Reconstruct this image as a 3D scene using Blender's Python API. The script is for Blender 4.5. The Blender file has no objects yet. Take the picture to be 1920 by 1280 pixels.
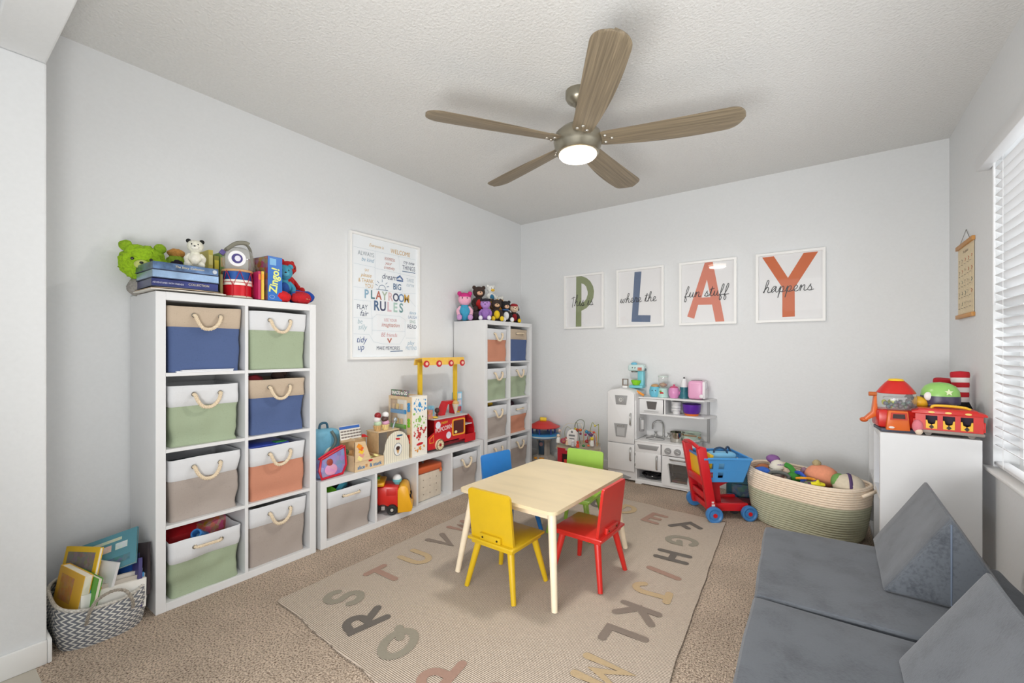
import bpy, bmesh, math, random
from mathutils import Vector, Matrix, Euler, noise

S = bpy.context.scene
C = S.collection
PI = math.pi
R = math.radians

# ---------------------------------------------------------------- camera
cd = bpy.data.cameras.new('camera')
cd.sensor_width = 36
cd.lens = 818 / 1920 * 36
cd.shift_y = 16 / 1920
cd.clip_start = 0.02
cam = bpy.data.objects.new('camera', cd)
C.objects.link(cam)
cam.location = (0, 0, 1.2)
cam.rotation_euler = (R(90), 0, R(35.66))
S.camera = cam

# ---------------------------------------------------------------- world, lights, exposure
W = bpy.data.worlds.new('world')
S.world = W
W.use_nodes = True
W.node_tree.nodes['Background'].inputs[0].default_value = (0.93, 0.965, 1.0, 1)
W.node_tree.nodes['Background'].inputs[1].default_value = 0.85

def area(name, loc, rot, sx, sy, power, col=(1, 1, 1)):
    l = bpy.data.lights.new(name, 'AREA')
    l.shape = 'RECTANGLE'
    l.size, l.size_y, l.energy, l.color = sx, sy, power, col
    o = bpy.data.objects.new(name, l)
    o.location, o.rotation_euler = loc, rot
    C.objects.link(o)
    return o
# daylight outside the window in the right wall
area('window_daylight', (1.45, 2.2, 1.6), (0, R(90), 0), 2.0, 2.4, 52, (0.97, 0.985, 1.0))
# added fill light high behind the camera, no known fixture there
area('adjoining_fill', (0.1, -1.3, 2.45), (R(42), 0, R(20)), 2.0, 1.4, 8, (1.0, 0.99, 0.97))
# added fill lamp, aimed upward to brighten the ceiling and upper walls
area('ceiling_fill', (-0.35, -0.22, 0.72), (R(114), 0, R(-8)), 1.6, 0.7, 58, (1.0, 0.99, 0.975))

S.view_settings.view_transform = 'Standard'
S.view_settings.look = 'None'
S.view_settings.exposure = 0.06
S.view_settings.gamma = 1.0
S.view_settings.use_curve_mapping = False

# ---------------------------------------------------------------- materials
MC = {}
def lin(c):
    return tuple(((v / 255) / 12.92 if v / 255 <= 0.04045 else ((v / 255 + 0.055) / 1.055) ** 2.4) for v in c) + (1,)

def mat(col, rough=0.5, metal=0.0, kind='', amt=0.12, scale=40.0, bump=0.0, emit=0.0, trans=0.0, coat=0.0):
    key = (tuple(col), rough, metal, kind, amt, scale, bump, emit, trans, coat)
    if key in MC: return MC[key]
    m = bpy.data.materials.new('material_%03d' % len(MC))
    m.use_nodes = True
    nt = m.node_tree
    b = nt.nodes['Principled BSDF']
    c = lin(col)
    b.inputs['Base Color'].default_value = c
    b.inputs['Roughness'].default_value = rough
    b.inputs['Metallic'].default_value = metal
    if coat: b.inputs['Coat Weight'].default_value = coat
    if emit:
        b.inputs['Emission Color'].default_value = c
        b.inputs['Emission Strength'].default_value = emit
    if trans: b.inputs['Transmission Weight'].default_value = trans
    N = nt.nodes.new; Lk = nt.links.new
    tc = N('ShaderNodeTexCoord')
    def ramp(src, lo, hi, c0, c1):
        r = N('ShaderNodeValToRGB')
        r.color_ramp.elements[0].position = lo; r.color_ramp.elements[1].position = hi
        r.color_ramp.elements[0].color = c0; r.color_ramp.elements[1].color = c1
        Lk(src, r.inputs[0]); return r.outputs[0]
    def mul(k): return tuple(min(1, v * k) for v in c[:3]) + (1,)
    def bmp(src, dist=0.002, strength=1.0):
        n = N('ShaderNodeBump'); n.inputs['Strength'].default_value = strength; n.inputs['Distance'].default_value = dist
        Lk(src, n.inputs['Height']); Lk(n.outputs[0], b.inputs['Normal']); return n
    if kind in ('noise', 'plaster', 'fur'):
        n = N('ShaderNodeTexNoise'); n.inputs['Scale'].default_value = scale; n.inputs['Detail'].default_value = 5
        Lk(tc.outputs['Object'], n.inputs['Vector'])
        Lk(ramp(n.outputs[0], 0.3, 0.7, mul(1 - amt), mul(1 + amt)), b.inputs['Base Color'])
        if bump: bmp(n.outputs[0], bump)
    elif kind == 'weave':            # linen-like cross threads
        n1 = N('ShaderNodeTexNoise'); n2 = N('ShaderNodeTexNoise'); n3 = N('ShaderNodeTexNoise')
        for n, v in ((n1, (60, 60, 900)), (n2, (900, 900, 60))):
            mp = N('ShaderNodeMapping'); mp.inputs['Scale'].default_value = v
            Lk(tc.outputs['Object'], mp.inputs[0]); Lk(mp.outputs[0], n.inputs['Vector'])
            n.inputs['Scale'].default_value = 1.0; n.inputs['Detail'].default_value = 2
        Lk(tc.outputs['Object'], n3.inputs['Vector']); n3.inputs['Scale'].default_value = 9
        a = N('ShaderNodeMath'); a.operation = 'ADD'; Lk(n1.outputs[0], a.inputs[0]); Lk(n2.outputs[0], a.inputs[1])
        a2 = N('ShaderNodeMath'); a2.operation = 'MULTIPLY_ADD'; Lk(n3.outputs[0], a2.inputs[0]); a2.inputs[1].default_value = 0.35; Lk(a.outputs[0], a2.inputs[2])
        Lk(ramp(a2.outputs[0], 0.80, 1.55, mul(1 - amt * 1.3), mul(1 + amt * 1.3)), b.inputs['Base Color'])
        bmp(a.outputs[0], 0.0003)
    elif kind in ('wood', 'woodx'):
        mp = N('ShaderNodeMapping')
        mp.inputs['Scale'].default_value = (1.5, scale, scale) if kind == 'woodx' else (scale, 1.5, scale)
        n = N('ShaderNodeTexNoise'); n.inputs['Scale'].default_value = 1.0; n.inputs['Detail'].default_value = 6; n.inputs['Distortion'].default_value = 0.6
        Lk(tc.outputs['Object'], mp.inputs[0]); Lk(mp.outputs[0], n.inputs['Vector'])
        Lk(ramp(n.outputs[0], 0.32, 0.68, mul(1 - amt), mul(1 + amt)), b.inputs['Base Color'])
        if bump: bmp(n.outputs[0], bump)
    elif kind == 'stripes':          # vertical painted pinstripes on local X
        sx = N('ShaderNodeSeparateXYZ'); Lk(tc.outputs['Object'], sx.inputs[0])
        a = N('ShaderNodeMath'); a.operation = 'MULTIPLY'; a.inputs[1].default_value = scale; Lk(sx.outputs[0], a.inputs[0])
        f = N('ShaderNodeMath'); f.operation = 'FRACT'; Lk(a.outputs[0], f.inputs[0])
        Lk(ramp(f.outputs[0], 0.40, 0.42, mul(1 - amt), c), b.inputs['Base Color'])
    elif kind == 'patches':          # printed fabric: soft blotches of other colours
        v = N('ShaderNodeTexVoronoi'); v.inputs['Scale'].default_value = scale
        Lk(tc.outputs['Object'], v.inputs['Vector'])
        h = N('ShaderNodeMix'); h.data_type = 'RGBA'; h.inputs['Factor'].default_value = amt * 0.55
        h.inputs['A'].default_value = c; Lk(v.outputs['Color'], h.inputs['B']); Lk(h.outputs['Result'], b.inputs['Base Color'])
    m['c'] = list(col)
    MC[key] = m
    return m

def glass(col=(255, 255, 255), alpha=0.12, rough=0.03):
    key = ('glass', col, alpha, rough)
    if key in MC: return MC[key]
    m = bpy.data.materials.new('glass_material'); m.use_nodes = True
    nt = m.node_tree; nt.nodes.clear(); N = nt.nodes.new; Lk = nt.links.new
    o = N('ShaderNodeOutputMaterial'); t = N('ShaderNodeBsdfTransparent'); g = N('ShaderNodeBsdfGlossy')
    d = N('ShaderNodeBsdfDiffuse'); d.inputs[0].default_value = lin(col)
    g.inputs['Roughness'].default_value = rough
    lw = N('ShaderNodeLayerWeight'); pw = N('ShaderNodeMath'); pw.operation = 'POWER'; Lk(lw.outputs['Facing'], pw.inputs[0]); pw.inputs[1].default_value = 4.0
    f = N('ShaderNodeMath'); f.operation = 'MULTIPLY_ADD'; Lk(pw.outputs[0], f.inputs[0]); f.inputs[1].default_value = 0.7; f.inputs[2].default_value = 0.035
    m1 = N('ShaderNodeMixShader'); m1.inputs[0].default_value = alpha; Lk(t.outputs[0], m1.inputs[1]); Lk(d.outputs[0], m1.inputs[2])
    m2 = N('ShaderNodeMixShader'); Lk(f.outputs[0], m2.inputs[0]); Lk(m1.outputs[0], m2.inputs[1]); Lk(g.outputs[0], m2.inputs[2])
    Lk(m2.outputs[0], o.inputs[0])
    MC[key] = m
    return m

# ---------------------------------------------------------------- mesh helper
class M:
    """Collects shapes; build() links them as ONE mesh object."""
    def __init__(self): self.bm = bmesh.new()
    def _xf(self, vs, loc=(0, 0, 0), rot=(0, 0, 0), sc=(1, 1, 1)):
        mt = Matrix.Translation(loc) @ Euler(rot).to_matrix().to_4x4() @ Matrix.Diagonal((*sc, 1))
        bmesh.ops.transform(self.bm, matrix=mt, verts=vs)
    def box(self, c, s, rot=(0, 0, 0), bev=0.0, seg=2):
        t = bmesh.new(); bmesh.ops.create_cube(t, size=1)
        bmesh.ops.scale(t, vec=s, verts=t.verts)
        if bev > 0: bmesh.ops.bevel(t, geom=list(t.edges), offset=min(bev, min(s) * 0.49), segments=seg, affect='EDGES', profile=0.5)
        return self.merge(t, c, rot)
    def merge(self, t, loc=(0, 0, 0), rot=(0, 0, 0), sc=(1, 1, 1)):
        mt = Matrix.Translation(loc) @ Euler(rot).to_matrix().to_4x4() @ Matrix.Diagonal((*sc, 1))
        mp = {}
        for v in t.verts: mp[v] = self.bm.verts.new(mt @ v.co)
        for f in t.faces:
            try: self.bm.faces.new([mp[v] for v in f.verts])
            except ValueError: pass
        t.free(); return self
    def ball(self, c, r, rot=(0, 0, 0), u=16, v=10):
        if not hasattr(r, '__len__'): r = (r, r, r)
        t = bmesh.new(); bmesh.ops.create_uvsphere(t, u_segments=u, v_segments=v, radius=1)
        return self.merge(t, c, rot, r)
    def cyl(self, p0, p1, r0, r1=None, seg=16, cap=True):
        p0, p1 = Vector(p0), Vector(p1)
        if r1 is None: r1 = r0
        d = p1 - p0
        t = bmesh.new(); bmesh.ops.create_cone(t, cap_ends=cap, segments=seg, radius1=r0, radius2=r1, depth=d.length)
        q = d.to_track_quat('Z', 'Y')
        return self.merge(t, (p0 + p1) / 2, q.to_euler())
    def lathe(self, prof, c=(0, 0, 0), seg=24, sx=1.0, sy=1.0, rot=(0, 0, 0), closed=True):
        t = bmesh.new(); rings = []
        for r, z in prof:
            if r <= 1e-6: rings.append([t.verts.new((0, 0, z))])
            else: rings.append([t.verts.new((r * sx * math.cos(2 * PI * i / seg), r * sy * math.sin(2 * PI * i / seg), z)) for i in range(seg)])
        for a, b in zip(rings, rings[1:]):
            for i in range(seg):
                j = (i + 1) % seg
                if len(a) == 1 and len(b) == 1: continue
                if len(a) == 1: t.faces.new((a[0], b[j], b[i]))
                elif len(b) == 1: t.faces.new((a[i], a[j], b[0]))
                else: t.faces.new((a[i], a[j], b[j], b[i]))
        return self.merge(t, c, rot)
    def tube(self, pts, r, seg=6, closed=False, cap=True):
        pts = [Vector(p) for p in pts]; n = len(pts); rings = []; up = None
        for i, p in enumerate(pts):
            a = pts[(i - 1) % n] if (closed or i > 0) else p
            b = pts[(i + 1) % n] if (closed or i < n - 1) else p
            d = (b - a)
            d = d.normalized() if d.length > 1e-9 else Vector((0, 0, 1))
            if up is None: up = d.orthogonal().normalized()
            up = up - d * up.dot(d)
            up = up.normalized() if up.length > 1e-6 else d.orthogonal().normalized()
            s = d.cross(up); rr = r(i / max(1, n - 1)) if callable(r) else r
            rings.append([self.bm.verts.new(p + rr * (math.cos(2 * PI * k / seg) * up + math.sin(2 * PI * k / seg) * s)) for k in range(seg)])
        m = n if closed else n - 1
        for i in range(m):
            a, b = rings[i], rings[(i + 1) % n]
            for k in range(seg): self.bm.faces.new((a[k], a[(k + 1) % seg], b[(k + 1) % seg], b[k]))
        if cap and not closed:
            self.bm.faces.new(rings[0][::-1]); self.bm.faces.new(rings[-1])
        return self
    def prism(self, poly, y0, y1, c=(0, 0, 0), rot=(0, 0, 0), bev=0.0):
        """outline in the XZ plane, extruded along Y from y0 to y1"""
        t = bmesh.new()
        a = [t.verts.new((x, y0, z)) for x, z in poly]; b = [t.verts.new((x, y1, z)) for x, z in poly]
        n = len(poly)
        t.faces.new(a); t.faces.new(b[::-1])
        for i in range(n): t.faces.new((a[(i + 1) % n], a[i], b[i], b[(i + 1) % n]))
        bmesh.ops.recalc_face_normals(t, faces=t.faces)
        if bev: bmesh.ops.bevel(t, geom=list(t.edges), offset=bev, segments=2, affect='EDGES', profile=0.5)
        return self.merge(t, c, rot)
    def frame(self, outer, inner, y0, y1, c=(0, 0, 0), rot=(0, 0, 0)):
        """ring between two outlines with the same number of points"""
        t = bmesh.new(); n = len(outer)
        q = [[t.verts.new((x, y, z)) for x, z in pl] for pl in (outer, inner) for y in (y0, y1)]
        for a, b in ((q[0], q[2]), (q[1], q[3]), (q[0], q[1]), (q[2], q[3])):
            for i in range(n): t.faces.new((a[i], a[(i + 1) % n], b[(i + 1) % n], b[i]))
        bmesh.ops.recalc_face_normals(t, faces=t.faces)
        return self.merge(t, c, rot)
    def quad(self, *p):
        self.bm.faces.new([self.bm.verts.new(v) for v in p]); return self
    def strokes(self, lines, w, origin=(0, 0), sc=(1, 1), shear=0.0, z=0.0, cap=6):
        """flat print in the local XY plane from poly-lines, round ends"""
        ox, oy = origin
        for k, ln in enumerate(lines):
            P = [Vector((ox + (x + shear * y) * sc[0], oy + y * sc[1], 0)) for x, y in ln]
            Q = [P[0]]
            for p in P[1:]:
                if (p - Q[-1]).length > 1e-5: Q.append(p)
            P = Q; n = len(P)
            if n < 2: continue
            closed = (P[0] - P[-1]).length < 1e-4 and n > 3
            L_, R_ = [], []
            for i, p in enumerate(P):
                a = P[i - 1] if i > 0 else (P[-2] if closed else p); b = P[i + 1] if i < n - 1 else (P[1] if closed else p)
                d0 = (p - a); d1 = (b - p)
                d0 = d0.normalized() if d0.length > 1e-7 else d1.normalized()
                d1 = d1.normalized() if d1.length > 1e-7 else d0
                t = (d0 + d1); t = t.normalized() if t.length > 0.2 else d0
                nn = Vector((-t.y, t.x, 0)); mm = min(1.8, 1 / max(0.35, nn.dot(Vector((-d0.y, d0.x, 0)))))
                zz = Vector((0, 0, z + k * 0.0002 + 0.0004 * i / n))
                L_.append(self.bm.verts.new(p + nn * w / 2 * mm + zz)); R_.append(self.bm.verts.new(p - nn * w / 2 * mm + zz))
            for i in range(n - 1): self.bm.faces.new((R_[i], R_[i + 1], L_[i + 1], L_[i]))
            if not closed:
                for e, (i0, i1) in enumerate(((0, 1), (n - 1, n - 2))):
                    d = (P[i0] - P[i1]).normalized(); a0 = math.atan2(d.y, d.x) - PI / 2
                    zz = z + k * 0.0002 + (0.0004 if e else 0)
                    mid = [self.bm.verts.new((P[i0].x + math.cos(a0 + PI * j / cap) * w / 2, P[i0].y + math.sin(a0 + PI * j / cap) * w / 2, zz)) for j in range(1, cap)]
                    ends = (R_[i0], L_[i0]) if e else (L_[i0], R_[i0])
                    self.bm.faces.new([ends[0]] + mid + [ends[1]])
        return self
    def shake(self, amp, scale, seed=0.0, keep=None):
        for v in self.bm.verts:
            p = v.co * scale + Vector((seed, seed * 1.7, -seed))
            d = noise.noise_vector(p) * amp
            if keep: d = Vector([a * b for a, b in zip(d, keep)])
            v.co += d
        return self
    def build(self, name, m, parent=None, loc=(0, 0, 0), rot=(0, 0, 0), smooth=True, angle=0.6):
        me = bpy.data.meshes.new(name)
        self.bm.normal_update(); self.bm.to_mesh(me); self.bm.free()
        if smooth:
            me.polygons.foreach_set('use_smooth', [True] * len(me.polygons))
            me.set_sharp_from_angle(angle=angle)
        for mm in (m if isinstance(m, (list, tuple)) else [m]): me.materials.append(mm)
        o = bpy.data.objects.new(name, me)
        C.objects.link(o); o.location = loc; o.rotation_euler = rot
        if parent: o.parent = parent
        return o

def thing(name, label, cat, loc=(0, 0, 0), rz=0.0, group=None, rot=None):
    o = bpy.data.objects.new(name, None); C.objects.link(o)
    o.empty_display_size = 0.05
    o.location = loc; o.rotation_euler = rot if rot else (0, 0, rz)
    o['label'] = label; o['category'] = cat
    if group: o['group'] = group
    return o
def tag(o, label, cat, group=None):
    o['label'] = label; o['category'] = cat
    if group: o['group'] = group
    return o
def struct(o): o['kind'] = 'structure'; return o
def lab(o, s): o['label'] = s; return o

_txt = []
def text(s, parent, m, size, loc, name='lettering', rot=(PI / 2, 0, 0), sx=1.0, bold=0.0, shear=0.0, ext=0.0, align='CENTER'):
    """flat print; default orientation faces local -Y"""
    cu = bpy.data.curves.new(name, 'FONT'); cu.body = s; cu.size = size
    cu.align_x = align; cu.align_y = 'CENTER'; cu.offset = bold; cu.shear = shear; cu.extrude = ext; cu.resolution_u = 3
    o = bpy.data.objects.new(name, cu); C.objects.link(o)
    o.location = loc; o.rotation_euler = rot; o.scale = (sx, 1, 1); o.parent = parent
    cu.materials.append(m); _txt.append(o)
    return o
def flush_text():
    dg = bpy.context.evaluated_depsgraph_get(); dg.update()
    for o in _txt:
        me = bpy.data.meshes.new_from_object(o.evaluated_get(dg)); nm = o.name.split('.')[0]
        mm = o.data.materials[0]
        n = bpy.data.objects.new(nm, me); n.parent = o.parent; n.location = o.location; n.rotation_euler = o.rotation_euler; n.scale = o.scale
        if not len(me.materials): me.materials.append(mm)
        C.objects.link(n); cu = o.data; bpy.data.objects.remove(o); bpy.data.curves.remove(cu)
    _txt.clear()

def spline(pts, n=6, closed=False):
    P = [Vector(p) for p in pts]; out = []; N_ = len(P)
    rng = range(N_ if closed else N_ - 1)
    for i in rng:
        p0 = P[(i - 1) % N_] if (closed or i > 0) else P[0]
        p1 = P[i]; p2 = P[(i + 1) % N_]
        p3 = P[(i + 2) % N_] if (closed or i < N_ - 2) else P[-1]
        for k in range(n):
            t = k / n
            out.append(0.5 * ((2 * p1) + (p2 - p0) * t + (2 * p0 - 5 * p1 + 4 * p2 - p3) * t * t + (3 * p1 - p0 - 3 * p2 + p3) * t ** 3))
    if not closed: out.append(P[-1])
    return out

WALL_L, WALL_R, WALL_B = -2.845, 0.687, 4.144
CEIL = 2.64
WHITE = mat((224, 225, 226), 0.38, kind='noise', amt=0.012, scale=12)
# ================================================================ SETTING
wallm = mat((228, 230, 231), 0.75, kind='plaster', amt=0.012, scale=60, bump=0.0008)
ceilm = mat((224, 224, 222), 0.9, kind='plaster', amt=0.03, scale=75, bump=0.006)
trimm = mat((238, 238, 236), 0.4)

def wslab(name, x0, x1, y0, y1, z0, z1, m):
    return struct(M().box(((x0 + x1) / 2, (y0 + y1) / 2, (z0 + z1) / 2), (x1 - x0, y1 - y0, z1 - z0)).build(name, m, smooth=False))

# carpet
def carpet_mat():
    m = bpy.data.materials.new('carpet_pile'); m.use_nodes = True
    nt = m.node_tree; b = nt.nodes['Principled BSDF']; N = nt.nodes.new; Lk = nt.links.new
    tc = N('ShaderNodeTexCoord')
    n1 = N('ShaderNodeTexNoise'); n1.inputs['Scale'].default_value = 140; n1.inputs['Detail'].default_value = 4
    n2 = N('ShaderNodeTexNoise'); n2.inputs['Scale'].default_value = 3.5; n2.inputs['Detail'].default_value = 3
    v = N('ShaderNodeTexVoronoi'); v.inputs['Scale'].default_value = 240
    for n in (n1, n2, v): Lk(tc.outputs['Object'], n.inputs['Vector'])
    r = N('ShaderNodeValToRGB'); e = r.color_ramp.elements
    e[0].position = 0.30; e[0].color = lin((126, 104, 86)); e[1].position = 0.56; e[1].color = lin((244, 222, 200))
    Lk(n1.outputs[0], r.inputs[0])
    r2 = N('ShaderNodeValToRGB'); f = r2.color_ramp.elements
    f[0].position = 0.35; f[0].color = (0.84, 0.84, 0.84, 1); f[1].position = 0.65; f[1].color = (1, 1, 1, 1)
    Lk(n2.outputs[0], r2.inputs[0])
    mx = N('ShaderNodeMix'); mx.data_type = 'RGBA'; mx.blend_type = 'MULTIPLY'; mx.inputs['Factor'].default_value = 1
    Lk(r.outputs[0], mx.inputs['A']); Lk(r2.outputs[0], mx.inputs['B']); Lk(mx.outputs['Result'], b.inputs['Base Color'])
    b.inputs['Roughness'].default_value = 1.0; b.inputs['Specular IOR Level'].default_value = 0.1
    ad = N('ShaderNodeMath'); Lk(n1.outputs[0], ad.inputs[0]); Lk(v.outputs['Distance'], ad.inputs[1])
    bp = N('ShaderNodeBump'); bp.inputs['Distance'].default_value = 0.012; bp.inputs['Strength'].default_value = 0.9
    Lk(ad.outputs[0], bp.inputs['Height']); Lk(bp.outputs[0], b.inputs['Normal'])
    return m
struct(M().box((-1.08, 2.25, -0.05), (3.7, 3.92, 0.1)).build('floor', carpet_mat(), smooth=False))
tile_floor = struct(M().box((-1.0, -1.3, -0.056), (5.6, 3.17, 0.1)).build('floor', mat((176, 168, 155), 0.45, kind='noise', amt=0.03, scale=8), smooth=False))
tm = mat((186, 179, 166), 0.4, kind='noise', amt=0.05, scale=6)
for i in range(6):
    for j in range(6):
        M().box((-3.35 + i * 0.61, -0.01 - j * 0.61, -0.004), (0.603, 0.603, 0.008), bev=0.002).build('floor_tile', tm, tile_floor, smooth=False)

wslab('ceiling', -3.0, 0.85, 0.29, 4.3, CEIL, CEIL + 0.1, ceilm)
wslab('wall_left', -2.995, WALL_L, 0.29, 4.3, 0, CEIL, wallm)
wslab('wall_back', WALL_L, WALL_R + 0.15, WALL_B, WALL_B + 0.15, 0, CEIL, wallm)
# right wall with window opening
WY0, WY1, WZ0, WZ1 = 1.45, 3.195, 0.615, 2.15
wr = M()
for y0, y1, z0, z1 in ((WY1, 4.144, 0, CEIL), (0.32, WY0, 0, CEIL), (WY0, WY1, 0, WZ0), (WY0, WY1, WZ1, CEIL)):
    wr.box((WALL_R + 0.075, (y0 + y1) / 2, (z0 + z1) / 2), (0.15, y1 - y0, z1 - z0))
struct(wr.build('wall_right', wallm, smooth=False))
# partition with the wide opening the photograph is taken through
PX = -2.43
wf = M()
wf.box(((-2.995 + PX) / 2, 0.25, 1.15), (PX + 2.995, 0.14, 2.30), bev=0.006)
wf.box((0.60, 0.25, 1.15), (0.50, 0.14, 2.30), bev=0.006)
wf.box((-1.07, 0.25, 2.55), (3.85, 0.14, 0.50), bev=0.006)
struct(wf.build('wall_front', wallm, smooth=False))
# adjoining room shell behind the camera
wslab('ceiling', -3.9, 1.9, -2.9, 0.178, 2.75, 2.85, ceilm)
wslab('wall_adjoining', -3.9, -3.75, -2.8, 0.18, 0, 2.75, wallm)

# baseboards
def baseb(name, x0, x1, y0, y1):
    struct(M().box(((x0 + x1) / 2, (y0 + y1) / 2, 0.045), (x1 - x0, y1 - y0, 0.09), bev=0.004).build(name, trimm))
baseb('baseboard_left', WALL_L, WALL_L + 0.013, 0.32, WALL_B)
baseb('baseboard_back', WALL_L + 0.013, WALL_R, WALL_B - 0.013, WALL_B)
baseb('baseboard_right', WALL_R - 0.013, WALL_R, 0.32, WALL_B - 0.013)
baseb('baseboard_front', WALL_L + 0.013, PX + 0.013, 0.32, 0.333)
baseb('baseboard_front', PX, PX + 0.013, 0.167, 0.32)

# ---------------------------------------------------------------- window with blind
win = struct(bpy.data.objects.new('window_1', None)); C.objects.link(win); win.location = (WALL_R, 0, 0)
wm = mat((244, 244, 244), 0.35)
wf = M()
yc, zc = (WY0 + WY1) / 2, (WZ0 + WZ1) / 2
X0 = 0.115
for y in (WY0 + 0.025, WY1 - 0.025, yc): wf.box((X0, y, zc), (0.05, 0.05, WZ1 - WZ0))
for z in (WZ0 + 0.025, WZ1 - 0.025, zc): wf.box((X0, yc, z), (0.045, WY1 - WY0, 0.05))
wf.build('window_frame', wm, win, smooth=False)
mb = M()
for k in range(2):
    y0 = WY0 + 0.05 + k * (yc - WY0 - 0.025)
    for q in (1, 2): mb.box((X0 + 0.005, y0 + q * 0.27, zc), (0.012, 0.016, WZ1 - WZ0 - 0.1))
for q in range(1, 6):
    if q != 3: mb.box((X0 + 0.005, yc, WZ0 + q * 0.256), (0.012, WY1 - WY0 - 0.1, 0.016))
mb.build('window_grille', wm, win, smooth=False)
M().box((X0 + 0.02, yc, zc), (0.004, WY1 - WY0 - 0.06, WZ1 - WZ0 - 0.06)).build('pane', glass((235, 240, 245), 0.03), win, smooth=False)
M().box((0.06, yc, WZ0 - 0.008), (0.19, WY1 - WY0 + 0.06, 0.018), bev=0.005).build('window_sill', trimm, win)
bl = thing('window_blind', 'white horizontal slat window blind over the window in the right wall', 'blind', (WALL_R, 0, 0))
slm = mat((226, 227, 228), 0.45)
M().box((-0.028, yc, WZ1 + 0.005), (0.05, WY1 - WY0 + 0.10, 0.07), bev=0.006).build('valance', slm, bl)
n_sl = int((WZ1 - WZ0 - 0.08) / 0.0445)
sl_me = None
for i in range(n_sl):
    z = WZ1 - 0.055 - i * 0.0445
    if sl_me is None:
        s_ = M().box((0, 0, 0), (0.05, WY1 - WY0 - 0.02, 0.003), bev=0.001, seg=1).build('slat', slm, bl, (0.026, yc, z), (0, R(32), 0), smooth=False); sl_me = s_.data
    else:
        s_ = bpy.data.objects.new('slat', sl_me); C.objects.link(s_); s_.parent = bl; s_.location = (0.026, yc, z); s_.rotation_euler = (0, R(32), 0)
M().box((0.026, yc, WZ0 + 0.022), (0.05, WY1 - WY0 - 0.02, 0.016), bev=0.004).build('bottom_rail', slm, bl)
for y in (WY0 + 0.15, yc, WY1 - 0.15):
    M().cyl((0.0, y, WZ0 + 0.02), (0.0, y, WZ1), 0.0012, seg=5).build('ladder_cord', slm, bl)
M().cyl((-0.012, WY1 - 0.07, 1.42), (-0.012, WY1 - 0.07, WZ1 - 0.02), 0.005, seg=8).build('tilt_wand', slm, bl)

# ---------------------------------------------------------------- ceiling fan
fx, fy = -1.12, 2.19
fan = thing('ceiling_fan', 'brushed nickel ceiling fan with five weathered wood blades and a lit round lamp', 'ceiling fan', (fx, fy, CEIL))
nk = mat((158, 152, 136), 0.32, 0.85)
M().lathe([(0, 0), (0.068, 0), (0.068, -0.035), (0.058, -0.055), (0.03, -0.075), (0, -0.075)], seg=28).build('canopy', nk, fan)
M().cyl((0, 0, -0.06), (0, 0, -0.2), 0.013).lathe([(0.03, -0.17), (0.035, -0.2), (0.045, -0.215), (0, -0.215)], seg=20).build('downrod', nk, fan)
M().lathe([(0, -0.2), (0.05, -0.2), (0.095, -0.212), (0.125, -0.24), (0.135, -0.275), (0.128, -0.31), (0.118, -0.33), (0.118, -0.345), (0.108, -0.35), (0, -0.35)], seg=36).build('motor_housing', nk, fan)
M().lathe([(0.104, -0.345), (0.104, -0.358), (0.095, -0.368), (0.06, -0.376), (0, -0.379)], seg=32).build('light_diffuser', mat((255, 241, 220), 0.4, emit=9.0), fan)
bm_ = mat((134, 121, 100), 0.5, kind='woodx', amt=0.30, scale=110, bump=0.0004)
def blade_mesh():
    m = M(); NS, NW = 40, 8
    top, bot = [], []
    for i in range(NS + 1):
        t = math.sin(i / NS * PI / 2) ** 0.9; x = 0.105 + t * 0.735
        w = 0.052 + 0.032 * math.sin(min(1, t * 1.25) * PI / 2)
        if t > 0.88: w *= max(0.0, 1 - ((t - 0.88) / 0.12) ** 2.4) ** 0.5 * 0.985 + 0.015
        if t < 0.04: w *= 0.8 + 0.2 * t / 0.04
        ra, rb = [], []
        for j in range(NW + 1):
            s = j / NW * 2 - 1; y = s * w + 0.012 * math.sin(t * PI)
            z = -0.012 * (1 - s * s) * 0.3 + 0.035 * t * t * 0.3 + 0.004 * s * t
            th = 0.0045 * math.sqrt(max(0.05, 1 - s ** 6))
            ra.append(m.bm.verts.new((x, y, z + th))); rb.append(m.bm.verts.new((x, y, z - th)))
        top.append(ra); bot.append(rb)
    for i in range(NS):
        for j in range(NW):
            m.bm.faces.new((top[i][j], top[i + 1][j], top[i + 1][j + 1], top[i][j + 1]))
            m.bm.faces.new((bot[i][j + 1], bot[i + 1][j + 1], bot[i + 1][j], bot[i][j]))
        m.bm.faces.new((top[i][0], bot[i][0], bot[i + 1][0], top[i + 1][0]))
        m.bm.faces.new((top[i + 1][NW], bot[i + 1][NW], bot[i][NW], top[i][NW]))
    for i in (0, NS):
        for j in range(NW):
            f = (top[i][j], top[i][j + 1], bot[i][j + 1], bot[i][j]); m.bm.faces.new(f if i == 0 else f[::-1])
    return m
bl0 = None; scr = None; arm0 = None
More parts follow.
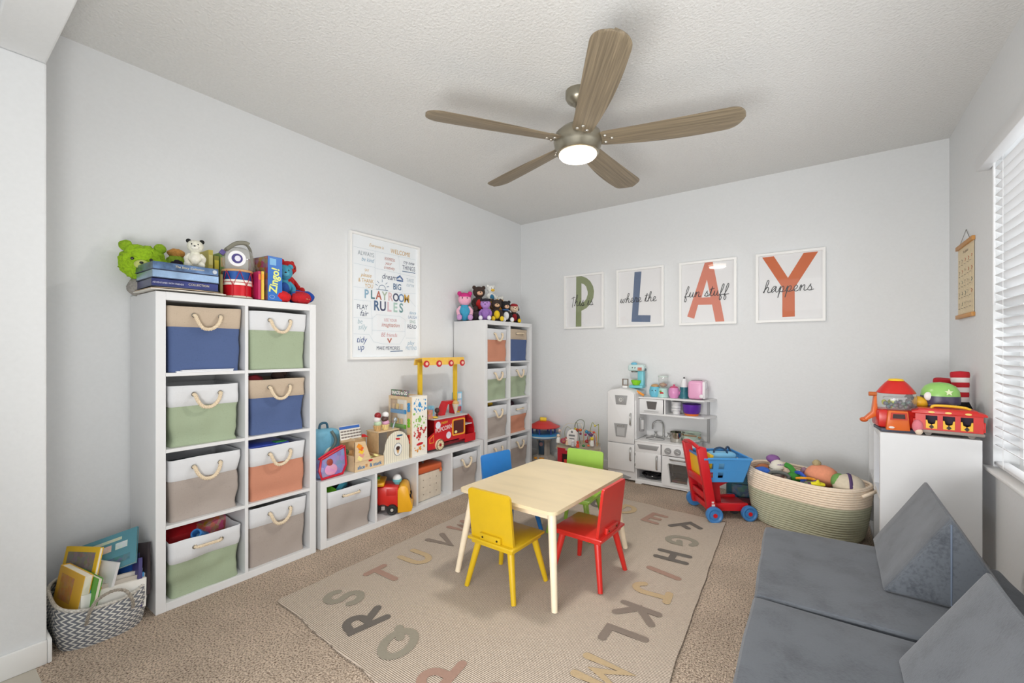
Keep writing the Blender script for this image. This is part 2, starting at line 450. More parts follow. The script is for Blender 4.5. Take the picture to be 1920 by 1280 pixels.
for k in range(5):
    a = R(-126 + 72 * k)
    if bl0 is None:
        b = blade_mesh().build('blade', bm_, fan); bl0 = b.data
    else:
        b = bpy.data.objects.new('blade', bl0); C.objects.link(b); b.parent = fan
    b.location = (0, 0, -0.278); b.rotation_euler = (Euler((R(-13), 0, 0)).to_matrix().to_4x4()).to_euler()
    b.rotation_euler = (Matrix.Rotation(a, 3, 'Z') @ Matrix.Rotation(R(-13), 3, 'X')).to_euler()
    if arm0 is None:
        o = M().box((0.125, 0, 0.010), (0.10, 0.06, 0.007), bev=0.003).build('blade_bracket', nk, b); arm0 = o.data
    else:
        o = bpy.data.objects.new('blade_bracket', arm0); C.objects.link(o); o.parent = b
    for x, y in ((0.15, -0.026), (0.15, 0.026), (0.185, 0.0)):
        if scr is None:
            o = M().lathe([(0.010, 0), (0.009, -0.004), (0.005, -0.0075), (0, -0.008)], seg=12).build('screw', mat((190, 186, 176), 0.25, 0.9), b); scr = o.data
        else:
            o = bpy.data.objects.new('screw', scr); C.objects.link(o); o.parent = b
        o.location = (x, y, -0.007)
lp = bpy.data.lights.new('fan_lamp', 'AREA'); lp.shape = 'DISK'; lp.size = 0.19; lp.energy = 17; lp.color = (1.0, 0.95, 0.88)
lo = bpy.data.objects.new('fan_lamp', lp); lo.location = (0, 0, -0.381); lo.parent = fan; C.objects.link(lo)
# ================================================================ SHELVES AND BINS
def shelf_unit(label, loc, rz, cols, rows, cell=0.336, depth=0.375, to=0.038, ti=0.016, back=False, name='cube_shelf', cw=None):
    """origin: front-left-bottom corner, local X right, front faces -Y"""
    t = thing(name, label, 'shelf', loc, rz)
    cw = cw or cell
    w = cols * cw + (cols - 1) * ti + 2 * to; h = rows * cell + (rows - 1) * ti + 2 * to
    M().box((to / 2, depth / 2, h / 2), (to, depth, h), bev=0.0012, seg=1).build('side_panel', WHITE, t)
    M().box((w - to / 2, depth / 2, h / 2), (to, depth, h), bev=0.0012, seg=1).build('side_panel', WHITE, t)
    M().box((w / 2, depth / 2, h - to / 2 + 0.0002), (w - 2 * to, depth, to), bev=0.0012, seg=1).build('top_panel', WHITE, t)
    M().box((w / 2, depth / 2, to / 2), (w - 2 * to, depth, to), bev=0.0012, seg=1).build('bottom_panel', WHITE, t)
    for i in range(1, cols):
        x = to + i * cw + (i - 0.5) * ti
        M().box((x, depth / 2, h / 2), (ti, depth, h - 2 * to), bev=0.0008, seg=1).build('divider', WHITE, t)
    for j in range(1, rows):
        z = to + j * cell + (j - 0.5) * ti
        for i in range(cols):
            M().box((to + i * (cw + ti) + cw / 2, depth / 2 + 0.001, z), (cw, depth - 0.002, ti), bev=0.0008, seg=1).build('shelf_board', WHITE, t)
    return t

def add_spots(m):
    pass
H2 = PI / 2
XF = -2.455
shelf_unit('tall white eight-cube shelf nearest the book basket', (XF, 0.662, 0), H2, 2, 4)
shelf_unit('tall white eight-cube shelf in the far corner under the plush toy pile', (XF, 3.009, 0), H2, 2, 4)
shelf_unit('long low white four-cube shelf between the two tall shelves', (XF, 1.455, 0), H2, 4, 1, cell=0.327, cw=0.349, to=0.040, ti=0.018)
shelf_unit('white cube shelf by the window with a plain side and toy vehicles on top', (0.245, 3.89, 0), -H2, 2, 2, cell=0.326, cw=0.336, depth=0.39, ti=0.022)

def rrect(w, d, r, n=5):
    pts = []
    for cx_, cy_, a0 in ((w / 2 - r, d / 2 - r, 0), (-w / 2 + r, d / 2 - r, 90), (-w / 2 + r, -d / 2 + r, 180), (w / 2 - r, -d / 2 + r, 270)):
        for k in range(n + 1):
            a = R(a0 + 90 * k / n); pts.append((cx_ + r * math.cos(a), cy_ + r * math.sin(a)))
    # subdivide the straight sides
    out = []
    for a, b in zip(pts, pts[1:] + pts[:1]):
        L_ = math.hypot(b[0] - a[0], b[1] - a[1]); k = max(1, int(L_ / 0.022))
        for i in range(k): out.append((a[0] + (b[0] - a[0]) * i / k, a[1] + (b[1] - a[1]) * i / k))
    return out

def rope(m, path, r, turns=26, strands=3):
    P = spline(path, 7); n = len(P)
    ups = []; up = None
    for i in range(n):
        d = (P[min(n - 1, i + 1)] - P[max(0, i - 1)]).normalized()
        if up is None: up = d.orthogonal().normalized()
        up = (up - d * up.dot(d)).normalized(); ups.append((up.copy(), d.cross(up)))
    for s in range(strands):
        pts = []
        for i in range(n):
            a = 2 * PI * (s / strands + turns * i / n * 0.35)
            u, v = ups[i]; pts.append(P[i] + (math.cos(a) * u + math.sin(a) * v) * r * 0.60)
        m.tube(pts, r * 0.54, seg=6)
    return m

linen = dict(
    taupe=mat((156, 146, 139), 0.9, kind='weave', amt=0.16), green=mat((146, 159, 134), 0.9, kind='weave', amt=0.16),
    blue=mat((70, 87, 126), 0.9, kind='weave', amt=0.20), orange=mat((184, 126, 102), 0.9, kind='weave', amt=0.14),
    white=mat((214, 216, 219), 0.9, kind='weave', amt=0.02), beige=mat((176, 160, 141), 0.9, kind='weave', amt=0.15))
ropem = mat((226, 208, 180), 0.85, kind='noise', amt=0.06, scale=90)
eyem = mat((150, 146, 138), 0.3, 0.8)
lining = mat((214, 208, 200), 0.9)
_seed = [1.0]
def storage_bin(label, cuff, body, loc, rz=H2, w=0.322, d=0.34, h=0.30, handle='hang', sag=0.010, group=None, lean=0.0):
    t = thing('storage_bin', label, 'storage bin', loc, rz, group)
    _seed[0] += 3.7; sd = _seed[0]
    hc = 0.098
    def ring(bm, z, k, grow=0.0, wr=1.0):
        base = rrect(w - 0.012, d - 0.012, 0.02); vs = []
        for x, y in base:
            f = z / h
            s = 0.94 + 0.06 * min(1, f * 1.25)
            px, py = x * s, y * s
            wr = min(1.0, z / 0.03 + 0.3) if z < h - hc else 1 - 0.5 * (z - h + hc) / hc
            nn = noise.noise(Vector((x * 9, y * 9 + sd, z * 10))) * sag * wr
            nn += noise.noise(Vector((x * 4 + sd, y * 4, z * 22))) * sag * 0.6 * wr
            L_ = math.hypot(px, py)
            q = 1 + (nn - sag * 0.55 * wr + grow) / L_
            zz = z + (noise.noise(Vector((x * 5, y * 5, sd))) * 0.006 if f > 0.9 else 0)
            vs.append(bm.verts.new((px * q, py * q, zz)))
        return vs
    def bridge(bm, rs):
        for a, b in zip(rs, rs[1:]):
            n = len(a)
            for i in range(n): bm.faces.new((a[i], a[(i + 1) % n], b[(i + 1) % n], b[i]))
    m = M(); rs = [ring(m.bm, z, 0, wr=(0.3 if z == 0 else 1)) for z in [0] + [(h - hc) * k / 9 for k in range(1, 10)]]
    bridge(m.bm, rs); m.bm.faces.new(rs[0][::-1])
    m.build('fabric_body', linen[body], t, angle=1.2)
    m = M(); rs = [ring(m.bm, z, 0, grow=g, wr=0.55) for z, g in ((h - hc - 0.002, 0.0005), (h - hc, 0.003), (h - hc * 0.66, 0.003), (h - hc * 0.33, 0.003), (h - 0.004, 0.003), (h, 0.0), (h - 0.004, -0.004), (h - 0.05, -0.005), (h - 0.095, -0.006))]
    bridge(m.bm, rs)
    m.build('cuff', linen[cuff], t, angle=1.2)
    m = M(); rs = [ring(m.bm, h - 0.094, 0, grow=-0.006, wr=0.5)]; m.bm.faces.new(rs[0])
    m.build('inner_base', lining, t)
    yf = -d / 2 + 0.002; zh = h - 0.043; hw = 0.056
    for sx in (-1, 1):
        g = M(); g.tube([(sx * hw + 0.0085 * math.cos(2 * PI * k / 12), yf - 0.001, zh + 0.0085 * math.sin(2 * PI * k / 12)) for k in range(12)], 0.0030, seg=5, closed=True)
        g.build('grommet', eyem, t)
    m = M()
    if handle == 'hang':
        j = 0.004 * math.sin(sd)
        rope(m, [(-hw, yf + 0.004, zh), (-hw + 0.002, yf - 0.013, zh - 0.004), (-hw + 0.013, yf - 0.018, zh - 0.035), (-0.018 + j, yf - 0.018, zh - 0.062), (0.018 + j, yf - 0.018, zh - 0.062), (hw - 0.013, yf - 0.018, zh - 0.035), (hw - 0.002, yf - 0.013, zh - 0.004), (hw, yf + 0.004, zh)], 0.0082)
    else:
        rope(m, [(-hw, yf + 0.004, zh), (-hw + 0.008, yf - 0.016, zh + 0.001), (-0.02, yf - 0.02, zh + 0.002), (0.02, yf - 0.02, zh + 0.002), (hw - 0.008, yf - 0.016, zh + 0.001), (hw, yf + 0.004, zh)], 0.0068, turns=20)
    m.build('rope_handle', ropem, t)
    return t

def cell_pos(y0, col, row_from_top, off=0.0):
    y = y0 + 0.038 + col * 0.352 + 0.168
    z = 0.0385 + (3 - row_from_top) * 0.352
    return (XF - 0.178 + off, y, z)
D = 0.34
A0 = 0.662
storage_bin('blue fabric bin with beige cuff at top left of the near tall shelf', 'beige', 'blue', cell_pos(A0, 0, 0, .004), h=0.315, w=0.33, sag=0.007)
storage_bin('green fabric bin with white cuff at top right of the near tall shelf', 'white', 'green', cell_pos(A0, 1, 0), h=0.312, w=0.33, sag=0.007)
storage_bin('green fabric bin with white cuff directly below the blue bin at top left', 'white', 'green', cell_pos(A0, 0, 1), h=0.288, sag=0.018)
storage_bin('blue fabric bin with beige cuff in second row right of the near tall shelf', 'beige', 'blue', cell_pos(A0, 1, 1, -.004), h=0.297, sag=0.016)
storage_bin('taupe fabric bin with white cuff in third row left of the near tall shelf', 'white', 'taupe', cell_pos(A0, 0, 2), h=0.292, sag=0.012)
storage_bin('orange fabric bin in third row of the near tall shelf, holding a blue tub', 'white', 'orange', cell_pos(A0, 1, 2, .0), h=0.285, sag=0.012)
storage_bin('green fabric bin with sagging white cuff at bottom left, red and blue toys inside', 'white', 'green', cell_pos(A0, 0, 3, .012), h=0.262, sag=0.020, handle='tight')
storage_bin('taupe fabric bin with white cuff at bottom right of the near tall shelf', 'white', 'taupe', cell_pos(A0, 1, 3), h=0.312, w=0.33, sag=0.008)
B0 = 3.009
storage_bin('orange fabric bin with white cuff at top left of the corner tall shelf', 'white', 'orange', cell_pos(B0, 0, 0), h=0.30)
storage_bin('blue fabric bin with beige cuff at top right of the corner tall shelf', 'beige', 'blue', cell_pos(B0, 1, 0), h=0.31, handle='tight')
storage_bin('green fabric bin with white cuff in second row left of the corner tall shelf', 'white', 'green', cell_pos(B0, 0, 1), h=0.29, sag=0.018)
storage_bin('green fabric bin with white cuff in second row right of the corner tall shelf', 'white', 'green', cell_pos(B0, 1, 1), h=0.30, sag=0.018)
storage_bin('taupe fabric bin with white cuff in third row of the corner tall shelf', 'white', 'taupe', cell_pos(B0, 0, 2), h=0.295)
storage_bin('orange fabric bin with white cuff in third row of the corner tall shelf', 'white', 'orange', cell_pos(B0, 1, 2), h=0.27, sag=0.018, handle='tight')
storage_bin('taupe fabric bin with white cuff at bottom left of the corner tall shelf', 'white', 'taupe', cell_pos(B0, 0, 3), h=0.30)
storage_bin('taupe fabric bin with white cuff at bottom right of the corner tall shelf', 'white', 'taupe', cell_pos(B0, 1, 3), h=0.30)
def low_pos(col, off=0.0): return (XF - 0.178 + off, 1.455 + 0.040 + col * 0.367 + 0.1745, 0.0405)
storage_bin('taupe fabric bin with white cuff at the near end of the low shelf', 'white', 'taupe', low_pos(0), w=0.335, h=0.285, handle='tight')
storage_bin('taupe fabric bin with white cuff at the far end of the low shelf', 'white', 'taupe', low_pos(3), w=0.325, h=0.285)

# ---- things seen inside the bins
def inbin(p, dx, dy, dz): return (p[0] + dx, p[1] + dy, p[2] + dz)
p = cell_pos(A0, 0, 3)
q = M().box((0, 0, 0), (0.12, 0.24, 0.13), bev=0.03).shake(0.008, 20).build('toy_pouch', mat((190, 22, 34), 0.6, kind='noise', amt=0.15), None, inbin(p, -0.04, -0.01, 0.20), (0, 0.2, 0.1)); tag(q, 'red soft pouch in the sagging green bin at bottom left', 'toy')
q = M().lathe([(0, 0), (0.016, 0), (0.02, 0.01), (0.02, 0.08), (0.024, 0.085), (0.024, 0.1), (0.017, 0.1), (0.016, 0.03), (0, 0.03)]).build('toy_tube', mat((60, 130, 200), 0.35), None, inbin(p, 0.07, 0.03, 0.215), (0.7, 0.9, 0)); tag(q, 'blue plastic tube lying in the sagging green bin', 'toy')
q = M().ball((0, 0, 0), (0.03, 0.026, 0.02)).lathe([(0.03, -0.004), (0.034, 0), (0.03, 0.004)], seg=20).build('toy_ball', mat((150, 205, 225), 0.35), None, inbin(p, 0.085, -0.015, 0.225), (0.2, 0.3, 0)); tag(q, 'pale blue round toy in the sagging green bin', 'toy')
q = M().box((0, 0, 0), (0.08, 0.16, 0.10), bev=0.02).shake(0.006, 30).build('toy_cloth', mat((214, 92, 40), 0.7, kind='patches', amt=0.5, scale=40), None, inbin(p, -0.02, 0.08, 0.215), (0.1, 0, 0.3)); tag(q, 'orange patterned cloth toy at the back of the sagging green bin', 'toy')
p = cell_pos(A0, 1, 2)
tt = thing('toy_tub', 'blue plastic tub with green corner in the orange bin', 'toy', inbin(p, 0.0, -0.03, 0.17))
M().box((0, 0, 0.05), (0.2, 0.22, 0.10), bev=0.02).build('tub_body', mat((50, 66, 210), 0.35), tt)
M().box((0, 0, 0.106), (0.21, 0.23, 0.014), bev=0.006).build('tub_lid', mat((80, 110, 235), 0.3), tt)
M().box((0.08, 0.07, 0.116), (0.05, 0.06, 0.006), bev=0.002).build('sticker', mat((60, 160, 80), 0.4), tt)
p = cell_pos(A0, 0, 2)
q = M().box((0, 0, 0), (0.20, 0.24, 0.10), bev=0.01).build('toy_box', mat((48, 66, 78), 0.5), None, inbin(p, -0.03, 0, 0.19)); tag(q, 'dark slate box inside the taupe bin in the third row', 'toy')
p = cell_pos(A0, 1, 1)
q = M().ball((0, 0, 0), (0.05, 0.06, 0.035)).shake(0.008, 30).build('toy_ball', mat((150, 40, 50), 0.7), None, inbin(p, 0.06, -0.10, 0.285)); tag(q, 'dark red toy peeking over the second row blue bin', 'toy')
q = M().ball((0, 0, 0), (0.04, 0.035, 0.03)).ball((0.01, 0.03, 0.015), 0.018).shake(0.008, 40).build('toy_hair', mat((70, 52, 44), 0.9), None, inbin(p, 0.02, 0.06, 0.305)); tag(q, 'dark brown fuzzy toy peeking over the second row blue bin', 'toy')
p = low_pos(0)
q = M().box((0, 0, 0), (0.09, 0.08, 0.07), bev=0.008).build('toy_block', mat((120, 205, 50), 0.5), None, inbin(p, 0.06, -0.10, 0.245), (0.3, 0.3, 0.2)); tag(q, 'lime green block in the near bin of the low shelf', 'toy')
q = M().lathe([(0.075, 0), (0.085, 0.004), (0.09, 0.03), (0.082, 0.03), (0.07, 0.006), (0, 0.006), (0, 0), (0.075, 0)], seg=30).build('toy_dish', mat((86, 186, 214), 0.4), None, inbin(p, 0.02, 0.02, 0.20), (0.55, -1.0, 0)); tag(q, 'light blue round dish in the near bin of the low shelf', 'toy')
q = M().box((0, 0, 0), (0.16, 0.2, 0.08), bev=0.02).shake(0.01, 15).build('toy_cloth', mat((70, 64, 84), 0.8), None, inbin(p, -0.05, 0.02, 0.205)); tag(q, 'dark cloth toy at the back of the near low shelf bin', 'toy')
p = cell_pos(B0, 0, 2)
q = M().ball((0, 0, 0), (0.045, 0.03, 0.024)).build('toy_ball', mat((236, 190, 40), 0.5), None, inbin(p, 0.03, 0.03, 0.30)); tag(q, 'yellow toy peeking out of the corner shelf taupe bin', 'toy')
p = cell_pos(B0, 1, 2)
q = M().box((0, 0, 0), (0.08, 0.10, 0.07), bev=0.015).build('toy_block', mat((150, 120, 190), 0.5, kind='patches', amt=0.5, scale=50), None, inbin(p, 0.05, -0.08, 0.25), (0.3, 0.2, 0)); tag(q, 'lilac patterned toy in the corner shelf orange bin', 'toy')
q = M().box((0, 0, 0), (0.12, 0.13, 0.06), bev=0.02).build('toy_cloth', mat((70, 34, 44), 0.7), None, inbin(p, -0.02, 0.03, 0.265), (0.1, 0.4, 0)); tag(q, 'dark maroon toy in the corner shelf orange bin', 'toy')
# sheets of paper under the top-left bin
q = M().box((0, 0, 0), (0.30, 0.24, 0.006)).box((0.012, 0.01, 0.006), (0.29, 0.22, 0.004)).build('paper_sheets', mat((240, 242, 246), 0.6), None, (XF - 0.155, A0 + 0.2, 0.0385 + 3 * 0.352 - 0.0008 + 0.0035), smooth=False); tag(q, 'white paper sheets under the blue bin in the top row', 'paper')
# ================================================================ RUG
RUG = [(-2.117, 1.041), (-0.415, 0.93), (-0.559, 3.305), (-2.165, 3.42)]     # corners, counter-clockwise from near left
def rug_mat():
    m = bpy.data.materials.new('rug_weave'); m.use_nodes = True
    nt = m.node_tree; b = nt.nodes['Principled BSDF']; N = nt.nodes.new; Lk = nt.links.new
    tc = N('ShaderNodeTexCoord'); sp = N('ShaderNodeSeparateXYZ'); Lk(tc.outputs['Object'], sp.inputs[0])
    n0 = N('ShaderNodeTexNoise'); n0.inputs['Scale'].default_value = 12; Lk(tc.outputs['Object'], n0.inputs['Vector'])
    ma = N('ShaderNodeMath'); ma.operation = 'MULTIPLY_ADD'; ma.inputs[1].default_value = 0.004; Lk(n0.outputs[0], ma.inputs[0]); Lk(sp.outputs[1], ma.inputs[2])
    mu = N('ShaderNodeMath'); mu.operation = 'MULTIPLY'; mu.inputs[1].default_value = 2 * PI / 0.0076; Lk(ma.outputs[0], mu.inputs[0])
    si = N('ShaderNodeMath'); si.operation = 'SINE'; Lk(mu.outputs[0], si.inputs[0])
    n1 = N('ShaderNodeTexNoise'); n1.inputs['Scale'].default_value = 1; n1.inputs['Detail'].default_value = 4
    mp = N('ShaderNodeMapping'); mp.inputs['Scale'].default_value = (45, 260, 1); Lk(tc.outputs['Object'], mp.inputs[0]); Lk(mp.outputs[0], n1.inputs['Vector'])
    r = N('ShaderNodeValToRGB'); e = r.color_ramp.elements
    e[0].position = 0.0; e[0].color = lin((146, 132, 118)); e[1].position = 0.42; e[1].color = lin((208, 194, 178))
    ad = N('ShaderNodeMath'); ad.operation = 'MULTIPLY_ADD'; ad.inputs[1].default_value = 0.5; ad.inputs[2].default_value = 0.5; Lk(si.outputs[0], ad.inputs[0]); Lk(ad.outputs[0], r.inputs[0])
    r2 = N('ShaderNodeValToRGB'); f = r2.color_ramp.elements; f[0].position = 0.3; f[0].color = (0.80, 0.80, 0.81, 1); f[1].position = 0.65; f[1].color = (1, 1, 1, 1); Lk(n1.outputs[0], r2.inputs[0])
    mx = N('ShaderNodeMix'); mx.data_type = 'RGBA'; mx.blend_type = 'MULTIPLY'; mx.inputs['Factor'].default_value = 1
    Lk(r.outputs[0], mx.inputs['A']); Lk(r2.outputs[0], mx.inputs['B']); Lk(mx.outputs['Result'], b.inputs['Base Color'])
    b.inputs['Roughness'].default_value = 0.95; b.inputs['Specular IOR Level'].default_value = 0.15
    bp = N('ShaderNodeBump'); bp.inputs['Distance'].default_value = 0.002; bp.inputs['Strength'].default_value = 0.7; Lk(si.outputs[0], bp.inputs['Height']); Lk(bp.outputs[0], b.inputs['Normal'])
    return m
rug = thing('alphabet_rug', 'flat woven beige rug with muted alphabet letters around its border under the table', 'rug', (0, 0, 0))
def rugpt(u, v):
    a, b, c, d = [Vector((*q, 0)) for q in RUG]
    return (a * (1 - u) + b * u) * (1 - v) + (d * (1 - u) + c * u) * v
rm = M(); NX, NY = 60, 84; g = []
for j in range(NY + 1):
    row = []
    for i in range(NX + 1):
        u, v = i / NX, j / NY; p = rugpt(u, v)
        eb = max(0, 1 - min(u * 1.7, (1 - u) * 1.7) / 0.06); ev = max(0, 1 - min(v, 1 - v) * 2.4 / 0.06)
        wv = noise.noise(Vector((p.x * 7, p.y * 7, 3))) * 0.5 + 0.5
        z = 0.0075 + max(eb, ev) * 0.006 * wv
        if j in (0, NY): p.y += noise.noise(Vector((p.x * 6, 0, 9))) * 0.012
        if i in (0, NX): p.x += noise.noise(Vector((p.y * 6, 5, 9))) * 0.006
        row.append(rm.bm.verts.new((p.x, p.y, z)))
    g.append(row)
for j in range(NY):
    for i in range(NX): rm.bm.faces.new((g[j][i], g[j][i + 1], g[j + 1][i + 1], g[j + 1][i]))
border = [g[0][i] for i in range(NX + 1)] + [g[j][NX] for j in range(1, NY + 1)] + [g[NY][i] for i in range(NX - 1, -1, -1)] + [g[j][0] for j in range(NY - 1, 0, -1)]
lo_ = [rm.bm.verts.new((v.co.x, v.co.y, v.co.z - 0.0062)) for v in border]
for i in range(len(border)):
    j = (i + 1) % len(border); rm.bm.faces.new((border[j], border[i], lo_[i], lo_[j]))
rm.build('woven_mat', rug_mat(), rug)
# stroke letters: unit box 0..1 wide, 0..1 high
def arc(cx_, cy_, rx, ry, a0, a1, n=10): return [(cx_ + rx * math.cos(R(a0 + (a1 - a0) * k / n)), cy_ + ry * math.sin(R(a0 + (a1 - a0) * k / n))) for k in range(n + 1)]
GL = {
 'A': [[(0.08, 0), (0.5, 1), (0.92, 0)], [(0.25, 0.36), (0.75, 0.36)]],
 'B': [[(0.15, 0), (0.15, 1)], [(0.15, 1)] + arc(0.5, 0.76, 0.3, 0.24, 90, -90) + [(0.15, 0.52)], [(0.15, 0.52)] + arc(0.55, 0.26, 0.32, 0.26, 90, -90) + [(0.15, 0)]],
 'C': [arc(0.52, 0.5, 0.42, 0.5, 50, 310, 14)],
 'D': [[(0.15, 0), (0.15, 1)] + arc(0.35, 0.5, 0.52, 0.5, 90, -90, 14) + [(0.15, 0)]],
 'E': [[(0.85, 1), (0.18, 1), (0.18, 0), (0.88, 0)], [(0.18, 0.5), (0.75, 0.5)]],
 'F': [[(0.88, 1), (0.18, 1), (0.18, 0)], [(0.18, 0.52), (0.72, 0.52)]],
 'G': [arc(0.52, 0.5, 0.44, 0.5, 45, 320, 14) + [(0.9, 0.42), (0.58, 0.42)]],
 'H': [[(0.15, 0), (0.15, 1)], [(0.85, 0), (0.85, 1)], [(0.15, 0.5), (0.85, 0.5)]],
 'I': [[(0.5, 0), (0.5, 1)]],
 'J': [[(0.35, 1), (0.95, 1)], [(0.68, 1), (0.68, 0.3)] + arc(0.38, 0.3, 0.3, 0.3, 0, -160, 8)],
 'K': [[(0.18, 0), (0.18, 1)], [(0.85, 1), (0.2, 0.48), (0.9, 0)]],
 'L': [[(0.2, 1), (0.2, 0.06), (0.85, 0.06)]],
 'M': [[(0.08, 0), (0.12, 1), (0.5, 0.35), (0.88, 1), (0.92, 0)]],
 'N': [[(0.14, 0), (0.14, 1), (0.86, 0), (0.86, 1)]],
 'O': [arc(0.5, 0.5, 0.42, 0.5, 0, 360, 20)],
 'P': [[(0.18, 0), (0.18, 1)] + arc(0.5, 0.73, 0.36, 0.27, 90, -90) + [(0.18, 0.46)]],
 'Q': [arc(0.5, 0.5, 0.42, 0.5, 0, 360, 20), [(0.6, 0.3), (0.92, -0.04)]],
 'R': [[(0.18, 0), (0.18, 1)] + arc(0.5, 0.74, 0.34, 0.26, 90, -90) + [(0.18, 0.48)], [(0.42, 0.48), (0.88, 0)]],
 'S': [arc(0.5, 0.75, 0.34, 0.25, 20, 270, 10) + arc(0.5, 0.25, 0.36, 0.25, 90, -160, 10)],
 'T': [[(0.08, 1), (0.92, 1)], [(0.5, 1), (0.5, 0)]],
 'U': [[(0.12, 1), (0.12, 0.4)] + arc(0.5, 0.4, 0.38, 0.4, 180, 360, 10) + [(0.88, 1)]],
 'V': [[(0.08, 1), (0.5, 0), (0.92, 1)]],
 'W': [[(0.02, 1), (0.25, 0), (0.5, 0.75), (0.75, 0), (0.98, 1)]],
 'X': [[(0.1, 0), (0.9, 1)], [(0.1, 1), (0.9, 0)]],
 'Y': [[(0.08, 1), (0.5, 0.5), (0.92, 1)], [(0.5, 0.5), (0.5, 0)]],
 'Z': [[(0.1, 1), (0.9, 1), (0.1, 0), (0.92, 0)]]}
dk, sg, tn, rs_, br = (100, 94, 88), (140, 134, 120), (180, 158, 124), (156, 126, 112), (128, 116, 106)
letters = [('A', -1.90, 3.13, 6, tn), ('B', -1.66, 3.16, 0, dk), ('C', -1.425, 3.16, 4, dk), ('D', -1.202, 3.15, -4, tn), ('E', -0.981, 3.10, -8, rs_), ('F', -0.769, 3.07, -38, dk),
 ('G', -0.728, 2.833, -76, sg), ('H', -0.715, 2.588, -88, dk), ('I', -0.702, 2.366, -101, rs_), ('J', -0.695, 2.151, -84, tn), ('K', -0.692, 1.939, -92, br), ('L', -0.682, 1.735, -88, br),
 ('M', -0.67, 1.50, -88, tn), ('N', -0.70, 1.25, -120, dk), ('O', -0.92, 1.15, 182, rs_), ('P', -1.15, 1.15, 188, rs_), ('Q', -1.408, 1.171, 196, sg), ('R', -1.648, 1.187, 168, dk),
 ('S', -1.883, 1.236, 118, sg), ('T', -1.90, 1.489, 90, rs_), ('U', -1.91, 1.719, 92, tn), ('V', -1.942, 1.963, 82, br), ('W', -1.976, 2.20, 88, rs_), ('X', -1.98, 2.43, 95, sg), ('Y', -1.99, 2.66, 90, dk), ('Z', -1.97, 2.90, 80, tn)]
for ch, x, y, a, col in letters:
    o = M().strokes(GL[ch], 0.037, origin=(-0.066, -0.080), sc=(0.132, 0.160)).build('letter', mat(col, 0.95, kind='noise', amt=0.06, scale=120), rug, (x, y, 0.0102 if 0.0 else 0.0096), (0, 0, R(a)), smooth=False)

# ================================================================ TABLE AND CHAIRS
birch = mat((222, 204, 168), 0.30, kind='woodx', amt=0.07, scale=9)
birch_leg = mat((240, 224, 196), 0.4, kind='wood', amt=0.05, scale=14)
ZR = 0.0085
tb = thing('kids_table', 'low rectangular pale birch play table with round splayed legs on the rug', 'table', (-1.293, 2.137, ZR), R(-1.5))
bmt = M()
m_ = bmt.prism([(x, y) for x, y in rrect(0.605, 0.81, 0.035)], 0, 0.016)
tt_ = m_.build('tabletop', birch, tb, (0, 0, 0.416 + 0.016), (R(90), 0, 0))
M().box((0, 0.31, 0.396), (0.44, 0.02, 0.04)).box((0, -0.31, 0.396), (0.44, 0.02, 0.04)).box((0.22, 0, 0.396), (0.02, 0.6, 0.04)).box((-0.22, 0, 0.396), (0.02, 0.6, 0.04)).build('apron', birch_leg, tb, smooth=False)
for sx in (-1, 1):
    for sy in (-1, 1):
        M().cyl((sx * 0.305, sy * 0.405, 0), (sx * 0.250, sy * 0.340, 0.416), 0.0145, 0.021, 18).build('leg', birch_leg, tb)

def kid_chair(label, col, x, y, rz):
    """faces local +Y; backrest on the -Y side"""
    c = thing('kids_chair', label, 'chair', (x, y, ZR), rz, 'painted wooden chairs around the kids table')
    m = mat(col, 0.33, kind='noise', amt=0.03, scale=20, coat=0.15)
    M().box((0, 0, 0.248), (0.285, 0.285, 0.015), bev=0.006).build('seat', m, c)
    M().box((0, 0.0, 0.231), (0.255, 0.255, 0.02), bev=0.004).build('seat_frame', m, c)
    t = R(-7)
    M().prism(rrect(0.262, 0.265, 0.02), -0.007, 0.007).build('backrest', m, c, (0, -0.128, 0.372), (R(7), 0, 0))
    b = M().box((0, 0, 0), (0.13, 0.018, 0.032), bev=0.003).build('back_brace', m, c, (0, -0.1285, 0.272), (R(7), 0, 0))
    for sx in (-1, 1): M().cyl((sx * 0.045, -0.0085, 0), (sx * 0.045, -0.0115, 0), 0.005, seg=10).build('bolt', mat((70, 60, 30), 0.4, 0.6), b)
    for sx in (-1, 1):
        for sy in (-1, 1):
            M().cyl((sx * 0.148, sy * 0.14, 0), (sx * 0.098, sy * 0.098, 0.236), 0.0125, 0.0185, 16).build('leg', m, c)
    return c
kid_chair('small yellow wooden chair with its back towards the camera', (206, 170, 24), -1.325, 1.80, R(-1))
kid_chair('small red wooden chair at the right side of the table', (204, 42, 34), -1.028, 2.14, R(88))
kid_chair('small blue wooden chair between the table and the low shelf', (40, 122, 198), -1.66, 2.30, R(-99))
kid_chair('small lime green wooden chair at the far end of the table', (150, 190, 74), -1.335, 2.60, R(184))
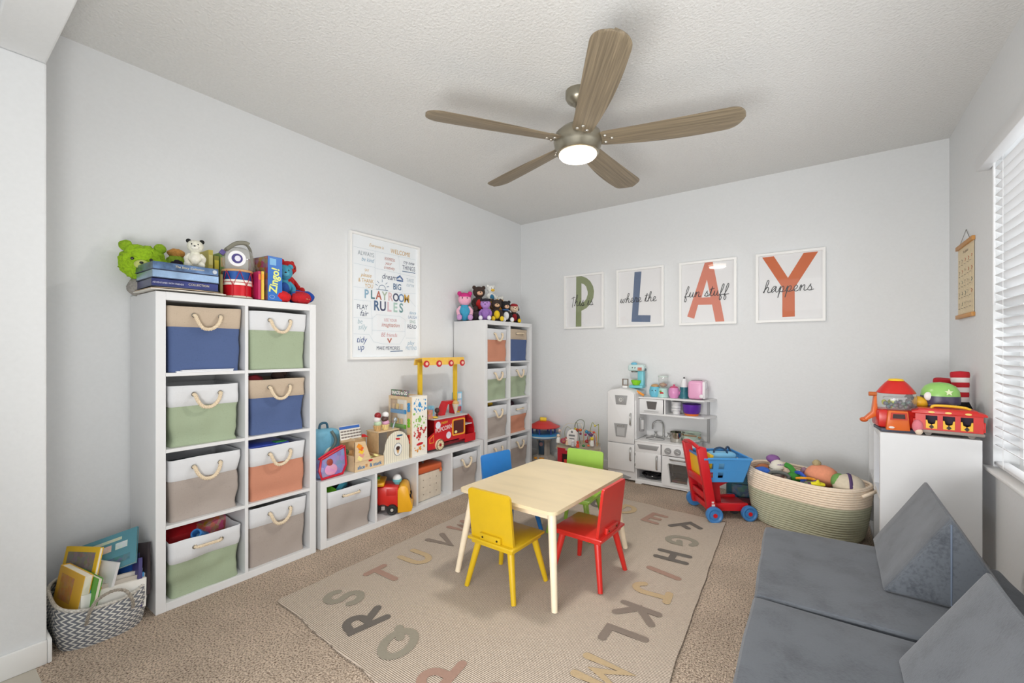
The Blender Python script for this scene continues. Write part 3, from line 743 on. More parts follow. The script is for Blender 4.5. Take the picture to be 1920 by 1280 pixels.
# ================================================================ WALL PICTURES
def box_frame(t, w, h, fw, d, m, back=None, dz=0.0):
    """frame in XZ plane, wall behind at y=0, front at y=-d, four joined sides"""
    M().frame([(-w / 2, -h / 2), (w / 2, -h / 2), (w / 2, h / 2), (-w / 2, h / 2)], [(-w / 2 + fw, -h / 2 + fw), (w / 2 - fw, -h / 2 + fw), (w / 2 - fw, h / 2 - fw), (-w / 2 + fw, h / 2 - fw)], -d, -0.001).build('frame', m, t, smooth=False)
framem = mat((246, 246, 244), 0.3)
paperm = mat((234, 234, 235), 0.6)
inkm = mat((38, 38, 40), 0.6)
CUR = {
 'a': (0.92, [[(0, .1), (.55, .92), (.3, .98), (.08, .45), (.2, .04), (.5, .4), (.62, .95), (.58, .3), (.7, .03), (.92, .15)]]),
 'e': (0.72, [[(0, .15), (.35, .42), (.48, .8), (.3, 1), (.1, .55), (.2, .1), (.45, .02), (.72, .2)]]),
 'f': (0.66, [[(0, .1), (.35, 1.0), (.52, 1.9), (.38, 2.15), (.22, 1.5), (.12, .2), (.06, -.6), (.2, -.85), (.34, -.4), (.2, .1), (.66, .2)]]),
 'h': (0.9, [[(0, .1), (.4, 1.2), (.5, 2.0), (.34, 2.1), (.2, 1.2), (.08, 0), (.16, .45), (.42, .95), (.58, .8), (.54, .2), (.66, .02), (.9, .15)]]),
 'i': (0.55, [[(0, .1), (.28, .95), (.22, .2), (.34, .02), (.55, .15)], [(.34, 1.32), (.37, 1.36)]]),
 'n': (0.9, [[(0, .3), (.14, .95), (.2, .8), (.12, 0), (.22, .55), (.48, .95), (.6, .8), (.55, .2), (.68, .02), (.9, .15)]]),
 'p': (0.86, [[(0, .2), (.2, .98), (.14, .2), (.05, -.95), (.14, -.2), (.3, .8), (.55, .95), (.62, .5), (.42, .05), (.25, .15), (.5, .02), (.86, .2)]]),
 'r': (0.7, [[(0, .1), (.22, .95), (.27, 1.12), (.34, .92), (.55, .85), (.46, .3), (.54, .03), (.7, .15)]]),
 's': (0.72, [[(0, .1), (.36, 1.05), (.33, .8), (.52, .32), (.36, .02), (.12, .1), (.45, .02), (.72, .15)]]),
 't': (0.56, [[(0, .1), (.34, 1.8), (.24, .9), (.2, .2), (.32, .02), (.56, .15)], [(.0, 1.28), (.62, 1.42)]]),
 'T': (0.62, [[(.34, 1.75), (.26, .9), (.2, -.2)], [(-.1, 1.45), (.3, 1.75), (.66, 1.68)]]),
 'u': (0.9, [[(0, .15), (.18, .95), (.14, .3), (.28, .02), (.52, .4), (.62, .95), (.57, .25), (.68, .02), (.9, .15)]]),
 'w': (1.05, [[(0, .15), (.15, .95), (.13, .3), (.27, .02), (.46, .4), (.52, .9), (.49, .3), (.62, .02), (.82, .4), (.86, .95), (1.05, .8)]]),
 ' ': (0.55, [])}
def cursive(word, w, shear=0.25):
    x = 0; out = []
    for ch in word:
        adv, ls = CUR[ch]
        for l in ls:
            pts = [(x + px, py) for px, py in l]
            sp = spline([(a, b, 0) for a, b in pts], 5); out.append([(p.x, p.y) for p in sp])
        x += adv
    return out, x
PIC = {
 'P': ([[(0.303, 0.966), (0.434, 0.967), (0.56, 0.93), (0.66, 0.86), (0.73, 0.76), (0.752, 0.666), (0.735, 0.55), (0.667, 0.451), (0.56, 0.37), (0.434, 0.327), (0.434, 0.469), (0.50, 0.49), (0.56, 0.54), (0.595, 0.62), (0.595, 0.67), (0.556, 0.767), (0.50, 0.815), (0.437, 0.835)],
        [(0.303, 0.966), (0.437, 0.966), (0.434, 0.037), (0.289, 0.037)]], (140, 150, 112), 'This is', 0.18, 0.42, 0.77),
 'L': ([[(0.385, 0.941), (0.532, 0.937), (0.462, 0.197), (0.724, 0.185), (0.716, 0.07), (0.318, 0.087)]], (100, 116, 144), 'where the', 0.07, 0.42, 0.88),
 'A': ([[(0.457, 0.969), (0.595, 0.967), (0.592, 0.696), (0.492, 0.696), (0.397, 0.425), (0.337, 0.314), (0.267, 0.097), (0.14, 0.137)], [(0.595, 0.967), (0.794, 0.041), (0.643, 0.039), (0.49, 0.72)],
        [(0.39, 0.425), (0.56, 0.424), (0.59, 0.307), (0.337, 0.314)]], (214, 130, 108), 'fun stuff', 0.09, 0.44, 0.90),
 'Y': ([[(0.094, 0.952), (0.27, 0.953), (0.478, 0.625), (0.574, 0.478), (0.576, 0.073), (0.396, 0.071), (0.396, 0.491)], [(0.478, 0.625), (0.7, 0.955), (0.9, 0.954), (0.574, 0.478), (0.42, 0.49)]], (204, 104, 58), 'happens', 0.11, 0.43, 0.87)}
glz = glass((255, 255, 255), 0.0, 0.02)
for ch, x0, x1 in (('P', -2.268, -1.817), ('L', -1.679, -1.219), ('A', -1.079, -0.610), ('Y', -0.466, 0.004)):
    w, h = x1 - x0, 0.565
    nm = {'P': 'green letter P, leftmost', 'L': 'slate blue letter L, second', 'A': 'salmon letter A, third', 'Y': 'rust orange letter Y, rightmost'}[ch]
    t = thing('framed_print', 'white framed print of a %s on the back wall' % nm, 'picture', ((x0 + x1) / 2, WALL_B, 1.708), 0, 'four framed letter prints')
    box_frame(t, w, h, 0.019, 0.030, framem)
    M().box((0, -0.006, 0), (w - 0.03, 0.008, h - 0.03)).build('print_paper', paperm, t, smooth=False)
    polys, col, word, u0, v0, u1 = PIC[ch]
    wi, hi = w - 0.032, h - 0.032
    P = lambda u, v: ((u - 0.5) * w, (v - 0.5) * h)
    m = M()
    for k, pl in enumerate(polys): m.bm.faces.new([m.bm.verts.new((P(*q)[0], -0.0106 - k * 0.0003, P(*q)[1])) for q in pl])
    if ch == 'P': m.bm.clear() ; [m.bm.faces.new([m.bm.verts.new((P(*q)[0], -0.0106 - k * 0.0003, P(*q)[1])) for q in pl]) for k, pl in enumerate(polys)]
    m.build('printed_letter', mat(col, 0.6), t, smooth=False)
    ls, tw = cursive(word, 1)
    s = (u1 - u0) * w / (tw + 0.3); x, z = P(u0, v0)
    M().strokes(ls, 0.0052, origin=(x, z), sc=(s, s * (0.82 if ch != 'P' else 1.0)), shear=0.10).build('script_lettering', inkm, t, (0, -0.0122, 0), (PI / 2, 0, 0), smooth=False)
    M().quad((-w/2+.015, -0.016, -h/2+.015), (w/2-.015, -0.016, -h/2+.015), (w/2-.015, -0.016, h/2-.015), (-w/2+.015, -0.016, h/2-.015)).build('glazing', glz, t, smooth=False)

# ---- playroom rules poster on the left wall
t = thing('framed_poster', 'large white framed playroom rules poster above the low shelf', 'poster', (WALL_L, 2.237, 1.603), H2)
w, h = 0.676, 0.945
box_frame(t, w, h, 0.016, 0.03, framem)
M().box((0, -0.006, 0), (w - 0.03, 0.008, h - 0.03)).build('print_paper', mat((243, 248, 252), 0.55), t, smooth=False)
M().quad((-w/2+.015, -0.018, -h/2+.015), (w/2-.015, -0.018, -h/2+.015), (w/2-.015, -0.018, h/2-.015), (-w/2+.015, -0.018, h/2-.015)).build('glazing', glz, t, smooth=False)
navy, gold, grey, pink, rust, lblue, teal, mgreen = (62, 72, 104), (206, 162, 72), (150, 160, 170), (208, 150, 156), (186, 104, 84), (140, 178, 204), (116, 158, 160), (150, 184, 176)
def pt(s, u, v, size, col, sx=0.8, sh=0.0, bold=0.0):
    text(s, t, mat(col, 0.6), size, ((u - 0.5) * w, -0.0108, (0.5 - v) * h), sx=sx, shear=sh, bold=bold)
pt('Everyone is', 0.36, 0.075, 0.034, gold, 0.85, 0.3); pt('WELCOME', 0.71, 0.085, 0.052, gold, 0.8, 0.05, 0.0)
pt('ALWAYS', 0.22, 0.155, 0.046, grey); pt('be kind', 0.24, 0.20, 0.044, lblue, 0.85, 0.3)
pt('EXPRESS', 0.55, 0.16, 0.034, rust, 0.8); pt('your', 0.53, 0.195, 0.036, rust, 0.9, 0.3); pt('creativity', 0.54, 0.232, 0.036, rust, 0.8, 0.3)
pt('try new', 0.84, 0.155, 0.042, navy, 0.9, 0.3); pt('THINGS', 0.84, 0.205, 0.052, navy, 0.75, 0.0, 0.0)
pt('SAY', 0.23, 0.285, 0.028, gold, 0.8); pt('please', 0.22, 0.325, 0.042, gold, 0.9, 0.3); pt('& THANK', 0.22, 0.37, 0.042, gold, 0.75); pt('YOU', 0.26, 0.41, 0.044, gold, 0.8)
pt('dream', 0.54, 0.31, 0.062, navy, 0.9, 0.25); pt('BIG', 0.66, 0.385, 0.07, (70, 106, 146), 0.8, 0, 0.001)
pt('TAKE', 0.86, 0.31, 0.042, (176, 194, 208)); pt('turns', 0.86, 0.35, 0.044, (176, 194, 208), 0.9, 0.3)
cols = [lblue, (80, 130, 140), rust, (176, 190, 170), (226, 190, 190), navy, (112, 146, 186), gold]
for i, ch in enumerate('PLAYROOM'):
    pt(ch, 0.225 + i * 0.083, 0.478, 0.092, cols[i], 0.85, 0, 0.0022)
for i, ch in enumerate('RULES'):
    pt(ch, 0.36 + i * 0.09, 0.565, 0.105, [(70, 106, 146), navy, (222, 190, 200), (176, 206, 196), teal][i], 0.85, 0, 0.0028)
pt('PLAY', 0.17, 0.585, 0.052, navy); pt('fair', 0.19, 0.635, 0.06, navy, 0.9, 0.3)
pt('be', 0.14, 0.70, 0.05, (170, 196, 206), 0.9, 0.2); pt('silly', 0.17, 0.745, 0.056, (170, 196, 206), 0.9, 0.3)
pt('USE YOUR', 0.56, 0.675, 0.034, pink); pt('imagination', 0.56, 0.715, 0.046, rust, 0.85, 0.3)
pt('dance', 0.9, 0.595, 0.038, lblue, 0.85, 0.3); pt('LAUGH', 0.9, 0.635, 0.036, (112, 146, 186), 0.8); pt('SING', 0.9, 0.675, 0.036, mgreen, 0.8); pt('READ', 0.89, 0.72, 0.048, navy, 0.85)
pt('BE friends', 0.54, 0.80, 0.046, pink, 0.85, 0.2)
pt('tidy', 0.16, 0.845, 0.066, (60, 90, 150), 0.9, 0.25); pt('up', 0.15, 0.905, 0.066, (60, 90, 150), 0.9, 0.2)
pt('MAKE MEMORIES', 0.53, 0.912, 0.042, navy, 0.72)
pt('play', 0.87, 0.865, 0.05, (160, 190, 214), 0.9, 0.3); pt('PRETEND', 0.88, 0.912, 0.04, (160, 190, 214), 0.72)
def uv(u, v): return ((u - 0.5) * w, (0.5 - v) * h)
ln = M()
lines = []
for pts in ([(0.06, 0.115), (0.95, 0.115)], [(0.34, 0.115), (0.34, 0.42)], [(0.68, 0.115), (0.74, 0.42)], [(0.06, 0.245), (0.34, 0.25)], [(0.06, 0.43), (0.4, 0.43), (0.74, 0.43), (0.95, 0.42)], [(0.34, 0.255), (0.95, 0.27)],
            [(0.06, 0.53), (0.28, 0.53), (0.3, 0.67), (0.06, 0.67)], [(0.06, 0.80), (0.26, 0.80), (0.32, 0.86), (0.45, 0.875), (0.7, 0.875), (0.78, 0.8), (0.78, 0.66), (0.70, 0.635), (0.36, 0.635), (0.3, 0.67), (0.3, 0.8)],
            [(0.3, 0.765), (0.78, 0.765)], [(0.79, 0.82), (0.95, 0.82)], [(0.77, 0.43), (0.95, 0.54)]):
    lines.append([uv(*q) for q in pts])
M().strokes(lines, 0.0018).build('printed_lines', mat((198, 212, 222), 0.6), t, (0, -0.0106, 0), (PI / 2, 0, 0), smooth=False)
M().strokes([[uv(0.74, 0.238), uv(0.94, 0.236)], [uv(0.56, 0.938), uv(0.74, 0.934)]], 0.006).strokes([[uv(0.36, 0.425), uv(0.52, 0.425)], [uv(a_[0], a_[1]) for a_ in arc(0.44, 0.42, 0.05, -0.035, 0, 180, 8)]] + [[uv(0.44 + 0.07 * math.cos(a_), 0.41 - 0.05 * math.sin(a_)), uv(0.44 + 0.1 * math.cos(a_), 0.41 - 0.07 * math.sin(a_))] for a_ in (0.3, 0.8, 1.57, 2.3, 2.8)], 0.004).build('printed_sun', mat((70, 106, 146), 0.6), t, (0, -0.0106, 0), (PI / 2, 0, 0), smooth=False)
M().strokes([[uv(0.66, 0.305), uv(0.70, 0.285), uv(0.74, 0.31)], [uv(0.66, 0.325), uv(0.74, 0.325)]], 0.014).build('printed_cloud', mat((84, 112, 160), 0.6), t, (0, -0.0106, 0), (PI / 2, 0, 0), smooth=False)
M().strokes([[uv(0.52, 0.832), uv(0.545, 0.86), uv(0.57, 0.83)]], 0.011).build('printed_heart', mat(rust, 0.6), t, (0, -0.0106, 0), (PI / 2, 0, 0), smooth=False)

# ---- hanging scroll chart on the right wall
t = thing('wall_scroll', 'beige hanging chart with wooden rails on the right wall beside the window', 'wall chart', (WALL_R, 3.70, 1.62), -H2)
sw, sh_ = 0.375, 0.43
M().box((0, -0.004, 0), (sw - 0.02, 0.0016, sh_)).build('paper_sheet', mat((226, 208, 172), 0.7), t, smooth=False)
wd = mat((196, 140, 74), 0.5, kind='woodx', amt=0.12, scale=40)
for z in (sh_ / 2, -sh_ / 2): M().box((0, -0.008, z), (sw, 0.016, 0.024), bev=0.002).build('wooden_rail', wd, t)
M().tube([(-sw * 0.3, -0.008, sh_ / 2 + 0.012), (0, -0.002, sh_ / 2 + 0.085), (sw * 0.3, -0.008, sh_ / 2 + 0.012)], 0.0013, seg=5).build('hanging_cord', mat((120, 116, 108), 0.8), t)
text('The alphabet', t, mat((120, 96, 70), 0.6), 0.026, (0, -0.0052, 0.172), sx=0.9, shear=0.2)
pm = [mat((110, 96, 80), 0.6), mat((200, 120, 84), 0.6), mat((96, 110, 96), 0.6)]
rnd = random.Random(4); mk = [[], [], []]
for i in range(5):
    for j in range(5):
        x, z = -0.14 + i * 0.07, 0.12 - j * 0.066
        k = rnd.randrange(3)
        mk[k].append([(x - 0.012 + rnd.random() * 0.01, z + 0.012), (x + 0.012, z + rnd.random() * 0.01), (x - 0.006, z - 0.012 * rnd.random())]); mk[0].append([(x - 0.014, z - 0.022), (x + 0.014, z - 0.022)])
for k in range(3): M().strokes(mk[k], 0.0055 if k else 0.0032).build('printed_figures', pm[k], t, (0, -0.0052, 0), (PI / 2, 0, 0), smooth=False)

# ================================================================ PLAY COUCH
velvet = mat((96, 109, 126), 0.75, kind='noise', amt=0.16, scale=7, bump=0.0)
def velvet_mat():
    m = bpy.data.materials.new('velvet'); m.use_nodes = True
    nt = m.node_tree; b = nt.nodes['Principled BSDF']; N = nt.nodes.new; Lk = nt.links.new
    tc = N('ShaderNodeTexCoord')
    n1 = N('ShaderNodeTexNoise'); n1.inputs['Scale'].default_value = 9; n1.inputs['Detail'].default_value = 6; n1.inputs['Distortion'].default_value = 0.2
    mp = N('ShaderNodeMapping'); mp.inputs['Scale'].default_value = (90, 600, 90); n2 = N('ShaderNodeTexNoise'); n2.inputs['Scale'].default_value = 1; n2.inputs['Detail'].default_value = 3
    Lk(tc.outputs['Object'], n1.inputs['Vector']); Lk(tc.outputs['Object'], mp.inputs[0]); Lk(mp.outputs[0], n2.inputs['Vector'])
    a = N('ShaderNodeMath'); a.operation = 'MULTIPLY_ADD'; a.inputs[1].default_value = 0.9; Lk(n2.outputs[0], a.inputs[0]); Lk(n1.outputs[0], a.inputs[2])
    r = N('ShaderNodeValToRGB'); e = r.color_ramp.elements; e[0].position = 0.62; e[0].color = lin((66, 70, 77)); e[1].position = 1.25; e[1].color = lin((92, 97, 104))
    Lk(a.outputs[0], r.inputs[0]); Lk(r.outputs[0], b.inputs['Base Color'])
    b.inputs['Roughness'].default_value = 0.8; b.inputs['Sheen Weight'].default_value = 0.25; b.inputs['Sheen Roughness'].default_value = 0.4
    bp = N('ShaderNodeBump'); bp.inputs['Distance'].default_value = 0.0015; bp.inputs['Strength'].default_value = 0.5; Lk(a.outputs[0], bp.inputs['Height']); Lk(bp.outputs[0], b.inputs['Normal'])
    return m
velvet = velvet_mat()
def cushion(t, name, c, s, seed, wr=0.006):
    m = M(); b = bmesh.new(); bmesh.ops.create_cube(b, size=1); bmesh.ops.scale(b, vec=s, verts=b.verts)
    bmesh.ops.bevel(b, geom=list(b.edges), offset=0.022, segments=3, affect='EDGES', profile=0.6)
    big = [f for f in b.faces if f.calc_area() > 0.02]
    es = {e for f in big for e in f.edges}
    bmesh.ops.subdivide_edges(b, edges=list(b.edges), cuts=10, use_grid_fill=True)
    for v in b.verts:
        p = v.co
        n = noise.noise(Vector((p.x * 3 + seed, p.y * 5, p.z * 3))) * wr
        # long soft crease near one edge
        v.co = p + p.normalized() * n
        if p.z > s[2] * 0.4:
            d = (p.y - s[1] * 0.30 + 0.12 * p.x) / 0.035
            v.co.z += 0.006 * math.exp(-d * d) * (0.4 + 0.6 * noise.noise(Vector((p.x * 3, seed, 0))) + 0.5)
    m.merge(b, c)
    return m.build(name, velvet, t, angle=1.3)
c1 = thing('play_couch_section', 'grey blue velvet foam couch section nearest the rope basket', 'couch', (0.187, 2.232, 0), R(3), 'play couch sections')
for k in range(2): cushion(c1, 'foam_cushion', (0, 0, 0.075 + k * 0.148), (0.845, 0.755, 0.150), 3 + k)
c2 = thing('play_couch_section', 'grey blue velvet foam couch section nearest the camera', 'couch', (0.205, 1.462, 0), R(1), 'play couch sections')
for k in range(2): cushion(c2, 'foam_cushion', (0, 0, 0.075 + k * 0.148), (0.83, 0.745, 0.150), 13 + k)
def wedge(label, loc, rz, half, hh, ln_, seed):
    t = thing('triangle_cushion', label, 'cushion', loc, rz, 'triangle cushions on the play couch')
    b = bmesh.new(); P = [(-half, 0), (half, 0), (0, hh)]
    a = [b.verts.new((x, -ln_ / 2, z)) for x, z in P]; c = [b.verts.new((x, ln_ / 2, z)) for x, z in P]
    b.faces.new(a); b.faces.new(c[::-1])
    for i in range(3): b.faces.new((a[(i + 1) % 3], a[i], c[i], c[(i + 1) % 3]))
    bmesh.ops.recalc_face_normals(b, faces=b.faces)
    bmesh.ops.bevel(b, geom=list(b.edges), offset=0.018, segments=3, affect='EDGES', profile=0.6)
    bmesh.ops.subdivide_edges(b, edges=list(b.edges), cuts=7, use_grid_fill=True)
    for v in b.verts:
        n = noise.noise(v.co * 5 + Vector((seed, 0, 0))) * 0.005; v.co += Vector((0, 0, 0.15)).lerp(v.co, 1).normalized() * n
        if v.co.z < 0: v.co.z = 0
    m = M(); m.merge(b); m.build('foam_wedge', velvet, t, angle=1.2)
    M().tube([(0, -ln_ / 2 - 0.0012, 0.012), (0, -ln_ / 2 - 0.0035, hh * 0.5), (0, -ln_ / 2 - 0.0012, hh - 0.022)], 0.0028, seg=6).build('seam', mat((104, 116, 134), 0.8), t)
    return t
wedge('grey blue velvet triangle cushion leaning by the white cube shelf', (0.362, 2.405, 0.299), R(-1), 0.185, 0.315, 0.56, 1)
wedge('grey blue velvet triangle cushion at the lower right corner', (0.357, 1.41, 0.299), R(1), 0.185, 0.315, 0.56, 7)

# ================================================================ ROPE BASKET WITH PLUSH TOYS
def rope_basket():
    cx_, cy_, rz = -0.105, 3.575, R(-22)
    t = thing('rope_basket', 'large oval coiled rope basket, cream above and green below, full of plush toys', 'basket', (cx_, cy_, 0), rz)
    cream = mat((236, 218, 196), 0.9, kind='noise', amt=0.06, scale=60); green = mat((184, 184, 158), 0.9, kind='noise', amt=0.06, scale=60)
    def wall(z0, z1, m, name, inner=False):
        seg = 72; pitch = 0.015; mm = M(); rings = []
        n = int(round((z1 - z0) / pitch)); steps = n * 4
        for i in range(steps + 1):
            f = i / steps; z = z0 + (z1 - z0) * f; ridge = abs(math.sin(PI * n * f)) * 0.006
            k = 0.88 + 0.12 * min(1, z / 0.3) ** 0.7
            if z < 0.03: k -= 0.03 * (1 - z / 0.03)
            row = []
            for j in range(seg):
                a = 2 * PI * j / seg
                e = 2.6; ca, sa = math.cos(a), math.sin(a)
                rr = (abs(ca) ** e + abs(sa) ** e) ** (-1 / e)
                w_ = noise.noise(Vector((ca * 1.5, sa * 1.5, z * 3))) * 0.014
                x = (0.355 * k + ridge + w_) * rr * ca; y = (0.225 * k + ridge + w_) * rr * sa
                dip = z / 0.345 * (0.022 * math.cos(a) ** 2 - 0.012 * max(0, ca))
                if inner: x *= 0.965; y *= 0.95
                row.append(mm.bm.verts.new((x, y, z + dip)))
            rings.append(row)
        for a, b in zip(rings, rings[1:]):
            for j in range(seg):
                q = (a[j], a[(j + 1) % seg], b[(j + 1) % seg], b[j]); mm.bm.faces.new(q[::-1] if inner else q)
        return mm, rings
    mm, r = wall(0.0, 0.225, green, 'x'); mm.bm.faces.new(r[0][::-1]); mm.build('lower_coils', green, t, angle=1.2)
    mm, r = wall(0.225, 0.345, cream, 'x'); mm.build('upper_coils', cream, t, angle=1.2)
    top = [v.co.copy() for v in []]
    mm, r = wall(0.16, 0.345, cream, 'x', True)
    mm.bm.faces.new(r[0]); rim = [v.co.copy() * 1.0 for v in r[-1]]
    mm.build('lining', cream, t, angle=1.2)
    M().tube([(p.x * 1.018, p.y * 1.025, p.z) for p in rim], 0.009, seg=8, closed=True).build('rim_coil', cream, t)
    for s in (-1, 1):
        M().tube(spline([(s * 0.345, -0.09, 0.315), (s * 0.372, -0.06, 0.335), (s * 0.378, 0, 0.338), (s * 0.372, 0.06, 0.335), (s * 0.345, 0.09, 0.315)], 4), 0.010, seg=8).build('handle', cream, t)
    return t
rope_basket()
def bpos(x, y, z):   # basket frame to room
    a = R(-22); return (-0.105 + x * math.cos(a) - y * math.sin(a), 3.575 + x * math.sin(a) + y * math.cos(a), z)
def plain(name, label, cat, m, mm, loc, rot=(0, 0, 0), group=None):
    o = m.build(name, mm, None, loc, rot); tag(o, label, cat, group); return o
G_ = 'plush toys in the rope basket'
t = thing('plush_toy', 'purple, white and dark green striped plush toy at the basket left end', 'plush toy', bpos(-0.20, 0.03, 0.335), 0, G_)
M().ball((0, 0, 0), (0.055, 0.06, 0.075)).shake(0.006, 20).build('body', mat((226, 220, 206), 0.95), t)
for z, c in ((0.045, (126, 96, 150)), (0.015, (70, 90, 60)), (-0.025, (70, 90, 60))): M().lathe([(0.05 - abs(z) * 0.3, z - 0.01), (0.063 - abs(z) * 0.35, z), (0.05 - abs(z) * 0.3, z + 0.01)], seg=24).build('stripe', mat(c, 0.9), t)
M().ball((-0.03, 0.03, 0.07), (0.045, 0.04, 0.03)).build('hood', mat((134, 92, 150), 0.9), t)
plain('plush_toy', 'small bright blue plush toy against the left rim of the rope basket', 'plush toy', M().ball((0, 0, 0), (0.06, 0.05, 0.045)).ball((0.03, -0.03, 0.01), 0.03).shake(0.006, 25), mat((52, 100, 190), 0.9), bpos(-0.235, -0.11, 0.325), group=G_)
plain('plush_toy', 'orange brown plush toy at the far left inside the rope basket', 'plush toy', M().ball((0, 0, 0), (0.05, 0.05, 0.04)).shake(0.006, 25), mat((176, 110, 72), 0.9), bpos(-0.285, -0.0, 0.325), group=G_)
plain('toy_ring', 'dark grey soft ring in the rope basket', 'toy', M().tube([(0.06 * math.cos(a * PI / 12), 0.04 * math.sin(a * PI / 12), 0) for a in range(24)], 0.012, seg=8, closed=True), mat((92, 96, 92), 0.6), bpos(-0.11, -0.13, 0.335), (0.5, 0, 0))
t = thing('plush_toy', 'green plush frog-like toy with long arms in the middle of the rope basket', 'plush toy', bpos(-0.04, -0.06, 0.335), 0, G_)
M().ball((0, 0, 0), (0.05, 0.045, 0.04)).shake(0.005, 25).build('body', mat((56, 130, 50), 0.9), t)
M().tube(spline([(0, 0, 0.02), (-0.03, 0.02, 0.06), (-0.06, 0.03, 0.07)], 5), 0.018).tube(spline([(0.02, -0.02, 0.0), (0.05, -0.06, 0.01), (0.04, -0.09, 0.02)], 5), 0.017).build('arms', mat((60, 140, 54), 0.9), t)
plain('plush_toy', 'purple and crimson plush toy behind the green one in the rope basket', 'plush toy', M().ball((0, 0, 0), (0.07, 0.045, 0.045)).ball((-0.05, 0, 0.02), 0.03).shake(0.008, 22), mat((140, 50, 96), 0.9, kind='patches', amt=0.3, scale=25), bpos(0.02, 0.06, 0.34), group=G_)
plain('plush_toy', 'cream plush toy with bear-like ears among the purple and green toys', 'plush toy', M().ball((0, 0, 0), (0.04, 0.035, 0.035)).ball((-0.025, 0, 0.03), 0.014).ball((0.025, 0, 0.03), 0.014), mat((214, 190, 170), 0.95), bpos(-0.10, -0.01, 0.345), group=G_)
t = thing('plush_toy', 'peach round plush toy with a tan topknot in the rope basket', 'plush toy', bpos(0.09, 0.01, 0.365), R(-20), G_)
M().ball((0, 0, 0), (0.100, 0.075, 0.072)).shake(0.004, 15).build('body', mat((228, 150, 118), 0.95, kind='fur', amt=0.05, scale=60), t)
M().ball((-0.03, 0, 0.078), (0.026, 0.024, 0.022)).shake(0.003, 30).build('topknot', mat((176, 160, 122), 0.95), t)
t = thing('plush_toy', 'oatmeal round plush toy with a dark purple band at the right end of the basket', 'plush toy', bpos(0.262, -0.045, 0.348), R(-10), G_)
M().ball((0, 0, 0), (0.085, 0.08, 0.078)).shake(0.004, 15).build('body', mat((214, 202, 180), 0.95, kind='fur', amt=0.05, scale=60), t)
M().lathe([(0.0795, -0.009), (0.0825, 0), (0.0795, 0.009)], rot=(0, H2, 0.3), seg=28).build('band', mat((84, 62, 104), 0.9), t)
M().ball((-0.05, 0.01, 0.02), (0.045, 0.06, 0.05)).build('green_cap', mat((110, 158, 84), 0.9), t)
t = thing('toy_star', 'bright yellow soft star on the front rim of the rope basket', 'toy', bpos(0.14, -0.165, 0.345), 0, None)
st = [(0.042 * (1 if k % 2 == 0 else 0.55) * math.cos(PI / 2 + k * PI / 5), 0.042 * (1 if k % 2 == 0 else 0.55) * math.sin(PI / 2 + k * PI / 5)) for k in range(10)]
M().prism(st, -0.014, 0.014, bev=0.006).build('star_body', mat((232, 220, 40), 0.8), t, (0, 0, 0), (0.4, 0, 0.2))
plain('plush_snake', 'orange and white soft cord curling on the basket toys', 'plush toy', M().tube(spline([(-0.06, 0.01, 0), (-0.02, -0.02, 0.015), (0.03, 0.01, 0.01), (0.07, -0.03, 0.0)], 6), 0.008), mat((232, 156, 40), 0.8), bpos(0.06, -0.12, 0.35))
plain('plush_snake', 'blue soft cord curling down beside the green plush toy', 'plush toy', M().tube(spline([(-0.04, 0.05, 0.02), (-0.01, 0.0, 0.035), (0.02, -0.03, 0.01), (0.0, -0.06, 0.0)], 6), 0.012), mat((46, 84, 180), 0.8), bpos(0.015, -0.09, 0.345))
plain('plush_toy', 'tan and navy plush toy under the orange cord in the basket', 'plush toy', M().ball((0, 0, 0), (0.06, 0.05, 0.035)).ball((0.04, 0, 0.02), 0.025).shake(0.006, 25), mat((92, 70, 80), 0.9, kind='patches', amt=0.4, scale=30), bpos(0.07, -0.12, 0.315), group=G_)
plain('plush_toy', 'wide dark plush toy filling the bottom middle of the rope basket', 'plush toy', M().ball((0, 0, 0), (0.22, 0.12, 0.05)).shake(0.02, 9), mat((120, 90, 84), 0.9, kind='patches', amt=0.6, scale=14), bpos(0.0, 0.0, 0.262), group=G_)

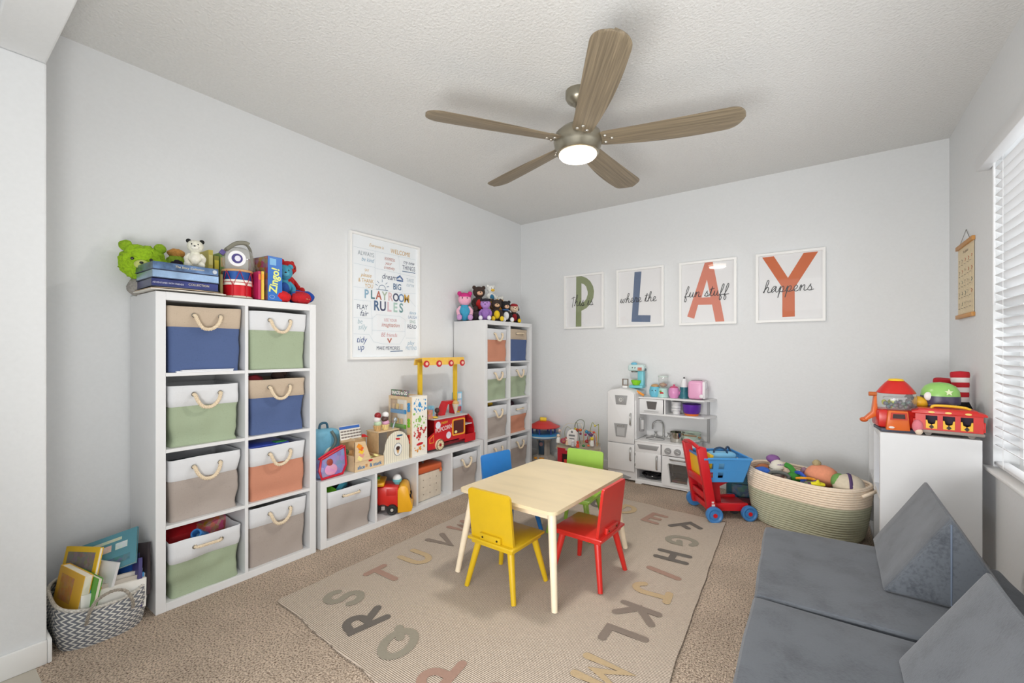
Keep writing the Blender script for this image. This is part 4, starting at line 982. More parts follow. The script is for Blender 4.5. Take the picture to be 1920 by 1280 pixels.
# ================================================================ BOOK BASKET
def weave_mat():
    m = bpy.data.materials.new('herringbone_weave'); m.use_nodes = True
    nt = m.node_tree; b = nt.nodes['Principled BSDF']; N = nt.nodes.new; Lk = nt.links.new
    def mth(op, a, bb=None):
        n = N('ShaderNodeMath'); n.operation = op
        for i, v in enumerate((a, bb)):
            if v is None: continue
            if isinstance(v, (int, float)): n.inputs[i].default_value = v
            else: Lk(v, n.inputs[i])
        return n.outputs[0]
    uv_ = N('ShaderNodeUVMap'); uv_.uv_map = 'UVMap'; sp = N('ShaderNodeSeparateXYZ'); Lk(uv_.outputs[0], sp.inputs[0])
    u, v = sp.outputs[0], sp.outputs[1]
    zig = mth('PINGPONG', v, 1.0)                       # zig-zag across rows
    ph = mth('FRACT', mth('MULTIPLY', mth('ADD', u, mth('MULTIPLY', zig, 1.6)), 0.5))
    st = mth('GREATER_THAN', ph, 0.58)
    gap = mth('LESS_THAN', mth('PINGPONG', mth('MULTIPLY', mth('ADD', u, mth('MULTIPLY', zig, 1.6)), 1.0), 0.5), 0.05)
    mx = N('ShaderNodeMix'); mx.data_type = 'RGBA'; mx.inputs['A'].default_value = lin((122, 126, 134)); mx.inputs['B'].default_value = lin((232, 230, 224)); Lk(st, mx.inputs['Factor'])
    mx2 = N('ShaderNodeMix'); mx2.data_type = 'RGBA'; mx2.inputs['B'].default_value = lin((78, 78, 80)); Lk(mx.outputs['Result'], mx2.inputs['A']); Lk(mth('MULTIPLY', gap, 0.5), mx2.inputs['Factor'])
    Lk(mx2.outputs['Result'], b.inputs['Base Color']); b.inputs['Roughness'].default_value = 0.75
    bp = N('ShaderNodeBump'); bp.inputs['Distance'].default_value = 0.003; Lk(mth('PINGPONG', mth('MULTIPLY', ph, 2.0), 0.5), bp.inputs['Height']); Lk(bp.outputs[0], b.inputs['Normal'])
    return m
wvm = weave_mat()
bbx, bby = -2.575, 0.495
t = thing('book_basket', 'grey and white herringbone woven basket full of picture books in the left niche', 'basket', (bbx, bby, 0))
seg, rows = 64, 16
mm = M(); uvl = mm.bm.loops.layers.uv.new('UVMap'); rings = []
for i in range(rows + 1):
    f = i / rows
    if f < 0.86: z = f / 0.86; k = 0.93 + 0.09 * math.sin(z * 2.4); inn = 0
    else: z = 1 + 0.02 * math.sin((f - 0.86) / 0.14 * PI); k = 1.0 - 0.05 * (f - 0.86) / 0.14; z -= 0.0
    row = []
    for j in range(seg + 1):
        a = 2 * PI * j / seg; ca, sa = math.cos(a), math.sin(a); e = 3.0
        rr = (abs(ca) ** e + abs(sa) ** e) ** (-1 / e)
        wv = noise.noise(Vector((ca * 2, sa * 2, z))) * 0.006
        h_ = 0.178 - 0.028 * ca + 0.02 * abs(sa) ** 2 * 0.5
        row.append(mm.bm.verts.new(((0.168 * k + wv) * rr * ca, (0.150 * k + wv) * rr * sa, z * h_)))
    rings.append(row)
for i in range(rows):
    for j in range(seg):
        f_ = mm.bm.faces.new((rings[i][j], rings[i][j + 1], rings[i + 1][j + 1], rings[i + 1][j]))
        for lp_, (jj, ii) in zip(f_.loops, ((j, i), (j + 1, i), (j + 1, i + 1), (j, i + 1))): lp_[uvl].uv = (jj / seg * 84, ii / rows * 17)
mm.build('woven_wall', wvm, t, angle=1.4)
mm = M(); pts = []
for j in range(40):
    a = 2 * PI * j / 40; ca, sa = math.cos(a), math.sin(a); rr = (abs(ca) ** 3 + abs(sa) ** 3) ** (-1 / 3); pts.append(mm.bm.verts.new((0.155 * rr * ca, 0.138 * rr * sa, 0.006)))
mm.bm.faces.new(pts); mm.build('woven_base', mat((140, 140, 140), 0.8), t)
M().tube([(0.165 * (abs(math.cos(a)) ** 3 + abs(math.sin(a)) ** 3) ** (-1 / 3) * math.cos(a), 0.146 * (abs(math.cos(a)) ** 3 + abs(math.sin(a)) ** 3) ** (-1 / 3) * math.sin(a), 0.178 - 0.028 * math.cos(a) + 0.01 * math.sin(a) ** 2) for a in [2 * PI * j / 48 for j in range(48)]], 0.0065, seg=8, closed=True).build('rim', mat((196, 192, 184), 0.8, kind='noise', amt=0.35, scale=160), t)
m = M(); rope(m, [(0.172, -0.07, 0.10), (0.188, -0.065, 0.145), (0.178, -0.04, 0.185), (0.172, 0.01, 0.20), (0.178, 0.05, 0.185), (0.188, 0.07, 0.14), (0.172, 0.075, 0.10)], 0.006, turns=24)
m.build('handle', mat((156, 148, 136), 0.8, kind='noise', amt=0.3, scale=120), t)

def book(label, loc, rot, w, h, th, cover, page=(238, 232, 216), group=None, board=0.0025, title=None, tcol=(250, 250, 250), cat='book', art=None):
    """lies in XY plane, thickness along Z, spine on -X side"""
    t = thing('book', label, cat, loc, rot=rot, group=group)
    cm = mat(cover, 0.4, kind='noise', amt=0.03, scale=15)
    M().box((0, 0, board / 2), (w, h, board)).box((0, 0, th - board / 2), (w, h, board)).box((-w / 2 + board / 2, 0, th / 2), (board, h, th - 2 * board)).build('cover', cm, t, smooth=False)
    M().box((0.001, 0, th / 2), (w - 0.006, h - 0.006, th - 2 * board)).build('pages', mat(page, 0.8), t, smooth=False)
    if title: text(title, t, mat(tcol, 0.5), min(0.8 * th, 0.03), (-w / 2 - 0.0006, 0, th / 2), rot=(H2, 0, -H2) if False else (0, -H2, 0), name='spine_title') if False else text(title, t, mat(tcol, 0.5), min(0.75 * th, 0.03), (-w / 2 - 0.0006, 0, th / 2), rot=(PI / 2, 0, -H2), name='spine_title', sx=0.9)
    if art:
        for (ax, ay, aw, ah, ac) in art: M().box((ax, ay, th + 0.0003), (aw, ah, 0.0006)).build('cover_print', mat(ac, 0.45, kind='patches', amt=0.15, scale=60), t, smooth=False)
    return t
GB = 'picture books in the woven basket'
def bk(*a, **k): k['group'] = GB; return book(*a, **k)
# orientation helper: build a rotation from spine direction and face normal
def orient(xd, zd):
    z = Vector(zd).normalized(); x = Vector(xd); x = (x - z * x.dot(z)).normalized(); y = z.cross(x)
    return Matrix((x, y, z)).transposed().to_euler()
bk('teal picture book sticking out highest from the woven basket', (bbx - 0.02, bby + 0.030, 0.285), orient((0.1, -0.03, -0.1), (0.5, -0.57, 0.67)), 0.17, 0.235, 0.012, (86, 142, 156), art=[(-0.055, 0.0, 0.014, 0.12, (196, 206, 180)), (-0.02, -0.06, 0.03, 0.045, (226, 140, 130)), (-0.02, 0.0, 0.03, 0.045, (226, 196, 186)), (-0.02, 0.06, 0.03, 0.045, (206, 220, 216)), (0.045, 0.03, 0.03, 0.13, (60, 110, 130))])
bk('yellow and green picture book at the left end of the woven basket', (bbx + 0.025, bby - 0.072, 0.195), orient((0.95, 0.15, -0.05), (0.22, -0.96, 0.16)), 0.19, 0.17, 0.030, (226, 178, 60), title=None, art=[(-0.02, 0.01, 0.10, 0.10, (200, 140, 60))])
bk('green spined paperback beside the yellow picture book', (bbx + 0.055, bby - 0.050, 0.175), orient((0.95, 0.15, -0.05), (0.22, -0.96, 0.16)), 0.19, 0.18, 0.016, (84, 158, 52), title='WORLD')
bk('yellow picture book with dark photo cover standing behind in the basket', (bbx - 0.03, bby - 0.05, 0.240), orient((0.9, 0.3, 0.1), (0.3, -0.9, 0.25)), 0.21, 0.21, 0.014, (232, 190, 36), art=[(0.0, 0.01, 0.17, 0.15, (120, 112, 108))])
bk('white covered book with red mark in the middle of the basket', (bbx + 0.04, bby - 0.010, 0.195), orient((-0.9, -0.35, 0.0), (0.4, -0.85, 0.25)), 0.17, 0.19, 0.012, (226, 226, 228), art=[(-0.02, 0.06, 0.05, 0.03, (200, 30, 34))])
bk('bright blue book wedged behind the white books in the basket', (bbx + 0.0, bby + 0.045, 0.155), orient((-0.8, -0.5, -0.2), (0.5, -0.8, 0.3)), 0.19, 0.20, 0.018, (36, 84, 160))
bk('small sky blue board book beside the orange spine in the basket', (bbx + 0.085, bby - 0.055, 0.175), orient((0.9, 0.3, 0.0), (0.3, -0.9, 0.4)), 0.07, 0.10, 0.016, (70, 150, 200))
bk('orange book low in the basket beside the green spine', (bbx + 0.07, bby - 0.045, 0.150), orient((0.95, 0.2, 0.0), (0.2, -0.95, 0.3)), 0.12, 0.13, 0.014, (222, 132, 40))
for k, (dx, dz, c) in enumerate((((0.118, 0.136, (232, 230, 224))), ((0.098, 0.150, (188, 180, 170))), ((0.078, 0.162, (200, 194, 186))))):
    bk(['cream book against the front wall of the woven basket', 'grey taped book second from the basket front', 'grey taped book third from the basket front'][k], (bbx + dx, bby + 0.025, dz), orient((0.10, 0.05, 1.0), (0.97, 0.0, 0.12)), 0.13 if False else 0.12, 0.21, 0.016, c)
bk('black covered book at the right end of the woven basket', (bbx + 0.01, bby + 0.115, 0.20), orient((-0.9, 0.2, -0.25), (0.3, -0.95, 0.15)), 0.22, 0.22, 0.012, (52, 44, 48), art=[(0.0, 0.0, 0.12, 0.14, (70, 60, 110))])
bk('dark purple book leaning next to the black one in the basket', (bbx + 0.03, bby + 0.095, 0.15), orient((-0.9, 0.1, -0.3), (0.2, -0.95, 0.15)), 0.20, 0.20, 0.014, (70, 66, 120))
for nm_, ob_ in [(o['label'], o) for o in bpy.data.objects if o.name.startswith('book') and 'label' in o.keys() and 'grey taped' in o['label']]:
    for s_ in (-1, 1): M().box((0.055, s_ * 0.092, 0.008), (0.018, 0.02, 0.0175)).build('blue_tape', mat((60, 140, 196), 0.5) if 'second' in nm_ else mat((150, 170, 180), 0.5), ob_, smooth=False)
# ================================================================ TOYS ON THE NEAR TALL SHELF
ZT = 1.472
TOPX = XF        # shelf front plane
def fur(col, amt=0.08): return mat(col, 0.95, kind='fur', amt=amt, scale=120, bump=0.003)
blk = mat((24, 24, 26), 0.3); wht = mat((244, 244, 240), 0.4)
def plush(label, loc, rz, s, body, head=None, ears=None, muzzle=None, belly=None, arm=None, foot=None, group='plush toys in the pile on the corner shelf', ear='round', shaggy=0.0, pose='sit', tilt=0.0, nose=True, hair=None, collar=None):
    """generic stuffed animal, s = total seated height; faces local -Y"""
    head = head or body; ears = ears or head; arm = arm or body; foot = foot or body
    t = thing('plush_toy', label, 'plush toy', loc, rz, group)
    u = s
    m = M().ball((0, 0, 0.27 * u), (0.20 * u, 0.17 * u, 0.27 * u)); m.ball((0, 0, 0.46 * u), (0.13 * u, 0.12 * u, 0.12 * u)); m.shake(0.01 * u + shaggy, 14 / u * 0.3)
    m.build('body', fur(body), t)
    hd = thing.__wrapped__ if False else None
    hm = M().ball((0, 0, 0), (0.215 * u, 0.195 * u, 0.195 * u), u=24, v=16).shake(0.008 * u + shaggy, 12 / u * 0.3)
    h = hm.build('head', fur(head), t, (0, -0.03 * u, 0.70 * u), (tilt * 0.6, tilt, 0))
    if muzzle:
        M().ball((0, -0.17 * u, -0.055 * u), (0.105 * u, 0.075 * u, 0.075 * u)).build('muzzle', fur(muzzle), h)
    for sx in (-1, 1):
        if ear == 'round': M().ball((sx * 0.165 * u, 0.01 * u, 0.155 * u), (0.068 * u, 0.03 * u, 0.068 * u)).build('ear', fur(ears), h)
        elif ear == 'flop': M().ball((sx * 0.20 * u, 0.0, 0.01 * u), (0.045 * u, 0.06 * u, 0.125 * u), (0, sx * -0.35, 0)).build('ear', fur(ears), h)
        elif ear == 'tall': M().ball((sx * 0.11 * u, 0.02 * u, 0.26 * u), (0.05 * u, 0.03 * u, 0.13 * u), (0, sx * 0.3, 0)).build('ear', fur(ears), h)
        elif ear == 'bun': M().ball((sx * 0.17 * u, 0.02 * u, 0.20 * u), (0.075 * u, 0.07 * u, 0.075 * u)).build('ear', fur(ears), h)
        M().ball((sx * 0.078 * u, -0.178 * u, 0.035 * u), (0.021 * u, 0.014 * u, 0.024 * u), u=10, v=8).build('eye', blk, h)
        M().tube(spline([(sx * 0.13 * u, 0, 0.45 * u), (sx * 0.22 * u, -0.06 * u, 0.33 * u), (sx * 0.20 * u, -0.17 * u, 0.22 * u)], 5), lambda f: (0.062 - 0.008 * f) * u, seg=10).ball((sx * 0.20 * u, -0.18 * u, 0.21 * u), 0.062 * u, u=10, v=8).build('arm', fur(arm), t)
        lg = M().tube(spline([(sx * 0.10 * u, -0.02 * u, 0.105 * u), (sx * 0.15 * u, -0.18 * u, 0.095 * u), (sx * 0.17 * u, -0.30 * u, 0.085 * u)], 5), 0.075 * u, seg=10)
        lg.build('leg', fur(body), t)
        M().ball((sx * 0.175 * u, -0.34 * u, 0.10 * u), (0.085 * u, 0.075 * u, 0.100 * u)).build('foot', fur(foot), t)
    if nose: M().ball((0, -0.245 * u if muzzle else -0.2 * u, -0.03 * u), (0.028 * u, 0.018 * u, 0.02 * u), u=10, v=8).build('nose', blk, h)
    if belly: M().ball((0, -0.085 * u, 0.27 * u), (0.14 * u, 0.11 * u, 0.19 * u)).build('belly', fur(belly), t)
    if hair: M().ball((0, 0.01 * u, 0.09 * u), (0.205 * u, 0.195 * u, 0.14 * u)).shake(0.02 * u, 40).build('hair', fur(hair), h)
    if collar: M().lathe([(0.13 * u, 0.50 * u), (0.15 * u, 0.53 * u), (0.13 * u, 0.56 * u)], seg=20).build('collar', mat(collar, 0.8), t)
    return t
GS = 'plush toys on top of the near tall shelf'
# sheets lying under the boxes
t = thing('paper_mats', 'two curled tan and white craft mats under the silver blue boxes', 'paper mats', (-2.565, 0.79, ZT), H2)
for k, (c, z, w_) in enumerate((((232, 228, 220), 0.0, 0.30), ((206, 182, 156), 0.006, 0.29))):
    m = M()
    for i in range(12):
        pass
    g_ = []
    for i in range(13):
        f = i / 12; x = -w_ / 2 + w_ * f; zz = z + 0.002 + 0.006 * math.sin(f * PI) ** 0.5 * (1 if k else 0.3)
        g_.append((x, zz))
    poly = g_ + [(x, z_ + 0.003) for x, z_ in g_[::-1]]
    m.prism(poly, -0.13 + 0.02 * k, 0.13); m.build('craft_mat', mat(c, 0.7), t)
silv = mat((92, 116, 150), 0.25, 0.8, kind='noise', amt=0.6, scale=22)
silv2 = mat((150, 176, 206), 0.22, 0.8, kind='noise', amt=0.3, scale=9)
navyb = mat((58, 64, 116), 0.25, 0.6, kind='noise', amt=0.35, scale=7)
for k, (mm_, nm, dx) in enumerate(((navyb, 'bottom', 0), (silv2, 'middle', 0.003), (silv, 'top', -0.004))):
    t = thing('boxed_game', 'silver and blue foil boxed set, %s one of the stack of three' % nm, 'box', (-2.585 + dx, 0.786, ZT + 0.0185 + k * 0.0385), H2 + 0.02 * (k - 1), 'stack of three foil boxes')
    M().box((0, 0, 0.019), (0.265, 0.235, 0.037), bev=0.002).build('box_lid', mm_, t, smooth=False)
    M().box((0, 0, 0.0025), (0.267, 0.237, 0.004)).build('box_rim', mat((50, 62, 92), 0.4), t, smooth=False)
    if k == 0: text('ADVENTURES WITH FRIENDS', t, mat((220, 220, 232), 0.4), 0.010, (-0.07, -0.1195, 0.018), sx=0.9); text('COLLECTION', t, mat((226, 214, 176), 0.4), 0.014, (0.05, -0.1195, 0.022))
    if k == 2: text('The Story Collection', t, mat((232, 222, 190), 0.4), 0.014, (0.01, -0.1195, 0.022), shear=0.2); M().cyl((0.115, -0.1190, 0.02), (0.115, -0.1200, 0.02), 0.010).build('seal', mat((196, 204, 214), 0.3, 0.6), t)
# green shaggy plush leaning behind boxes
t = thing('plush_toy', 'round lime green shaggy plush behind the foil boxes, leftmost on the near shelf', 'plush toy', (-2.735, 0.688, ZT), 1.25, GS)
q_ = M().ball((0, 0, 0.035), (0.062, 0.052, 0.05), u=24, v=16); q_.shake(0.006, 60); q_.build('grey_base', mat((150, 146, 140), 0.9, kind='noise', amt=0.2, scale=90), t)
q_ = M().ball((0, 0, 0.155), (0.095, 0.055, 0.088), u=40, v=28); q_.shake(0.014, 55, keep=(1, .7, 1)); q_.build('shaggy_head', fur((150, 190, 30), 0.2), t)
for sx in (-1, 1): M().ball((sx * 0.065, 0.0, 0.235), (0.026, 0.018, 0.026)).shake(0.004, 60).build('ear', fur((140, 176, 34), 0.2), t); M().ball((sx * 0.035, -0.066, 0.165), (0.007, 0.005, 0.008), u=8, v=6).build('eye', blk, t)
M().ball((0, -0.062, 0.140), (0.030, 0.018, 0.022)).build('muzzle', fur((196, 206, 120)), t); M().ball((0, -0.082, 0.146), (0.008, 0.005, 0.006), u=8, v=6).build('nose', blk, t)
t = thing('plush_toy', 'small green and tan plush tucked behind the white bear', 'plush toy', (-2.73, 0.822, ZT + 0.118), 1.4, GS)
q_ = M().ball((0, 0, 0.055), (0.045, 0.035, 0.05), u=24, v=16); q_.shake(0.008, 60); q_.build('body', fur((140, 170, 50), 0.2), t)
M().ball((0, -0.02, 0.045), (0.03, 0.025, 0.033)).build('dark_face', fur((40, 34, 54)), t)
M().ball((0, 0, 0.11), (0.038, 0.03, 0.024)).shake(0.006, 60).build('tuft', fur((196, 140, 70), 0.2), t)
plush('white and black plush bear sitting on the silver blue boxes', (-2.585, 0.858, ZT + 0.134), 1.2, 0.165, (232, 230, 214), ears=(28, 28, 28), muzzle=(238, 236, 224), belly=(240, 236, 222), group=GS, ear='round', arm=(236, 232, 218))
# drum
t = thing('toy_drum', 'toy marching drum with blue top, white band, red base and red cords', 'drum', (-2.535, 1.032, ZT), H2)
r_ = 0.066; hz = 0.148
M().lathe([(0, 0.0), (r_, 0.0), (r_ * 1.0, 0.012), (r_, 0.068)], seg=36).build('red_band', mat((206, 26, 40), 0.2, 0.2), t)
M().lathe([(r_ + 0.0015, 0.066), (r_ + 0.0025, 0.068), (r_ + 0.0025, 0.092), (r_ + 0.0015, 0.094)], seg=36).build('white_band', mat((236, 232, 222), 0.3), t)
M().lathe([(r_, 0.092), (r_, hz - 0.01)], seg=36).build('blue_band', mat((36, 84, 156), 0.2, 0.3), t)
M().lathe([(r_, hz - 0.012), (r_ + 0.005, hz - 0.01), (r_ + 0.006, hz - 0.003), (r_ + 0.003, hz), (r_ - 0.004, hz - 0.001), (0, hz - 0.003)], seg=36).build('wooden_rim', mat((206, 160, 112), 0.5, kind='noise', amt=0.1, scale=50), t)
M().lathe([(r_, 0.0), (r_ + 0.005, 0.001), (r_ + 0.005, 0.008), (r_, 0.011)], seg=36).build('base_rim', mat((206, 196, 180), 0.4), t)
m = M(); n = 7
for k in range(n):
    a0, a1, a2 = 2 * PI * k / n, 2 * PI * (k + 0.5) / n, 2 * PI * (k + 1) / n; rr = r_ + 0.005
    m.tube([(rr * math.cos(a0), rr * math.sin(a0), hz - 0.008), (rr * math.cos(a1), rr * math.sin(a1), 0.06)], 0.0014, seg=5)
    m.tube([(rr * math.cos(a1), rr * math.sin(a1), 0.06), (rr * math.cos(a2), rr * math.sin(a2), hz - 0.008)], 0.0014, seg=5)
    m.tube([(rr * math.cos(a1), rr * math.sin(a1), 0.08), (rr * math.cos(a1), rr * math.sin(a1), 0.004)], 0.0014, seg=5)
m.tube([(rr * math.cos(a), rr * math.sin(a), 0.08) for a in [2 * PI * j / 40 for j in range(40)]], 0.0014, seg=5, closed=True)
m.build('cord', mat((186, 30, 44), 0.6), t)
# toy space helmet on the drum
t = thing('toy_helmet', 'clear domed toy helmet with grey strap and purple disc on the drum', 'toy helmet', (-2.55, 1.045, ZT + hz), H2 - 0.2)
M().lathe([(0.0, 0.127), (0.03, 0.124), (0.055, 0.107), (0.07, 0.075), (0.072, 0.045), (0.064, 0.012), (0.058, 0.0)], seg=30, sx=1.05).build('clear_dome', glass((214, 214, 206), 0.22, 0.05), t)
M().tube(spline([(-0.075, -0.02, 0.072), (-0.06, -0.01, 0.11), (-0.015, 0, 0.142), (0.03, 0.0, 0.15), (0.055, 0.01, 0.125), (0.066, 0.02, 0.07), (0.08, 0.02, 0.005)], 6), 0.007, seg=6).build('grey_strap', mat((122, 120, 108), 0.6), t)
M().tube(spline([(-0.06, -0.02, 0.105), (-0.015, -0.01, 0.146), (0.03, -0.01, 0.155), (0.045, -0.01, 0.148)], 6), 0.0105, seg=8).build('padded_band', mat((132, 130, 116), 0.6), t)
M().box((-0.078, -0.02, 0.088), (0.024, 0.02, 0.024), (0, 0.6, 0), bev=0.003).build('buckle', mat((92, 80, 140), 0.4), t)
M().cyl((-0.022, -0.078, 0.055), (-0.022, -0.062, 0.055), 0.040, 0.042, 30).build('white_disc', mat((238, 238, 240), 0.3), t)
M().cyl((-0.022, -0.080, 0.055), (-0.022, -0.077, 0.055), 0.024, 0.026, 26).build('purple_disc', mat((74, 66, 128), 0.35), t)
M().ball((-0.020, -0.080, 0.055), (0.014, 0.003, 0.015)).build('white_swirl', mat((228, 226, 240), 0.35), t)
# boxes and books at the back
def gbox(label, loc, w, d, h, col, rz=H2, kind='', amt=0.3, cat='box', name='toy_box', col2=None, txt=None, side=None):
    t = thing(name, label, cat, loc, rz)
    M().box((0, 0, h / 2), (w, d, h), bev=0.0015).build('box_body', mat(col, 0.4, kind=kind, amt=amt, scale=60), t, smooth=False)
    if side: M().box((-w / 2 - 0.0004, 0, h / 2), (0.0008, d - 0.004, h - 0.004)).build('side_print', mat(side, 0.4, kind='patches', amt=0.3, scale=50), t, smooth=False)
    if col2: M().box((0, -d / 2 - 0.0004, h * 0.8), (w * 0.8, 0.0008, h * 0.2)).build('front_print', mat(col2, 0.4), t, smooth=False)
    return t
gbox('pale yellow boxed game standing at the back, left of the drum', (-2.74, 0.955, ZT), 0.022, 0.15, 0.262, (214, 200, 96), col2=(236, 228, 150))
gbox('olive green boxed game standing second at the back', (-2.74, 0.983, ZT), 0.024, 0.15, 0.235, (150, 148, 60), col2=(226, 210, 60))
gbox('green and tan boxed game standing third at the back', (-2.74, 1.012, ZT), 0.026, 0.15, 0.258, (120, 156, 70), col2=(200, 170, 120))
gbox('thin olive box standing between the foil boxes and the drum', (-2.58, 0.937, ZT), 0.012, 0.20, 0.112, (120, 108, 60))
gbox('thin magenta and red box standing right of the drum', (-2.54, 1.1100, ZT), 0.013, 0.16, 0.150, (190, 40, 96), col2=(232, 110, 60))
gbox('thin yellow book standing right of the magenta box', (-2.54, 1.1270, ZT), 0.014, 0.16, 0.152, (226, 190, 70), col2=(238, 160, 50))
t = thing('game_box', 'tall blue game box with yellow green lettering beside the drum', 'box', (-2.56, 1.185, ZT), H2 + 0.10)
M().box((0, 0, 0.121), (0.082, 0.19, 0.242), bev=0.0015).build('box_body', mat((38, 110, 194), 0.35), t, smooth=False)
M().box((-0.0412, 0, 0.121), (0.0008, 0.186, 0.238)).build('side_print', mat((132, 44, 30), 0.4, kind='patches', amt=0.35, scale=40), t, smooth=False)
M().box((-0.013, -0.0955, 0.212), (0.036, 0.0008, 0.036)).build('front_print', mat((120, 178, 222), 0.4), t, smooth=False)
text('Zingo!', t, mat((232, 238, 130), 0.4), 0.062, (-0.004, -0.0962, 0.112), rot=(PI / 2, -PI / 2 + 0.12, 0), sx=0.85, bold=0.0018, ext=0.0003)
M().strokes([arc(-0.018, 0.012, 0.014, 0.009, 0, 360, 14)], 0.0012).build('maker_oval', mat((220, 230, 240), 0.4), t, (0, -0.0960, 0.008), (PI / 2, 0, 0), smooth=False)
plush('red furry plush toy half hidden behind the turquoise one', (-2.695, 1.375, ZT + 0.07), H2 + 0.3, 0.23, (196, 34, 34), muzzle=(206, 50, 40), group=GS, shaggy=0.002, ear='round')
plush('turquoise plush toy leaning right of the blue game box', (-2.60, 1.305, ZT + 0.02), H2 - 0.25, 0.235, (70, 156, 184), muzzle=(90, 170, 196), group=GS, shaggy=0.0015, arm=(70, 156, 184), foot=(50, 92, 170), belly=(44, 84, 160))
plain('plush_toy', 'royal blue soft plush lump behind the red slippers', 'plush toy', M().ball((0, 0, 0), (0.055, 0.05, 0.043), u=20, v=14).ball((0.0, 0.055, 0.005), (0.045, 0.045, 0.036), u=20, v=14).shake(0.006, 40), fur((32, 76, 170)), (-2.565, 1.372, ZT + 0.043), group=GS)
for k, (y, s_) in enumerate(((1.245, 1.0), (1.362, 1.12))):
    t = thing('plush_slipper', ['bright red furry plush slipper beside the blue game box', 'larger red furry plush slipper with a green label at shelf end'][k], 'slipper', (-2.505, y, ZT), 0.2 * k, 'red furry plush slippers')
    q_ = M().ball((0, 0, 0.030 * s_), (0.050, 0.054 * s_, 0.032 * s_), u=28, v=18); q_.shake(0.006, 70); q_.build('slipper_body', fur((214, 32, 40) if k == 0 else (190, 30, 40)), t)
    q_ = M().tube([(0.02 * math.cos(a) - 0.01, 0.026 * math.sin(a), 0.056 * s_) for a in [2 * PI * j / 16 for j in range(16)]], 0.008, closed=True); q_.build('cuff', fur((206, 40, 44)), t)
    if k: M().box((0.046, 0.0, 0.03), (0.003, 0.036, 0.012), (0, -0.2, 0), bev=0.001).build('label_patch', mat((190, 206, 150), 0.6), t)

# ================================================================ PLUSH PILE ON THE CORNER SHELF
Z2 = 1.472
plush('pink haired plush doll in turquoise dress, leftmost in the corner shelf pile', (-2.745, 3.065, Z2), 0.75, 0.285, (66, 160, 196), head=(240, 176, 200), ears=(206, 50, 130), arm=(242, 186, 206), foot=(196, 150, 200), ear='bun', hair=(206, 50, 130), nose=False)
plush('lilac plush toy with dark hair next to the pink haired doll', (-2.575, 3.165, Z2), 0.6, 0.225, (150, 110, 180), head=(176, 136, 202), ears=(36, 30, 44), foot=(236, 230, 240), hair=(36, 30, 44))
plush('dark brown plush bear with tan face high at the back of the pile', (-2.72, 3.24, Z2 + 0.09), 0.9, 0.28, (60, 46, 42), head=(66, 50, 44), muzzle=(228, 180, 150), belly=(190, 40, 40))
plush('dark brown plush bear with yellow feet sitting front and centre in the pile', (-2.555, 3.305, Z2), 0.8, 0.235, (60, 48, 44), muzzle=(226, 184, 146), foot=(232, 196, 40), belly=(232, 196, 40))
plush('cream and blue plush duck-like bird at the very top of the pile', (-2.70, 3.40, Z2 + 0.19), 1.2, 0.20, (236, 236, 232), ears=(236, 236, 232), muzzle=(236, 190, 70), belly=(58, 122, 160), foot=(236, 180, 60), ear='round', nose=False)
plush('black and tan plush bear with pale blue collar and white feet', (-2.565, 3.46, Z2), 1.0, 0.235, (38, 36, 40), muzzle=(236, 190, 158), foot=(240, 240, 240), belly=(240, 240, 240), collar=(70, 120, 190))
plush('small orange and white plush behind the black and tan bear', (-2.68, 3.52, Z2 + 0.10), 1.2, 0.19, (238, 160, 40), head=(232, 232, 226), muzzle=(220, 150, 60), collar=(200, 40, 36))
plush('dark plush dog with drooping ears and yellow boots, rightmost in the pile', (-2.575, 3.62, Z2), 0.9, 0.215, (50, 42, 42), head=(226, 200, 176), ears=(44, 38, 40), muzzle=(232, 206, 180), foot=(236, 200, 40), belly=(150, 30, 40), ear='flop', hair=(160, 40, 48))
plush('yellow and brown striped plush lying between the bears', (-2.66, 3.39, Z2 + 0.02), 1.3, 0.19, (222, 180, 50), head=(150, 110, 80), muzzle=(226, 190, 150), foot=(80, 60, 50))
plain('folded_blanket', 'dark folded plush blanket under the back of the toy pile', 'blanket', M().box((0, 0, 0.05), (0.20, 0.5, 0.10), bev=0.04).shake(0.02, 9), fur((60, 50, 54)), (-2.72, 3.36, Z2))

# ================================================================ ITEMS ON THE LOW SHELF
ZL = 0.4075
wood = mat((224, 196, 156), 0.5, kind='woodx', amt=0.08, scale=30)
woodd = mat((206, 172, 128), 0.5, kind='woodx', amt=0.1, scale=30)
# backpack
t = thing('backpack', 'light blue child backpack with a round face patch against the tall shelf', 'bag', (-2.70, 1.62, ZL), H2)
M().box((0, 0, 0.14), (0.21, 0.12, 0.27), bev=0.05, seg=3).shake(0.008, 14).build('bag_body', mat((112, 176, 204), 0.5, kind='noise', amt=0.15, scale=14), t)
M().ball((0.02, -0.055, 0.10), (0.06, 0.022, 0.06)).build('front_patch', mat((206, 210, 190), 0.6, kind='patches', amt=0.2, scale=50), t)
M().ball((-0.06, -0.055, 0.06), (0.035, 0.022, 0.032)).build('red_patch', mat((190, 26, 48), 0.6), t)
M().tube(spline([(0.02, -0.06, 0.26), (0.035, -0.085, 0.20), (0.0, -0.085, 0.14), (-0.03, -0.075, 0.11)], 6), 0.010).build('strap', mat((92, 104, 100), 0.6), t)
M().tube(spline([(-0.03, 0, 0.27), (-0.02, 0, 0.305), (0.02, 0, 0.305), (0.03, 0, 0.27)], 5), 0.008).build('top_handle', mat((50, 96, 120), 0.6), t)
